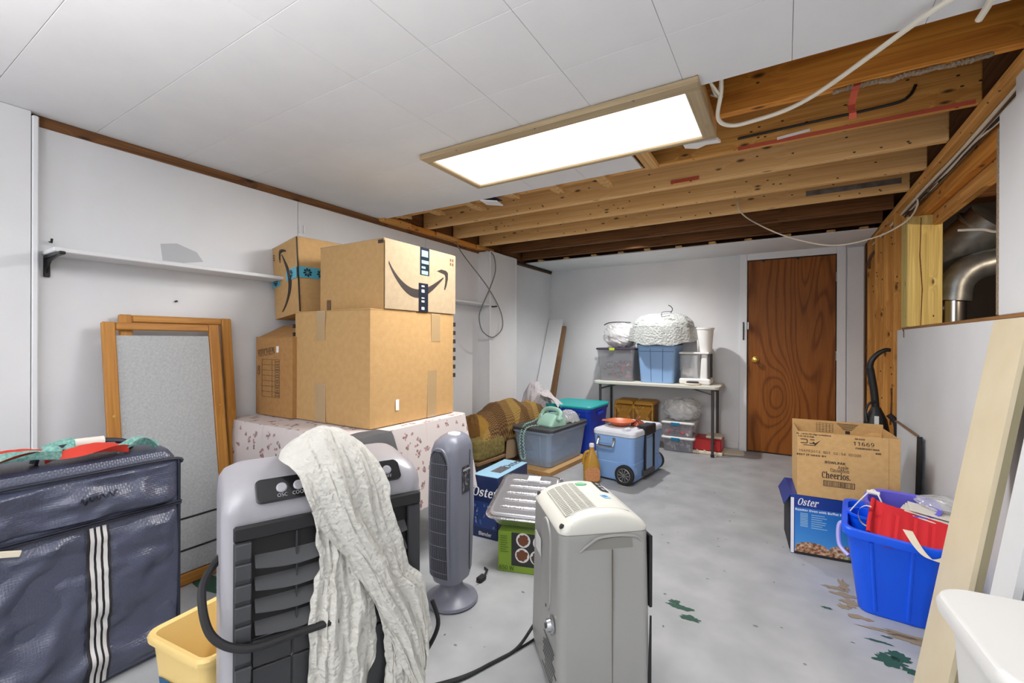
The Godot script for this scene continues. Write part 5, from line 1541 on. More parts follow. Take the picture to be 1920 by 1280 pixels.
	solo("cable", "black power cord of the dehumidifier trailing across the floor to the left", "cable", MB.new().tube(curve([Vector3(-0.775, 0.13, -1.56), Vector3(-0.82, 0.06, -1.52), Vector3(-0.845, 0.009, -1.42), Vector3(-0.889, 0.007, -1.3), Vector3(-0.93, 0.007, -1.2), Vector3(-1.0, 0.007, -1.1)], 8), 0.006, 8), M.rubber)
	solo("cable", "thin black wire lying beside the dehumidifier's power cord", "cable", MB.new().tube(curve([Vector3(-0.80, 0.006, -1.60), Vector3(-0.825, 0.005, -1.48), Vector3(-0.87, 0.005, -1.36), Vector3(-0.93, 0.005, -1.22), Vector3(-1.02, 0.005, -1.1)], 8), 0.004, 8), M.rubber)

func food_image(sd: int, top: Color, low: Color, w := 256, h := 192) -> Image:
	# a printed photograph: plates of browned food along the bottom of a plain ground
	var im := Image.create(w, h, false, Image.FORMAT_RGB8)
	for y in h:
		for x in w: im.set_pixel(x, y, top.lerp(low, clampf(float(y) / h * 1.6 - 0.2, 0, 1)))
	var rng := RandomNumberGenerator.new()
	rng.seed = sd
	for q: Array in [[0.5, 0.97, 0.6, 0.16], [0.2, 0.84, 0.19, 0.12], [0.6, 0.80, 0.2, 0.11], [0.74, 0.93, 0.22, 0.09], [0.42, 0.96, 0.14, 0.06]]:
		var base: Color = [rgb(168, 112, 70), rgb(186, 138, 96), rgb(150, 150, 90), rgb(130, 86, 58)][rng.randi() % 4]
		for y in h:
			for x in w:
				var e := pow((x - q[0] * w) / (q[2] * w), 2) + pow((y - q[1] * h) / (q[3] * h), 2)
				if e < 1.0:
					var n := nz(x * 0.07, y * 0.07, sd, 1.0)
					im.set_pixel(x, y, base.lightened(clampf(n * 0.8 + 0.15, 0, 0.6)).darkened(clampf(-n * 0.8, 0, 0.5)))
	return im

func build_middle() -> void:
	# ---- tall blue appliance box
	var t := thing("appliance_box", "tall dark blue appliance box with white script, behind the grey tower fan", "box", Vector3(-1.495, 0, -2.325), 3.0)
	part(t, "body", bx(Vector3(0, 0.18, 0), Vector3(0.17, 0.36, 0.38), 0.003), M.oster_dark)
	part(t, "top_flap", bx(Vector3(0, 0.3625, 0), Vector3(0.168, 0.004, 0.378), 0.001), M.sky_print, "pale printed top flap")
	var zf := frame(Vector3(0, 0, 0.1905), Vector3.BACK)
	var xf := frame(Vector3(0.0855, 0, 0), Vector3.RIGHT)
	words(t, "Oster", 0.05, Transform3D(zf.basis, Vector3(0.0, 0.265, 0.1905)), M.white_print, 0.9, "Droid Serif", true, 0.25)
	words(t, "Oster", 0.095, Transform3D(xf.basis, Vector3(0.0855, 0.255, 0.02)), M.white_print, 1.25, "Droid Serif", true, 0.25)
	words(t, "Oster", 0.05, Transform3D(Basis(Vector3(0, 0, -1), Vector3(-1, 0, 0), Vector3(0, 1, 0)), Vector3(0.02, 0.3646, -0.11)), M.ink, 1.0, "Droid Serif", true, 0.25)
	patch(t, "top_print", Transform3D(Basis(Vector3(0, 0, -1), Vector3(-1, 0, 0), Vector3(0, 1, 0)), Vector3(0.05, 0.3646, 0.1)), 0.13, 0.07, image_mat(bin_print(8, rgb(90, 90, 96), [rgb(40, 40, 44), rgb(150, 100, 80), rgb(60, 60, 66)], 30), 0.4), 0.0006)
	var fi := image_mat(bin_print(9, rgb(30, 56, 116), [rgb(60, 96, 160), rgb(150, 160, 180), rgb(24, 36, 70), rgb(90, 110, 150)], 26), 0.35)
	patch(t, "picture_print", Transform3D(zf.basis, Vector3(-0.08, 0.06, 0.1902)), 0.16, 0.15, fi, 0.0006)
	patch(t, "picture_print", Transform3D(xf.basis, Vector3(0.0852, 0.05, 0.17)), 0.34, 0.15, fi, 0.0006)
	words(t, "Blender", 0.02, Transform3D(zf.basis, Vector3(0.0, 0.025, 0.1905)), M.white_print, 0.9)
	# ---- green food box with a foil pan on it
	t = thing("appliance_box", "low green printed box carrying the foil pan", "box", Vector3(-1.14, 0, -2.045), 17.0)
	part(t, "body", bx(Vector3(0.02, 0.1, 0), Vector3(0.30, 0.2, 0.28), 0.003), M.green_box)
	var gi := food_image(31, rgb(44, 44, 42), rgb(40, 40, 38))
	patch(t, "picture_print", frame(Vector3(-0.06, 0.035, 0.1405), Vector3.BACK), 0.2, 0.164, mat(rgb(44, 46, 44), 0.4), 0.0006)
	for q: Vector2 in [Vector2(0.0, 0.165), Vector2(-0.005, 0.09), Vector2(0.07, 0.085), Vector2(0.085, 0.16)]:
		part(t, "plate_print", MB.new().lathe([Vector2(0.036, 0), Vector2(0.036, 0.0006)], 28, Vector3.ZERO, Basis(Vector3.RIGHT, PI / 2)), M.white_print, "", Transform3D(Basis.IDENTITY, Vector3(q.x, q.y, 0.1412)))
		part(t, "food_print", blotch(int(q.x * 1000) + 300, Vector3.ZERO, 0.027, 0.027, 0.2), mat([rgb(120, 70, 40), rgb(60, 48, 40), rgb(150, 120, 60), rgb(80, 60, 44)][int(absf(q.x * 100)) % 4], 0.5), "", Transform3D(Basis(Vector3.RIGHT, PI / 2), Vector3(q.x, q.y, 0.1428)))
	for i in 8:
		patch(t, "text_line", frame(Vector3(-0.118, 0.175 - i * 0.011, 0.1405), Vector3.BACK), 0.035 + 0.008 * sin(i * 3.0), 0.004, mat(rgb(96, 124, 36), 0.4), 0.0005)
	words(t, "650 W", 0.02, frame(Vector3(-0.085, 0.02, 0.141), Vector3.BACK), mat(rgb(60, 80, 24), 0.4))
	# foil pan, tipped up at the back
	t = thing("foil_pan", "shallow rectangular foil pan with a ridged lid tilted on the green box", "foil pan", Vector3(-1.13, 0.208, -1.92), 17.0)
	var tip := Transform3D(Basis(Vector3.RIGHT, 0.24), Vector3.ZERO)
	var pan := MB.new()
	var pr := []
	for p: Array in [[0.27, 0.35, 0.0], [0.275, 0.355, 0.004], [0.315, 0.395, 0.055], [0.35, 0.43, 0.057], [0.354, 0.434, 0.062], [0.345, 0.425, 0.066], [0.315, 0.395, 0.064]]:
		var ring := rr(p[0], p[1], 0.05, p[2], 14, 0, -0.2)
		for i in ring.size():
			if p[2] > 0.003 and p[2] < 0.056:
				var o := (ring[i] - Vector3(0, p[2], -0.2)).normalized()
				ring[i] += o * 0.003 * (1 if i % 2 else -1)
		pr.append(ring)
	pan.loft(pr, true, true)
	part(t, "pan", pan, M.foil, "", tip)
	part(t, "lid", MB.new().loft([rr(0.318, 0.398, 0.045, 0.066, 6, 0, -0.2), rr(0.30, 0.38, 0.04, 0.074, 6, 0, -0.2), rr(0.28, 0.36, 0.035, 0.076, 6, 0, -0.2)]), mat(rgb(176, 178, 184), 0.25, 0.6), "", tip)
	for i in 5:
		var rg := []
		for k in 9:
			var a := PI * k / 8.0
			rg.append(Vector2(0.011 * cos(a), 0.009 * sin(a)))
		var rid := MB.new()
		var rs := []
		for u: float in [-1.0, -0.96, -0.85, 0.85, 0.96, 1.0]:
			var ring := PackedVector3Array()
			var sc: float = 0.2 if absf(u) > 0.99 else (0.7 if absf(u) > 0.95 else 1.0)
			for p: Vector2 in rg: ring.append(Vector3(u * 0.115, 0.0755 + p.y * sc, -0.07 - i * 0.065 + p.x * sc))
			rs.append(ring)
		rid.loft(rs)
		part(t, "ridge", rid, M.foil, "", tip)
	patch(t, "paper_label", tip * Transform3D(Basis(Vector3.RIGHT, -PI / 2), Vector3(-0.02, 0.0865, -0.315)), 0.07, 0.05, M.white_print, 0.0008)
	# ---- bench with olive cushion, blanket heap, cloth
	t = thing("bench_seat", "low dark bench with an olive patterned cushion by the left wall", "seat", Vector3(-2.31, 0, -3.17), -3.0)
	var cu := []
	for p: Array in [[0.15, 0.05], [0.155, 0.015], [0.18, 0.0], [0.28, 0.0], [0.31, 0.015], [0.325, 0.06], [0.33, 0.15]]:
		cu.append(rr(0.38 - p[1] * 2, 0.40 - p[1] * 2, 0.04, p[0], 5))
	part(t, "cushion", MB.new().loft(cu), M.olive)
	part(t, "seat_frame", bx(Vector3(0, 0.135, 0), Vector3(0.38, 0.028, 0.40), 0.005), M.plank)
	for sx: float in [-1.0, 1.0]:
		for sz: float in [-1.0, 1.0]:
			part(t, "leg", bx(Vector3(sx * 0.17, 0.06, sz * 0.18), Vector3(0.03, 0.12, 0.03), 0.004), M.skirt_dark)
	part(t, "stretcher", bx(Vector3(0.17, 0.05, 0), Vector3(0.018, 0.02, 0.32), 0.003), M.plank)
	var mound := func(cx: float, cz: float, hx: float, hz: float, y0: float, y1: float, ph: float) -> MB:
		var rs := []
		for k in 12:
			var f := k / 11.0
			var ring := PackedVector3Array()
			for i in 48:
				var a := TAU * i / 48.0
				var sq := pow(pow(absf(cos(a)), 2.6) + pow(absf(sin(a)), 2.6), -1.0 / 2.6)
				var sc: float = cos(f * PI * 0.5 * 0.98) * 0.75 + 0.25 * (1.0 - f)
				var n := 1.0 + 0.10 * nz(cos(a) * 1.5 + ph, sin(a) * 1.5, f * 2.0, 1.6)
				ring.append(Vector3(cx + cos(a) * hx * sq * sc * n, lerpf(y0, y1, sin(f * PI * 0.5)) + 0.02 * nz(cos(a) * 2.0 * sc, sin(a) * 2.0 * sc, ph, 2.0), cz + sin(a) * hz * sq * sc * n))
			rs.append(ring)
		return MB.new().loft(rs)
	var st := thing("storage_chest", "low chest under a beige cover, buried below the brown blanket", "chest", Vector3(-2.31, 0, -3.93))
	part(st, "box", bx(Vector3(0, 0.13, -0.03), Vector3(0.3, 0.26, 0.98), 0.02), M.plank)
	part(st, "cover", MB.new().sheet(16, 20, func(u: float, v: float) -> Vector3:
		var x := lerpf(-0.16, 0.21, u)
		var y: float = 0.275 - maxf(0.0, x - 0.155) * 3.6 
		return Vector3(minf(x, 0.165) + 0.014 * sin(v * 30.0) * clampf((0.28 - y) * 6.0, 0, 1), maxf(y, 0.06), lerpf(-0.5, 0.5, v))), M.beige)
	t = thing("blanket", "heap of brown and gold zigzag blanket beside the clear tote", "blanket", Vector3.ZERO)
	var bl := func(x0: float, z0: float, x1: float, z1: float, wid: float, h0: float, h1: float, ph: float) -> MB:
		return MB.new().sheet(36, 26, func(u: float, v: float) -> Vector3:
			var x := lerpf(x0, x1, u)
			var z := lerpf(z0, z1, u)
			var s := v * 2.0 - 1.0
			var arch := pow(maxf(0.0, 1.0 - s * s), 0.55)
			var rise: float = sin(PI * clampf(u, 0.001, 0.999))
			return Vector3(x + s * wid, lerpf(0.26, h1, pow(rise, 0.5)) * arch + 0.26 * (1.0 - arch) + 0.03 * nz(u * 2.0 + ph, v * 2.0, 1.0, 2.0) + 0.006 * sin(u * 22.0 + ph), z + 0.03 * s + 0.02 * sin(v * 6.0 + ph)))
	part(t, "fold", bl.call(-2.31, -3.04, -2.31, -4.15, 0.18, 0.36, 0.585, 0.0), M.throw)
	part(t, "fold", bl.call(-2.25, -3.55, -2.24, -4.33, 0.155, 0.34, 0.535, 1.7), M.throw)
	part(t, "pillow_end", mound.call(-2.33, -3.2, 0.17, 0.15, 0.335, 0.50, 2.0), M.gold_cloth, "golden patterned pillow end")
	t = thing("lace_cloth", "white cloth with small dark print piled behind the blanket", "cloth", Vector3.ZERO)
	part(t, "bundle", mound.call(-2.40, -4.42, 0.16, 0.16, 0.29, 0.70, 5.0), M.lace)
	part(t, "bundle", mound.call(-2.24, -4.36, 0.15, 0.15, 0.3, 0.62, 8.0), M.lace)
	part(t, "trailing_end", MB.new().sheet(10, 16, func(u: float, v: float) -> Vector3: return Vector3(-2.24 + v * 0.26, 0.60 - v * v * 0.13 + 0.016 * sin(u * 9.0 + v * 7.0), -4.26 + 0.14 * (u - 0.5) + 0.04 * v)), M.lace)
	# ---- boards leaning in the far corner
	var lean := func(called: String, label: String, x: float, w: float, z0: float, y1: float, z1: float, th: float, m: Material, xt: float) -> void:
		var o := Vector3(x, 0.0, z0)
		var up := (Vector3(xt, y1, z1) - o)
		var L := up.length()
		up = up.normalized()
		var xx := Vector3.RIGHT
		var nn := xx.cross(up).normalized()
		xx = up.cross(nn)
		var q := thing(called, label, "board", o)
		q.basis = Basis(xx, up, nn)
		part(q, "face", bx(Vector3(0, L * 0.5, 0), Vector3(w, L, th), 0.003), m)
	lean.call("board", "white shelf board leaning in the far left corner", -2.52, 0.2, -4.62, 1.43, -5.235, 0.018, M.drywall, -2.53)
	lean.call("board", "bare brown timber leaning in the far left corner beside the white board", -2.42, 0.075, -4.74, 1.34, -5.22, 0.04, M.plank, -2.42)
	# ---- clear tote with black lid
	t = thing("cardboard_flat", "flattened brown cardboard lying under the clear tote", "cardboard", Vector3(-1.88, 0, -3.80), -4.0)
	part(t, "sheet", bx(Vector3(0.01, 0.014, 0.02), Vector3(0.42, 0.028, 0.78), 0.004), M.card_dark)
	part(t, "sheet", bx(Vector3(0.03, 0.034, 0.04), Vector3(0.38, 0.011, 0.74), 0.003), M.card)
	t = thing("storage_tote", "clear bluish storage tote with a black lid carrying the telephone", "storage tote", Vector3(-1.885, 0.041, -3.80), -4.0)
	part(t, "bin", tub(0.34, 0.62, 0.405, 0.70, 0.315, 0.05, 0.004, 0.012, 0.018), M.tote_clear)
	for x: float in [-0.09, 0.09]:
		part(t, "wall_rib", MB.new().tube([Vector3(x * 0.9, 0.02, 0.314), Vector3(x, 0.28, 0.35)], 0.006, 6), M.tote_clear)
	part(t, "lid", MB.new().loft([rr(0.43, 0.725, 0.06, 0.316, 6), rr(0.436, 0.731, 0.06, 0.32, 6), rr(0.436, 0.731, 0.06, 0.337, 6), rr(0.42, 0.715, 0.055, 0.343, 6), rr(0.38, 0.675, 0.05, 0.343, 6), rr(0.365, 0.66, 0.05, 0.337, 6)]), M.lid_black)
	solo("folded_clothes", "pale folded cloth seen through the wall of the clear tote", "cloth", MB.new().join(bx(Vector3(0, 0.055, 0), Vector3(0.27, 0.09, 0.5), 0.03)).join(bx(Vector3(0.02, 0.145, 0.06), Vector3(0.24, 0.08, 0.36), 0.03, Basis(Vector3.UP, 0.2))), M.light_blue, Vector3(-1.885, 0.052, -3.80), -4.0)
	# telephone
	t = thing("telephone", "mint green desk telephone with a coiled cord on the black tote lid", "telephone", Vector3(-1.835, 0.3795, -3.70), -20.0)
	part(t, "base", MB.new().loft([rr(0.2, 0.21, 0.03, 0.0, 5), rr(0.205, 0.215, 0.03, 0.012, 5), rr(0.19, 0.19, 0.03, 0.05, 5, 0, -0.008), rr(0.16, 0.11, 0.03, 0.098, 5, 0, -0.035), rr(0.14, 0.09, 0.03, 0.104, 5, 0, -0.037)]), M.mint)
	var dial := part(t, "dial", MB.new().lathe([Vector2(0.05, 0), Vector2(0.05, 0.008), Vector2(0.03, 0.012)], 28, Vector3(0.01, 0.056, 0.048), Basis(Vector3.RIGHT, 0.55)), M.mint_dark)
	for i in 9:
		var a := TAU * i / 10.0
		part(dial, "finger_hole", MB.new().lathe([Vector2(0.006, 0), Vector2(0.006, 0.002)], 10, Vector3(0.01, 0.056, 0.048) + Basis(Vector3.RIGHT, 0.55) * Vector3(cos(a) * 0.036, 0.0105, sin(a) * 0.036), Basis(Vector3.RIGHT, 0.55)), M.white_print)
	part(t, "handset", MB.new().tube(curve([Vector3(-0.125, 0.075, 0.0), Vector3(-0.118, 0.115, -0.02), Vector3(-0.06, 0.14, -0.035), Vector3(0.04, 0.14, -0.035), Vector3(0.1, 0.118, -0.02), Vector3(0.112, 0.085, 0.0)], 6), 0.021, 12), M.mint)
	part(t, "earpiece", MB.new().lathe([Vector2(0.03, 0), Vector2(0.033, 0.01), Vector2(0.022, 0.034)], 18, Vector3(-0.125, 0.055, 0.004)), M.mint)
	part(t, "earpiece", MB.new().lathe([Vector2(0.03, 0), Vector2(0.033, 0.01), Vector2(0.022, 0.034)], 18, Vector3(0.112, 0.062, 0.004)), M.mint)
	var coil := MB.new()
	var path := curve([Vector3(-0.12, 0.06, 0.02), Vector3(-0.115, 0.03, 0.12), Vector3(-0.07, 0.012, 0.27), Vector3(-0.06, -0.10, 0.325), Vector3(-0.065, -0.24, 0.31), Vector3(-0.03, -0.275, 0.315), Vector3(0.01, -0.24, 0.325), Vector3(0.01, -0.08, 0.345), Vector3(0.01, 0.012, 0.30), Vector3(0.02, 0.02, 0.14)], 26)
	var helix := []
	for i in path.size():
		var p: Vector3 = path[i]
		var a := i * 1.25
		helix.append(p + Vector3(cos(a) * 0.0075, 0.0, sin(a) * 0.0075) + Vector3(0, sin(a) * 0.004, 0))
	part(t, "coiled_cord", coil.tube(helix, 0.0032, 5), M.mint)
	solo("plastic_wrap", "crumpled clear plastic wrapping heaped behind the telephone", "plastic wrap", mound.call(0, 0, 0.11, 0.13, 0.0, 0.10, 3.0), M.bag_clear, Vector3(-1.80, 0.382, -3.98))
	# wire basket of cable by it
	solo("cable", "loop of thin black cable on the right end of the black tote lid", "cable", MB.new().tube(curve([Vector3(-1.77, 0.388, -3.86), Vector3(-1.72, 0.41, -4.0), Vector3(-1.72, 0.43, -4.09), Vector3(-1.76, 0.42, -4.13), Vector3(-1.82, 0.39, -4.1)], 6), 0.005, 6), M.charcoal2)
	# ---- blue tote with teal lid
	t = thing("storage_tote", "large deep blue storage tote with a teal lid", "storage tote", Vector3(-1.915, 0, -4.50), -1.0)
	part(t, "bin", tub(0.44, 0.45, 0.51, 0.52, 0.465, 0.06, 0.004, 0.01, 0.03), M.blue_tote)
	part(t, "lid", MB.new().loft([rr(0.535, 0.55, 0.07, 0.462, 6), rr(0.545, 0.56, 0.07, 0.468, 6), rr(0.545, 0.56, 0.07, 0.482, 6), rr(0.53, 0.545, 0.065, 0.49, 6), rr(0.47, 0.485, 0.06, 0.49, 6), rr(0.45, 0.465, 0.06, 0.484, 6)]), M.teal_lid)
	for x: float in [-0.12, 0.12]:
		part(t, "wall_rib", MB.new().tube([Vector3(x * 0.88, 0.02, 0.226), Vector3(x, 0.42, 0.258)], 0.012, 8), M.blue_tote)
	part(t, "grip", bx(Vector3(0.262, 0.40, 0), Vector3(0.02, 0.03, 0.14), 0.006), M.blue_tote)
	# ---- wheeled cool box
	t = thing("cool_box", "light blue wheeled cool box with a white lid and chrome handle", "cool box", Vector3(-1.155, 0, -3.845), -8.0)
	var rs := []
	for p: Array in [[0.018, 0.325, 0.56], [0.03, 0.335, 0.575], [0.16, 0.345, 0.59], [0.165, 0.335, 0.58], [0.34, 0.36, 0.615], [0.375, 0.365, 0.62]]:
		rs.append(rr(p[1], p[2], 0.045, p[0], 6))
	part(t, "body", MB.new().loft(rs), M.cooler_blue)
	part(t, "lid", MB.new().loft([rr(0.362, 0.62, 0.045, 0.377, 6), rr(0.375, 0.632, 0.05, 0.382, 6), rr(0.375, 0.632, 0.05, 0.408, 6), rr(0.355, 0.61, 0.045, 0.422, 6), rr(0.30, 0.55, 0.04, 0.424, 6), rr(0.29, 0.54, 0.04, 0.419, 6)]), M.cooler_lid)
	part(t, "lid_grip", MB.new().tube([Vector3(0.09, 0.423, 0.285), Vector3(0.09, 0.423, 0.2)], 0.022, 12), M.cooler_lid)
	for s: float in [1.0, -1.0]:
		var hn := MB.new().tube(curve([Vector3(-0.125, 0.345, s * 0.305), Vector3(-0.125, 0.31, s * 0.33), Vector3(-0.11, 0.295, s * 0.338), Vector3(0.0, 0.295, s * 0.338), Vector3(0.015, 0.31, s * 0.33), Vector3(0.015, 0.345, s * 0.305)], 5), 0.009, 8)
		var sh := part(t, "side_handle", hn, M.chrome)
		for x: float in [-0.125, 0.015]:
			part(sh, "handle_mount", bx(Vector3(x, 0.345, s * 0.306), Vector3(0.028, 0.04, 0.02), 0.005), M.chrome)
	part(t, "handle_recess", bx(Vector3(-0.055, 0.335, 0.302), Vector3(0.14, 0.055, 0.012), 0.005), M.light_blue)
	for s: float in [1.0, -1.0]:
		var z := s * 0.262
		part(t, "wheel_arch", MB.new().tube([Vector3(0.092, 0.085, z - 0.03), Vector3(0.092, 0.085, z + 0.034)], 0.092, 28), M.cooler_blue)
		var tyre := part(t, "tyre", MB.new().lathe([Vector2(0.05, -0.018), Vector2(0.074, -0.018), Vector2(0.08, -0.012), Vector2(0.08, 0.012), Vector2(0.074, 0.018), Vector2(0.05, 0.018)], 36, Vector3(0.11, 0.08, z + s * 0.055), Basis(Vector3.RIGHT, PI / 2)), M.rubber)
		var hub := MB.new().lathe([Vector2(0.058, -0.01), Vector2(0.058, 0.017), Vector2(0.052, 0.02), Vector2(0.046, 0.014), Vector2(0.02, 0.014), Vector2(0.016, 0.022), Vector2(0.004, 0.023)], 32, Vector3(0.11, 0.08, z + s * 0.055), Basis(Vector3.RIGHT, PI / 2 * s))
		for k in 10:
			var a := TAU * k / 10.0
			hub.box(Vector3(0.11 + cos(a) * 0.033, 0.08 + sin(a) * 0.033, z + s * 0.071), Vector3(0.026, 0.008, 0.006), 0.001, Basis(Vector3.BACK, a))
		part(tyre, "hub", hub, M.steel)
	part(t, "axle", MB.new().tube([Vector3(0.11, 0.08, -0.31), Vector3(0.11, 0.08, 0.31)], 0.012, 8), M.rubber)
	for z: float in [0.09, -0.09]:
		part(t, "pull_rail", bx(Vector3(0.186, 0.23, z), Vector3(0.016, 0.30, 0.022), 0.004), M.black)
	part(t, "rail_pocket", bx(Vector3(0.178, 0.21, 0), Vector3(0.012, 0.27, 0.155), 0.004), M.light_blue)
	part(t, "rail_foot", bx(Vector3(0.178, 0.06, 0.0), Vector3(0.02, 0.05, 0.24), 0.006), M.charcoal2)
	part(t, "pull_grip", MB.new().join(bx(Vector3(0.185, 0.41, 0.0), Vector3(0.035, 0.085, 0.21), 0.014)).join(bx(Vector3(0.15, 0.438, 0.0), Vector3(0.07, 0.022, 0.19), 0.008)), M.black)
	part(t, "foot", bx(Vector3(-0.13, 0.01, 0.0), Vector3(0.04, 0.02, 0.45), 0.005), M.rubber)
	t = thing("dish", "shallow orange dish lying on the white lid of the cool box", "dish", Vector3(-1.215, 0.425, -3.80), 10.0)
	part(t, "bowl", MB.new().lathe([Vector2(0.06, 0), Vector2(0.065, 0.004), Vector2(0.115, 0.035), Vector2(0.122, 0.04), Vector2(0.118, 0.042), Vector2(0.108, 0.036), Vector2(0.06, 0.008)], 36), M.orange)
	part(t, "tab_handle", bx(Vector3(-0.128, 0.039, 0.03), Vector3(0.05, 0.008, 0.05), 0.003), M.orange)
	solo("copper_scraps", "crumpled copper foil scraps beside the orange dish", "foil", MB.new().join(mound.call(0, 0, 0.06, 0.045, 0.0, 0.045, 4.0)).join(bx(Vector3(-0.01, 0.05, 0.0), Vector3(0.09, 0.006, 0.03), 0.0, Basis(Vector3.BACK, 0.9))).join(bx(Vector3(0.03, 0.035, 0.02), Vector3(0.08, 0.006, 0.03), 0.0, Basis(Vector3.BACK, -0.6))), M.copper, Vector3(-1.08, 0.424, -3.86))
	# ---- cooking oil
	t = thing("oil_jug", "amber cooking oil jug with a looped handle and white cap", "jug", Vector3(-1.35, 0, -3.47), 30.0)
	var jr := []
	for p: Array in [[0.0, 0.06, 0.045], [0.006, 0.068, 0.052], [0.10, 0.07, 0.054], [0.15, 0.066, 0.052], [0.21, 0.042, 0.038], [0.255, 0.022, 0.022], [0.285, 0.017, 0.017]]:
		jr.append(rr(p[1] * 2, p[2] * 2, minf(p[1], p[2]) * 0.85, p[0], 6, 0.0, 0.0))
	var bottle := part(t, "bottle", MB.new().loft(jr), M.oil)
	part(t, "handle", MB.new().tube(curve([Vector3(-0.02, 0.25, 0), Vector3(-0.05, 0.235, 0), Vector3(-0.066, 0.19, 0), Vector3(-0.066, 0.14, 0)], 6), 0.012, 10), M.oil)
	part(t, "cap", MB.new().lathe([Vector2(0.021, 0.284), Vector2(0.021, 0.306), Vector2(0.018, 0.312)], 20), M.white)
	part(t, "label", MB.new().loft([rr(0.10, 0.004, 0.0015, 0.02, 2, 0, 0.056), rr(0.12, 0.004, 0.0015, 0.05, 2, 0, 0.056), rr(0.12, 0.004, 0.0015, 0.10, 2, 0, 0.056), rr(0.08, 0.004, 0.0015, 0.13, 2, 0, 0.056)]), M.oil_label)

func puffed(hx: float, hy: float, hz: float, ph: float, wrinkle := 0.06, n := 40, m := 22) -> MB:
	# a stuffed bag: squashed ball with wrinkles, base at y = 0
	var rs := []
	for k in m + 1:
		var f := k / float(m)
		var lat := (f - 0.5) * PI * 0.985
		var ring := PackedVector3Array()
		for i in n:
			var a := TAU * i / n
			var c := pow(maxf(cos(lat), 0.0), 0.6)
			var d := Vector3(cos(a) * c, sin(lat) * (0.92 if lat > 0 else 0.8), sin(a) * c)
			var w := 1.0 + wrinkle * 0.7 * (0.4 - absf(nz(d.x * 3.0 + ph, d.y * 3.0, d.z * 3.0, 1.0)) * 2.0) + wrinkle * nz(d.x * 1.6 + ph, d.y * 1.6, d.z * 1.6, 1.3) + wrinkle * 0.5 * nz(d.x * 5.0 + ph, d.y * 5.0, d.z * 5.0, 1.2)
			ring.append(Vector3(d.x * hx * w, d.y * hy * w, d.z * hz * w))
		rs.append(ring)
	var mb := MB.new().loft(rs)
	var lo := 1e9
	for p in mb.v: lo = minf(lo, p.y)
	for i in mb.v.size():
		mb.v[i].y -= lo
		if mb.v[i].y < hy * 0.12: mb.v[i].y = mb.v[i].y * 0.3
	return mb

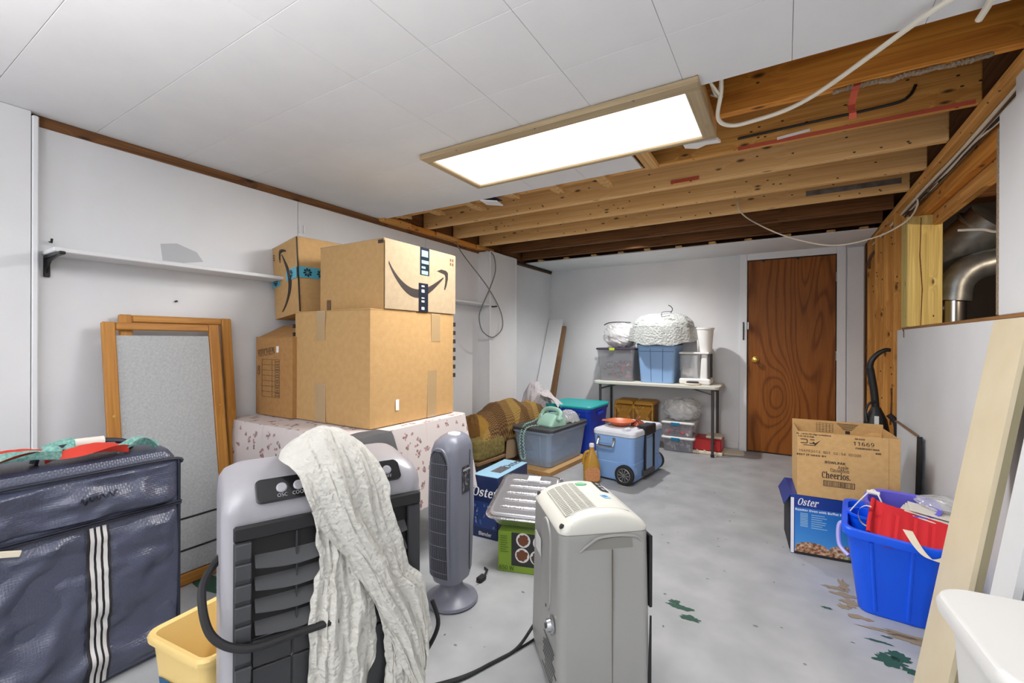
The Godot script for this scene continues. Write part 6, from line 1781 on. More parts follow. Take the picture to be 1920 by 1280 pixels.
func build_wall_table() -> void:
	var t := thing("folding_table", "white plastic folding table on grey legs against the end wall", "table", Vector3(-1.195, 0, -5.02))
	part(t, "tabletop", MB.new().loft([rr(1.28, 0.50, 0.04, 0.675, 6), rr(1.30, 0.52, 0.05, 0.682, 6), rr(1.30, 0.52, 0.05, 0.704, 6), rr(1.28, 0.50, 0.045, 0.711, 6)]), M.table_top)
	for s: float in [-1.0, 1.0]:
		for z: float in [0.19, -0.19]:
			var leg := part(t, "leg", MB.new().tube([Vector3(s * 0.585, 0.012, z), Vector3(s * 0.585, 0.674, z)], 0.014, 12), M.leg_grey)
			part(leg, "foot", MB.new().lathe([Vector2(0.018, 0), Vector2(0.018, 0.025), Vector2(0.015, 0.03)], 14, Vector3(s * 0.585, 0, z)), M.rubber)
			part(t, "brace", MB.new().tube([Vector3(s * 0.585, 0.62, z), Vector3(s * 0.40, 0.672, z)], 0.007, 8), M.leg_grey)
		part(t, "cross_bar", MB.new().tube([Vector3(s * 0.585, 0.12 if s > 0 else 0.62, -0.18), Vector3(s * 0.585, 0.12 if s > 0 else 0.62, 0.18)], 0.010, 8), M.leg_grey)
	var y := 0.7115
	# smoky clear tote
	t = thing("storage_tote", "smoky clear tote with a purple lid and lime latch, left on the folding table", "storage tote", Vector3(-1.61, y, -5.02))
	part(t, "bin", tub(0.37, 0.33, 0.425, 0.39, 0.345, 0.03, 0.004, 0.006, 0.014), M.tote_grey)
	var sl := part(t, "lid", MB.new().loft([rr(0.445, 0.41, 0.04, 0.346), rr(0.455, 0.42, 0.04, 0.35), rr(0.455, 0.42, 0.04, 0.362), rr(0.43, 0.395, 0.04, 0.368)]), mat(rgb(62, 52, 72), 0.45))
	part(sl, "latch", bx(Vector3(-0.03, 0.353, 0.213), Vector3(0.06, 0.028, 0.014), 0.004), M.latch_lime)
	var junk := [M.pillow, M.scarf_red, M.charcoal2, mat(rgb(196, 110, 120), 0.7), mat(rgb(120, 110, 120), 0.7)]
	var rng := RandomNumberGenerator.new()
	rng.seed = 4
	var mb := [MB.new(), MB.new(), MB.new(), MB.new(), MB.new()]
	for i in 60:
		var p := Vector3(rng.randf_range(-0.14, 0.14), 0.03 + rng.randf() * 0.17, rng.randf_range(-0.11, 0.15))
		mb[i % 5].box(p, Vector3(rng.randf_range(0.02, 0.09), rng.randf_range(0.01, 0.03), rng.randf_range(0.02, 0.05)), 0.004, Basis.from_euler(Vector3(rng.randf() * 3.0, rng.randf() * 3.0, rng.randf() * 3.0)))
	var jk := thing("loose_contents", "jumble of small red and grey oddments inside the smoky tote", "oddments", Vector3(-1.61, y + 0.01, -5.02))
	for i in 5:
		var pp := part(jk, "oddments", mb[i], junk[i])
		pp.set_meta("kind", "stuff")
	# light blue tote
	t = thing("storage_tote", "opaque light blue tote in the middle of the folding table", "storage tote", Vector3(-1.165, y, -5.02))
	part(t, "bin", tub(0.345, 0.33, 0.395, 0.38, 0.40, 0.03, 0.004, 0.01, 0.03), M.light_blue)
	for x: float in [-0.06, 0.07]:
		part(t, "wall_groove", MB.new().tube([Vector3(x * 0.9, 0.015, 0.1655), Vector3(x, 0.365, 0.1885)], 0.0035, 6), mat(rgb(84, 118, 160), 0.5))
	part(t, "band", bx(Vector3(0, 0.335, 0.188), Vector3(0.36, 0.006, 0.004), 0.001), mat(rgb(84, 118, 160), 0.5))
	part(t, "lid", MB.new().loft([rr(0.41, 0.395, 0.04, 0.402), rr(0.42, 0.405, 0.04, 0.406), rr(0.42, 0.405, 0.04, 0.416), rr(0.40, 0.385, 0.04, 0.42)]), mat(rgb(44, 50, 84), 0.5))
	# food processor
	t = thing("food_processor", "white kitchen appliance with a clear side and a round base dial", "appliance", Vector3(-0.79, y, -5.0))
	part(t, "base", bx(Vector3(0.0, 0.03, 0.0), Vector3(0.30, 0.06, 0.24), 0.012), M.white)
	part(t, "motor_column", MB.new().loft([rr(0.075, 0.19, 0.02, 0.055, 4, 0.085, 0), rr(0.065, 0.17, 0.02, 0.30, 4, 0.09, 0), rr(0.055, 0.16, 0.02, 0.315, 4, 0.09, 0)]), M.white)
	part(t, "clear_bowl", MB.new().loft([rr(0.19, 0.19, 0.03, 0.062, 5, -0.05, 0), rr(0.20, 0.20, 0.03, 0.30, 5, -0.05, 0)], false, false), M.clear)
	part(t, "lid", bx(Vector3(-0.01, 0.322, 0), Vector3(0.29, 0.02, 0.215), 0.008), M.white)
	part(t, "spindle", MB.new().loft([rr(0.05, 0.05, 0.02, 0.062, 4, -0.005, 0), rr(0.028, 0.028, 0.012, 0.29, 4, -0.005, 0)]), M.white)
	for bz: float in [0.085, -0.085]:
		part(t, "side_bar", bx(Vector3(0.135, 0.19, bz), Vector3(0.02, 0.25, 0.02), 0.004), M.charcoal2)
	part(t, "attachments", MB.new().join(puffed(0.07, 0.05, 0.06, 3.0, 0.3, 16, 8)), M.white, "", Transform3D(Basis.IDENTITY, Vector3(-0.075, 0.07, 0.02)))
	t = thing("dial_plate", "round dark disc with a pale rim lying in front of the white appliance", "disc", Vector3(-0.80, y, -4.84))
	part(t, "rim", MB.new().lathe([Vector2(0.075, 0), Vector2(0.08, 0.01), Vector2(0.076, 0.022), Vector2(0.066, 0.02)], 30), M.cream_plastic)
	part(t, "disc", MB.new().lathe([Vector2(0.06, 0.021), Vector2(0.06, 0.032), Vector2(0.05, 0.036)], 30), M.charcoal)
	# bucket on it
	t = thing("bucket", "plain white plastic bucket on top of the white kitchen appliance", "bucket", Vector3(-0.715, y + 0.333, -5.02))
	part(t, "pail", MB.new().lathe([Vector2(0.07, 0), Vector2(0.072, 0.004), Vector2(0.09, 0.235), Vector2(0.096, 0.236), Vector2(0.096, 0.25), Vector2(0.088, 0.25), Vector2(0.069, 0.01)], 36), M.white)
	# bags
	t = thing("pillow_bag", "clear zipped bag holding a white pillow, on the smoky tote", "bag", Vector3(-1.60, y + 0.369, -5.02), 0.0)
	part(t, "pillow", puffed(0.15, 0.125, 0.13, 1.0, 0.12), M.pillow)
	part(t, "bag", puffed(0.2, 0.16, 0.155, 6.0, 0.10), M.bag_clear)
	part(t, "zip", MB.new().tube(curve([Vector3(-0.19, 0.26, 0.04), Vector3(-0.12, 0.285, 0.06), Vector3(0.0, 0.29, 0.06), Vector3(0.12, 0.285, 0.03)], 6), 0.006, 6), M.charcoal)
	t = thing("bedding_bag", "big shiny bag of white bedding bulging over the light blue tote", "bag", Vector3(-1.13, y + 0.421, -4.99), 4.0)
	part(t, "bag", puffed(0.325, 0.185, 0.23, 11.0, 0.05, 64, 34), M.bag_silver)
	part(t, "loose_skirt", MB.new().sheet(40, 10, func(u: float, v: float) -> Vector3:
		var a := lerpf(PI * 0.95, PI * 0.05, u)
		var r := 1.0 + 0.015 * sin(u * 40.0)
		return Vector3(cos(a) * (0.345 + 0.02 * v) * r, 0.17 - v * (0.12 + 0.008 * sin(u * 23.0)) - 0.07 * v * sin(PI * u), sin(a) * (0.245 + 0.01 * v) * r)), M.bag_silver, "", Transform3D.IDENTITY, 70.0)
	part(t, "tie", MB.new().join(MB.new().tube(curve([Vector3(0.08, 0.33, 0.0), Vector3(0.10, 0.36, 0.02), Vector3(0.09, 0.39, 0.02), Vector3(0.06, 0.41, 0.03)], 5), 0.005, 6)).join(MB.new().tube(curve([Vector3(0.1, 0.34, 0.06), Vector3(0.02, 0.33, 0.15), Vector3(0.02, 0.28, 0.2), Vector3(0.1, 0.29, 0.2)], 5), 0.003, 6)), M.charcoal2)
	# ---- under the table
	t = thing("wicker_hamper", "golden wicker hamper with two lids under the folding table", "basket", Vector3(-1.435, 0, -5.08))
	part(t, "body", bx(Vector3(0, 0.225, 0), Vector3(0.42, 0.45, 0.27), 0.02), M.bamboo)
	for s: float in [-1.0, 1.0]:
		part(t, "lid", MB.new().loft([rr(0.215, 0.29, 0.02, 0.452, 4, s * 0.111), rr(0.217, 0.295, 0.02, 0.47, 4, s * 0.111), rr(0.18, 0.26, 0.02, 0.49, 4, s * 0.111)]), M.wicker)
	var strip := MB.new()
	for k in 9:
		for s: float in [-1.0, 1.0]:
			for side in 2:
				var cx := -0.105 if side == 0 else 0.105
				var a0 := Vector3(cx - 0.1 + k * 0.025 - s * 0.07, 0.22, 0.142)
				var q0 := Vector3(clampf(cx - 0.1 + k * 0.025 - s * 0.1, cx - 0.1, cx + 0.1), 0.235, 0.14)
				var q1 := Vector3(clampf(cx - 0.1 + k * 0.025 + s * 0.1, cx - 0.1, cx + 0.1), 0.435, 0.14)
				strip.tube([q0, (q0 + q1) * 0.5 + Vector3(0, 0, 0.008 + 0.002 * s), q1], 0.0085, 5)
	part(t, "woven_strips", strip, M.wicker)
	for x: float in [-0.208, 0.0, 0.208]:
		part(t, "corner_post", MB.new().tube([Vector3(x, 0.0, 0.138), Vector3(x, 0.45, 0.138)], 0.012, 8), M.wicker)
	var toys := [rgb(220, 200, 200), rgb(196, 70, 84), rgb(120, 60, 80), rgb(240, 236, 236), rgb(220, 130, 140)]
	for i in 2:
		t = thing("shoe_box", ["lower of two clear lidded boxes with teal latches, holding white and grey bits", "upper of two clear lidded boxes with teal latches, holding red and pink bits"][i], "storage box", Vector3(-0.95, 0.0 + i * 0.158, -5.0), 0.0, "clear latch boxes under the table")
		part(t, "bin", tub(0.285, 0.24, 0.315, 0.27, 0.135, 0.02, 0.003, 0.004, 0.01), M.tote_grey)
		var bl := part(t, "lid", MB.new().loft([rr(0.325, 0.28, 0.025, 0.1355), rr(0.335, 0.29, 0.025, 0.139), rr(0.335, 0.29, 0.025, 0.15), rr(0.32, 0.275, 0.025, 0.1565)]), M.white)
		part(bl, "latch", bx(Vector3(-0.02, 0.133, 0.1475), Vector3(0.085, 0.034, 0.012), 0.005), M.latch_teal)
		var mbs := [MB.new(), MB.new(), MB.new()]
		for k in 36:
			mbs[k % 3].box(Vector3(rng.randf_range(-0.12, 0.12), rng.randf_range(0.025, 0.11), rng.randf_range(-0.08, 0.115)), Vector3(rng.randf_range(0.02, 0.06), rng.randf_range(0.01, 0.02), rng.randf_range(0.02, 0.04)), 0.003, Basis.from_euler(Vector3(rng.randf(), rng.randf() * 3.0, rng.randf() * 3.0)))
		var o := thing("loose_contents", ["white and grey bits inside the lower clear latch box", "red and pink bits inside the upper clear latch box"][i], "oddments", Vector3(-0.95, 0.004 + i * 0.158, -5.0))
		for k in 3:
			var pp := part(o, "oddments", mbs[k], mat([toys[3], rgb(96, 92, 110), toys[0]][k] if i == 0 else [toys[1], toys[0], toys[4]][k], 0.6))
			pp.set_meta("kind", "stuff")
	t = thing("plastic_bag", "clear plastic bag of white cloth heaped on the two latch boxes", "bag", Vector3(-0.93, 0.3155, -5.0))
	part(t, "cloth", puffed(0.15, 0.11, 0.12, 15.0, 0.2), M.pillow)
	part(t, "bag", puffed(0.19, 0.13, 0.15, 18.0, 0.12), M.bag_clear)
	t = thing("toolbox", "small red case with a cream lid behind the right table leg", "case", Vector3(-0.675, 0, -5.06))
	part(t, "base", bx(Vector3(0.0, 0.016, 0.0), Vector3(0.29, 0.032, 0.28), 0.006), M.cream_plastic)
	part(t, "body", bx(Vector3(0, 0.095, 0), Vector3(0.27, 0.125, 0.26), 0.012), M.red_plastic)
	part(t, "lid", bx(Vector3(0.06, 0.172, 0.0), Vector3(0.15, 0.028, 0.2), 0.006), M.cream_plastic)
	for x: float in [-0.09, -0.02, 0.05]:
		part(t, "clasp", bx(Vector3(x, 0.03, 0.142), Vector3(0.02, 0.03, 0.006), 0.002), M.strap)
	solo("cream_lid", "loose cream plastic lid on the floor beside the red case", "lid", MB.new().loft([rr(0.24, 0.2, 0.03, 0.0), rr(0.25, 0.21, 0.03, 0.012), rr(0.22, 0.18, 0.03, 0.018)]), M.cream_plastic, Vector3(-0.475, 0.0, -5.13), 8.0)

func build_right_side() -> void:
	# ---- cooker box and cereal case
	var t := thing("appliance_box", "wide bright blue cooker box printed with roast food, under the brown carton", "box", Vector3(0.225, 0, -3.065), 5.0)
	part(t, "body", bx(Vector3(0, 0.16, 0), Vector3(0.42, 0.32, 0.34), 0.003), M.oster_blue)
	part(t, "shaded_open_side", bx(Vector3(-0.211, 0.155, 0.0), Vector3(0.003, 0.29, 0.29), 0.0), M.skirt_dark, "open end painted dark for its shaded inside")  # dark sheet on a solid box stands for the shade inside
	part(t, "side_flap", bx(Vector3(-0.225, 0.29, 0.0), Vector3(0.004, 0.07, 0.33), 0.001, Basis(Vector3.BACK, -0.5)), M.oster_blue)
	var zf := frame(Vector3(-0.21, 0, 0.1703), Vector3.BACK)
	patch(t, "picture_print", Transform3D(zf.basis, Vector3(-0.19, 0.004, 0.1702)), 0.395, 0.25, image_mat(food_image(12, rgb(40, 116, 196), rgb(70, 150, 220)), 0.3), 0.0006)
	patch(t, "dark_base_print", Transform3D(zf.basis, Vector3(-0.19, 0.003, 0.1712)), 0.395, 0.012, M.skirt_dark, 0.0006)
	patch(t, "white_edge", Transform3D(zf.basis, Vector3(-0.209, 0.004, 0.1702)), 0.015, 0.30, M.white_print, 0.0008)
	words(t, "Oster", 0.036, Transform3D(zf.basis, Vector3(-0.13, 0.285, 0.1705)), M.white_print, 0.68, "Droid Serif", true, 0.28)
	words(t, "Roaster Oven with Buffet Server", 0.0115, Transform3D(zf.basis, Vector3(-0.065, 0.243, 0.1712)), M.white_print, 1.0, "Droid Sans", true)
	for i in 9:
		patch(t, "text_line", Transform3D(zf.basis, Vector3(-0.165, 0.222 - i * 0.0085, 0.1712)), 0.035, 0.0045, M.sky_print, 0.0005)
		if i < 7: patch(t, "text_line", Transform3D(zf.basis, Vector3(-0.115, 0.22 - i * 0.0115, 0.1712)), 0.06 + 0.012 * sin(i * 2.3), 0.004, M.sky_print, 0.0005)
	t = thing("cereal_case", "open brown cereal carton with black print, standing on the blue cooker box", "cardboard box", Vector3(0.268, 0.3215, -3.06), 3.5)
	var w := 0.435
	var h := 0.345
	var d := 0.33
	var cw: Material = M.cheer
	part(t, "front_wall", span(Vector3(-w / 2, 0, d / 2 - 0.004), Vector3(w / 2, h, d / 2), 0.001), cw)
	part(t, "back_wall", span(Vector3(-w / 2, 0, -d / 2), Vector3(w / 2, h + 0.02, -d / 2 + 0.004), 0.001), cw)
	for s: float in [-1.0, 1.0]:
		part(t, "side_wall", MB.new().join(span(Vector3(s * w / 2 - s * 0.0042, 0.0, -d / 2 + 0.0045), Vector3(s * w / 2, h, d / 2 - 0.0045), 0.001)), cw)
	part(t, "bottom", span(Vector3(-w / 2 + 0.005, 0.0, -d / 2 + 0.005), Vector3(w / 2 - 0.005, 0.004, d / 2 - 0.005), 0.0), cw)
	var ff := Transform3D(Basis.IDENTITY, Vector3(0, 0, d / 2 + 0.0003))
	var w2 := func(text: String, x: float, y: float, hh: float, st := 1.0, font := "Droid Sans", bold := false, sl := 0.0, m: Material = M.ink) -> void:
		words(t, text, hh, ff * Transform3D(Basis.IDENTITY, Vector3(x, y, 0)), m, st, font, bold, sl)
	w2.call("11669", 0.07, 0.304, 0.019, 1.15, "Droid Sans Mono", true)
	w2.call("08 03A5", 0.055, 0.329, 0.0075, 1.1, "Droid Sans", true)
	w2.call("CHEERIOS11669", 0.085, 0.281, 0.0085, 1.1, "Droid Sans", true)
	w2.call("600", 0.13, 0.263, 0.009, 1.1, "Droid Sans", true)
	w2.call("96 - 13/16 OZ 23g Containers", -0.145, 0.334, 0.0075, 1.1, "Droid Sans", true)
	w2.call("4.87 LB (2.2kg)", -0.178, 0.321, 0.007, 1.1, "Droid Sans", true)
	w2.call("16APR2012 BN1 02:54 00506", -0.075, 0.243, 0.0125, 1.05, "Droid Sans Mono", false, 0.0, M.ink_soft)
	w2.call("BEST IF USED BY", -0.155, 0.222, 0.009, 1.4, "Droid Sans", true)
	w2.call("BOWLPAK", -0.05, 0.193, 0.0125, 1.1, "Droid Sans", true)
	w2.call("Apple", -0.015, 0.172, 0.016, 0.75, "Droid Serif")
	w2.call("Cinnamon", -0.03, 0.154, 0.016, 0.75, "Droid Serif")
	w2.call("Cheerios.", -0.045, 0.124, 0.032, 0.6, "Droid Serif", true)
	var bc := Image.create(128, 32, false, Image.FORMAT_RGB8)
	bc.fill(rgb(200, 160, 104))
	var rng := RandomNumberGenerator.new()
	rng.seed = 6
	var xx := 5
	while xx < 122:
		var k := rng.randi_range(1, 3)
		bc.fill_rect(Rect2i(xx, 4, k, 24), rgb(48, 40, 36))
		xx += k + rng.randi_range(1, 3)
	bc.fill_rect(Rect2i(0, 0, 128, 3), rgb(40, 34, 32)); bc.fill_rect(Rect2i(0, 29, 128, 3), rgb(40, 34, 32))
	bc.fill_rect(Rect2i(0, 0, 3, 32), rgb(40, 34, 32)); bc.fill_rect(Rect2i(125, 0, 3, 32), rgb(40, 34, 32))
	patch(t, "barcode", ff * Transform3D(Basis.IDENTITY, Vector3(-0.10, 0.066, -0.0006)), 0.135, 0.03, image_mat(bc, 0.8), 0.0008)
	var rc := MB.new()
	for q: Array in [[-0.19, 0.285, 0.03, 0.004], [-0.19, 0.305, 0.03, 0.004], [-0.175, 0.295, 0.004, 0.018], [-0.15, 0.285, 0.03, 0.004], [-0.152, 0.305, 0.02, 0.004], [-0.165, 0.275, 0.055, 0.003]]:
		rc.box(Vector3(q[0] + 0.002, q[1], d / 2 + 0.0008), Vector3(q[2], q[3], 0.0008), 0.0)
	rc.prism(PackedVector2Array([Vector2(-0.15, 0.29), Vector2(-0.143, 0.295), Vector2(-0.138, 0.286), Vector2(-0.112, 0.306), Vector2(-0.137, 0.276)]), 0.0008, Transform3D(Basis.IDENTITY, Vector3(0, 0, d / 2 + 0.0004)))
	part(t, "recycling_mark", rc, M.ink)
	part(t, "fold_line", bx(Vector3(0.172, 0.172, d / 2 + 0.0003), Vector3(0.0016, 0.34, 0.0008), 0.0), M.card_dark)
	var ins := Transform3D(Basis.IDENTITY, Vector3(0, 0, -d / 2 + 0.0043))
	var gr := MB.new()
	for i in 6:
		gr.box(Vector3(-0.055, 0.30 + i * 0.01, -d / 2 + 0.0046), Vector3(0.08, 0.0015, 0.0006), 0.0)
		gr.box(Vector3(-0.095 + i * 0.016, 0.325, -d / 2 + 0.0046), Vector3(0.0015, 0.05, 0.0006), 0.0)
	for i in 5: gr.box(Vector3(0.055, 0.352 - i * 0.008, -d / 2 + 0.0046), Vector3(0.1 - i * 0.014, 0.0035, 0.0006), 0.0)
	gr.box(Vector3(0.055, 0.305, -d / 2 + 0.0046), Vector3(0.022, 0.018, 0.0006), 0.0)
	part(t, "inner_print", gr, M.ink)
	part(t, "corner_gusset", MB.new().prism(PackedVector2Array([Vector2(0.0, 0.0), Vector2(0.1, 0.0), Vector2(0.1, 0.06)]), 0.003, Transform3D(Basis(Vector3.RIGHT, -0.35), Vector3(w / 2 - 0.108, 0.285, -d / 2 + 0.012))), cw)
	# ---- recycling bin
	t = thing("recycling_bin", "bright blue plastic recycling bin full of bags on the stained floor", "bin", Vector3(0.405, 0, -2.55), -6.0)
	var rs := []
	for p: Array in [[0.0, 0.225, 0.30, 0], [0.008, 0.235, 0.31, 0], [0.335, 0.315, 0.40, 0], [0.337, 0.345, 0.43, 0], [0.365, 0.352, 0.437, 1], [0.372, 0.345, 0.43, 1], [0.37, 0.309, 0.394, 1], [0.01, 0.228, 0.303, 0]]:
		var ring := rr(p[1], p[2], 0.045, p[0], 6)
		if p[0] > 0.3:
			for i in ring.size():
				if ring[i].z > 0.15: ring[i].y -= 0.022 * clampf((ring[i].x + 0.2) * 4.0, 0, 1)
		rs.append(ring)
	part(t, "tub", MB.new().loft(rs), M.recycle)
	for x: float in [-0.075, 0.055]:
		part(t, "wall_rib", MB.new().tube([Vector3(x * 0.8, 0.02, 0.154), Vector3(x, 0.32, 0.197)], 0.009, 8), M.recycle)
	part(t, "side_grip", MB.new().tube(curve([Vector3(-0.145, 0.31, -0.02), Vector3(-0.185, 0.30, -0.02), Vector3(-0.185, 0.22, 0.02), Vector3(-0.15, 0.19, 0.06)], 6), 0.009, 8), M.lavender_light)
	t = thing("plastic_tub", "lavender oval tub tilted at the back of the blue recycling bin", "tub", Vector3(0.455, 0.235, -2.655), -10.0)
	t.rotation.x = 0.3
	part(t, "bowl", MB.new().loft([rr(0.18, 0.10, 0.05, 0.0, 8), rr(0.24, 0.15, 0.07, 0.2, 8), rr(0.264, 0.174, 0.08, 0.202, 8), rr(0.264, 0.174, 0.08, 0.214, 8), rr(0.234, 0.144, 0.07, 0.212, 8), rr(0.17, 0.09, 0.045, 0.008, 8)]), M.lavender)
	t = thing("bucket", "small blue bucket with a wire bail sunk in the recycling bin", "bucket", Vector3(0.325, 0.20, -2.57), 0.0)
	part(t, "pail", MB.new().lathe([Vector2(0.055, 0), Vector2(0.07, 0.165), Vector2(0.076, 0.166), Vector2(0.076, 0.176), Vector2(0.067, 0.176), Vector2(0.052, 0.01)], 28), M.recycle)
	var bail := part(t, "bail", MB.new().tube(curve([Vector3(-0.07, 0.165, 0), Vector3(-0.02, 0.25, 0.02), Vector3(0.02, 0.285, 0.0), Vector3(0.045, 0.24, 0.03), Vector3(0.07, 0.165, 0.0)], 6), 0.003, 6), M.white)
	part(bail, "grip", MB.new().tube([Vector3(-0.005, 0.275, 0.006), Vector3(0.04, 0.272, 0.008)], 0.009, 10), M.white)
	t = thing("cloth_bag", "red quilted cloth bag with a cream strap over the bin rim", "bag", Vector3(0.47, 0.345, -2.455), -14.0)
	part(t, "body", MB.new().sheet(24, 14, func(u: float, v: float) -> Vector3:
		return Vector3(lerpf(-0.145, 0.125, u), 0.055 - v * 0.085 + 0.05 * (1 - u) * (1 - v) + 0.004 * sin(u * 60.0) * (1.0 if v > 0.15 else 0.3), lerpf(-0.06, 0.115, v) + 0.012 * sin(u * 8.0))), M.red_cloth)
	part(t, "seam", MB.new().tube([Vector3(-0.147, 0.107, -0.055), Vector3(-0.147, 0.04, 0.07), Vector3(-0.145, 0.01, 0.11)], 0.008, 8), M.red_cloth)
	part(t, "strap", MB.new().sheet(3, 24, func(u: float, v: float) -> Vector3:
		var a := v * PI * 0.95
		return Vector3(-0.035 + 0.15 * v + u * 0.03 * (1.0 - 0.4 * v), 0.038 - 0.075 * sin(a) * (1.0 - 0.15 * v) + 0.02 * (1.0 - v) - u * 0.008 * v, 0.125 + 0.035 * sin(a))), M.strap)
	part(t, "strap", MB.new().sheet(2, 14, func(u: float, v: float) -> Vector3:
		var a := PI * 0.4 + v * PI * 1.15
		return Vector3(-0.155 + 0.035 * cos(a), 0.05 + 0.045 * sin(a), 0.02 + u * 0.018)), M.strap)
	t = thing("paper_pile", "cream papers and clear wrapping lying on the red cloth bag", "papers", Vector3(0.53, 0.40, -2.55), -18.0)
	for i in 3:
		part(t, "sheet", bx(Vector3(0.0 + i * 0.012, 0.006 + i * 0.008, 0.0 - i * 0.012), Vector3(0.19, 0.004, 0.12), 0.001, Basis(Vector3.BACK, -0.16) * Basis(Vector3.UP, 0.12 * i)), M.paper)
	part(t, "wrapping", puffed(0.09, 0.035, 0.06, 21.0, 0.2, 24, 10), M.bag_clear, "", Transform3D(Basis.IDENTITY, Vector3(0.03, 0.018, -0.09)))
	# ---- upright vacuum behind the cartons
	t = thing("vacuum_cleaner", "black upright vacuum with a hooked handle behind the brown carton", "vacuum cleaner", Vector3(0.545, 0, -3.98), 0.0)
	part(t, "foot", MB.new().loft([rr(0.19, 0.24, 0.04, 0.0), rr(0.2, 0.25, 0.04, 0.02), rr(0.18, 0.22, 0.04, 0.08), rr(0.1, 0.12, 0.03, 0.12)]), M.black)
	part(t, "body", MB.new().loft([rr(0.11, 0.11, 0.045, 0.10, 5), rr(0.16, 0.15, 0.06, 0.25, 5), rr(0.165, 0.15, 0.06, 0.48, 5), rr(0.12, 0.12, 0.05, 0.62, 5), rr(0.05, 0.05, 0.02, 0.70, 5)]), M.black)
	part(t, "white_strip", bx(Vector3(-0.005, 0.60, 0.066), Vector3(0.025, 0.09, 0.006), 0.002), M.white)
	part(t, "hose", MB.new().tube(curve([Vector3(0.06, 0.66, 0.05), Vector3(0.1, 0.60, 0.06), Vector3(0.105, 0.45, 0.07), Vector3(0.07, 0.3, 0.06)], 8), 0.018, 10), M.rubber)
	part(t, "shaft", MB.new().tube(curve([Vector3(0.0, 0.66, 0.0), Vector3(-0.01, 0.80, 0.0), Vector3(-0.028, 0.93, 0.0), Vector3(-0.036, 0.975, 0.0)], 6), 0.023, 12), M.black)
	part(t, "handle", MB.new().tube(curve([Vector3(-0.036, 0.965, 0.0), Vector3(-0.026, 1.02, 0.0), Vector3(0.008, 1.07, 0.0), Vector3(0.05, 1.098, 0.0), Vector3(0.078, 1.097, 0.0)], 6), 0.02, 12, 0.012), M.black)
	part(t, "cord_hook", MB.new().tube(curve([Vector3(-0.005, 0.74, 0.02), Vector3(-0.045, 0.72, 0.03), Vector3(-0.06, 0.66, 0.03), Vector3(-0.055, 0.6, 0.05)], 6), 0.008, 8), M.black)
	# ---- small white panel with a dark edge
	t = thing("panel_offcut", "white panel offcut with a dark edge propped behind the cartons", "board", Vector3(0.612, 0, -3.42), 90.0)
	part(t, "sheet", bx(Vector3(0, 0.325, 0.0), Vector3(0.52, 0.65, 0.014), 0.002, Basis(Vector3.RIGHT, 0.02)), M.drywall)
	part(t, "dark_edge", bx(Vector3(-0.266, 0.325, -0.004), Vector3(0.008, 0.65, 0.022), 0.001, Basis(Vector3.RIGHT, 0.02)), M.skirt_dark)
	part(t, "dark_edge", bx(Vector3(0.0, 0.653, -0.006), Vector3(0.52, 0.006, 0.018), 0.001), M.plank)
	t = thing("plaster_offcut", "narrow broken plasterboard offcut standing behind the leaning cream board", "board", Vector3(0.622, 0, -2.42), 90.0)
	part(t, "sheet", bx(Vector3(0, 0.325, 0), Vector3(0.07, 0.65, 0.014), 0.002), M.drywall)
	part(t, "torn_top", MB.new().prism(PackedVector2Array([Vector2(-0.034, 0), Vector2(0.034, 0), Vector2(0.03, 0.02), Vector2(0.012, 0.034), Vector2(-0.006, 0.026), Vector2(-0.03, 0.03)]), 0.014, Transform3D(Basis.IDENTITY, Vector3(0, 0.65, -0.007))), M.ledger)
	# ---- cream board leaning on the wall
	var base := Vector3(0.375, 0, -1.995)
	var top := Vector3(0.618, 1.228, -2.19)
	var up := (top - base).normalized()
	var L := (top - base).length()
	var side := (Vector3(0, 0, 1) - up * up.z).normalized()
	var nrm := side.cross(up).normalized()
	if nrm.x > 0.0: nrm = -nrm
	t = thing("leaning_board", "broad cream painted board leaning against the right wall", "board", base)
	t.basis = Basis(side, up, side.cross(up))
	var sgn := 1.0 if side.cross(up).x > 0.0 else -1.0
	var cut := side.y / up.y                      # both ends are sawn level
	var plate := func(x0: float, x1: float, z0: float, z1: float) -> MB:
		return MB.new().prism(PackedVector2Array([Vector2(x0, -x0 * cut), Vector2(x1, -x1 * cut), Vector2(x1, L - x1 * cut), Vector2(x0, L - x0 * cut)]), absf(z1 - z0), Transform3D(Basis.IDENTITY, Vector3(0, 0, minf(z0, z1))))
	part(t, "face", plate.call(0.0, 0.255, 0.0, 0.012 * sgn), M.cream_board)
	part(t, "shaded_edge", plate.call(0.012, 0.253, 0.0123 * sgn, 0.03 * sgn), M.cream_shaded)  # board edge, its shade held in the darker cream
	t = thing("leaning_board", "white strip of board standing behind the cream board at the right edge", "board", base + Vector3(0.03, 0, 0.30))
	t.basis = Basis(side, up, side.cross(up))
	part(t, "face", plate.call(0.0, 0.12, 0.0, 0.016 * sgn), M.drywall)
	# ---- white lidded bin in the corner
	t = thing("lidded_bin", "white plastic bin with a flat white lid in the near right corner", "bin", Vector3(0.478, 0, -1.315), 4.0)
	part(t, "tub", MB.new().loft([rr(0.2, 0.26, 0.05, 0.0, 6), rr(0.21, 0.27, 0.05, 0.01, 6), rr(0.265, 0.345, 0.06, 0.508, 6)]), M.lid_white)
	part(t, "lid", MB.new().loft([rr(0.285, 0.365, 0.06, 0.509, 8), rr(0.31, 0.392, 0.07, 0.513, 8), rr(0.315, 0.397, 0.07, 0.535, 8), rr(0.305, 0.387, 0.07, 0.548, 8), rr(0.285, 0.367, 0.06, 0.553, 8)]), M.lid_white)
	part(t, "lid_hinge", bx(Vector3(0.06, 0.555, 0.06), Vector3(0.12, 0.006, 0.16), 0.003), M.lid_white)
	part(t, "warning_print", bx(Vector3(-0.128, 0.36, 0.0), Vector3(0.0012, 0.07, 0.03), 0.0, Basis(Vector3.BACK, 0.055)), M.red_paper)

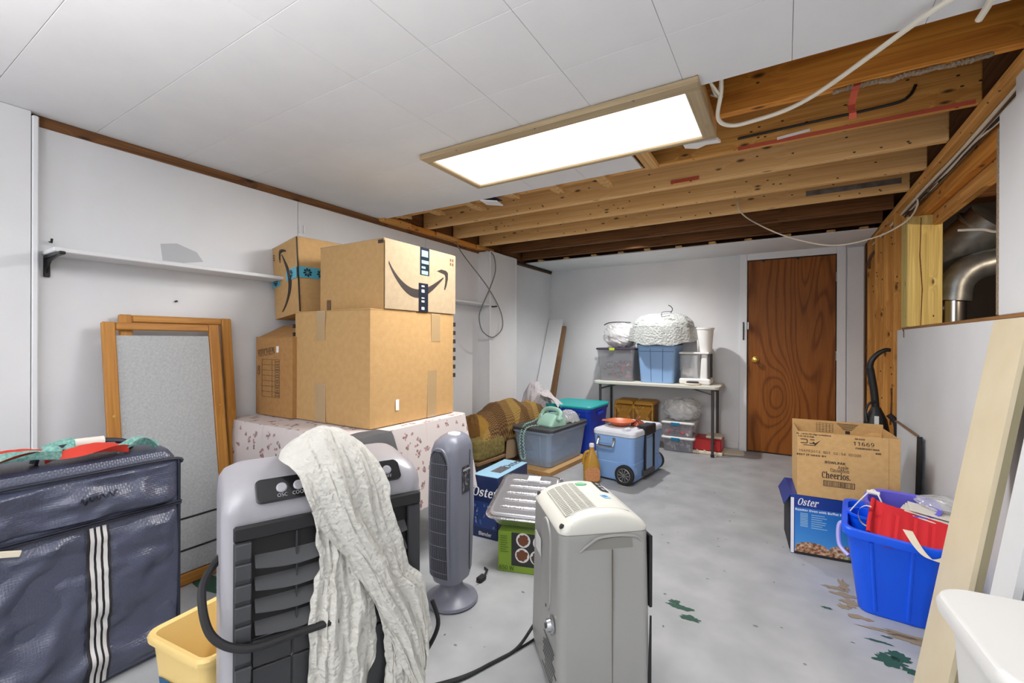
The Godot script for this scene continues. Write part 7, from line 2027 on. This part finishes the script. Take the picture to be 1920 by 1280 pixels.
func build_small_things() -> void:
	pass
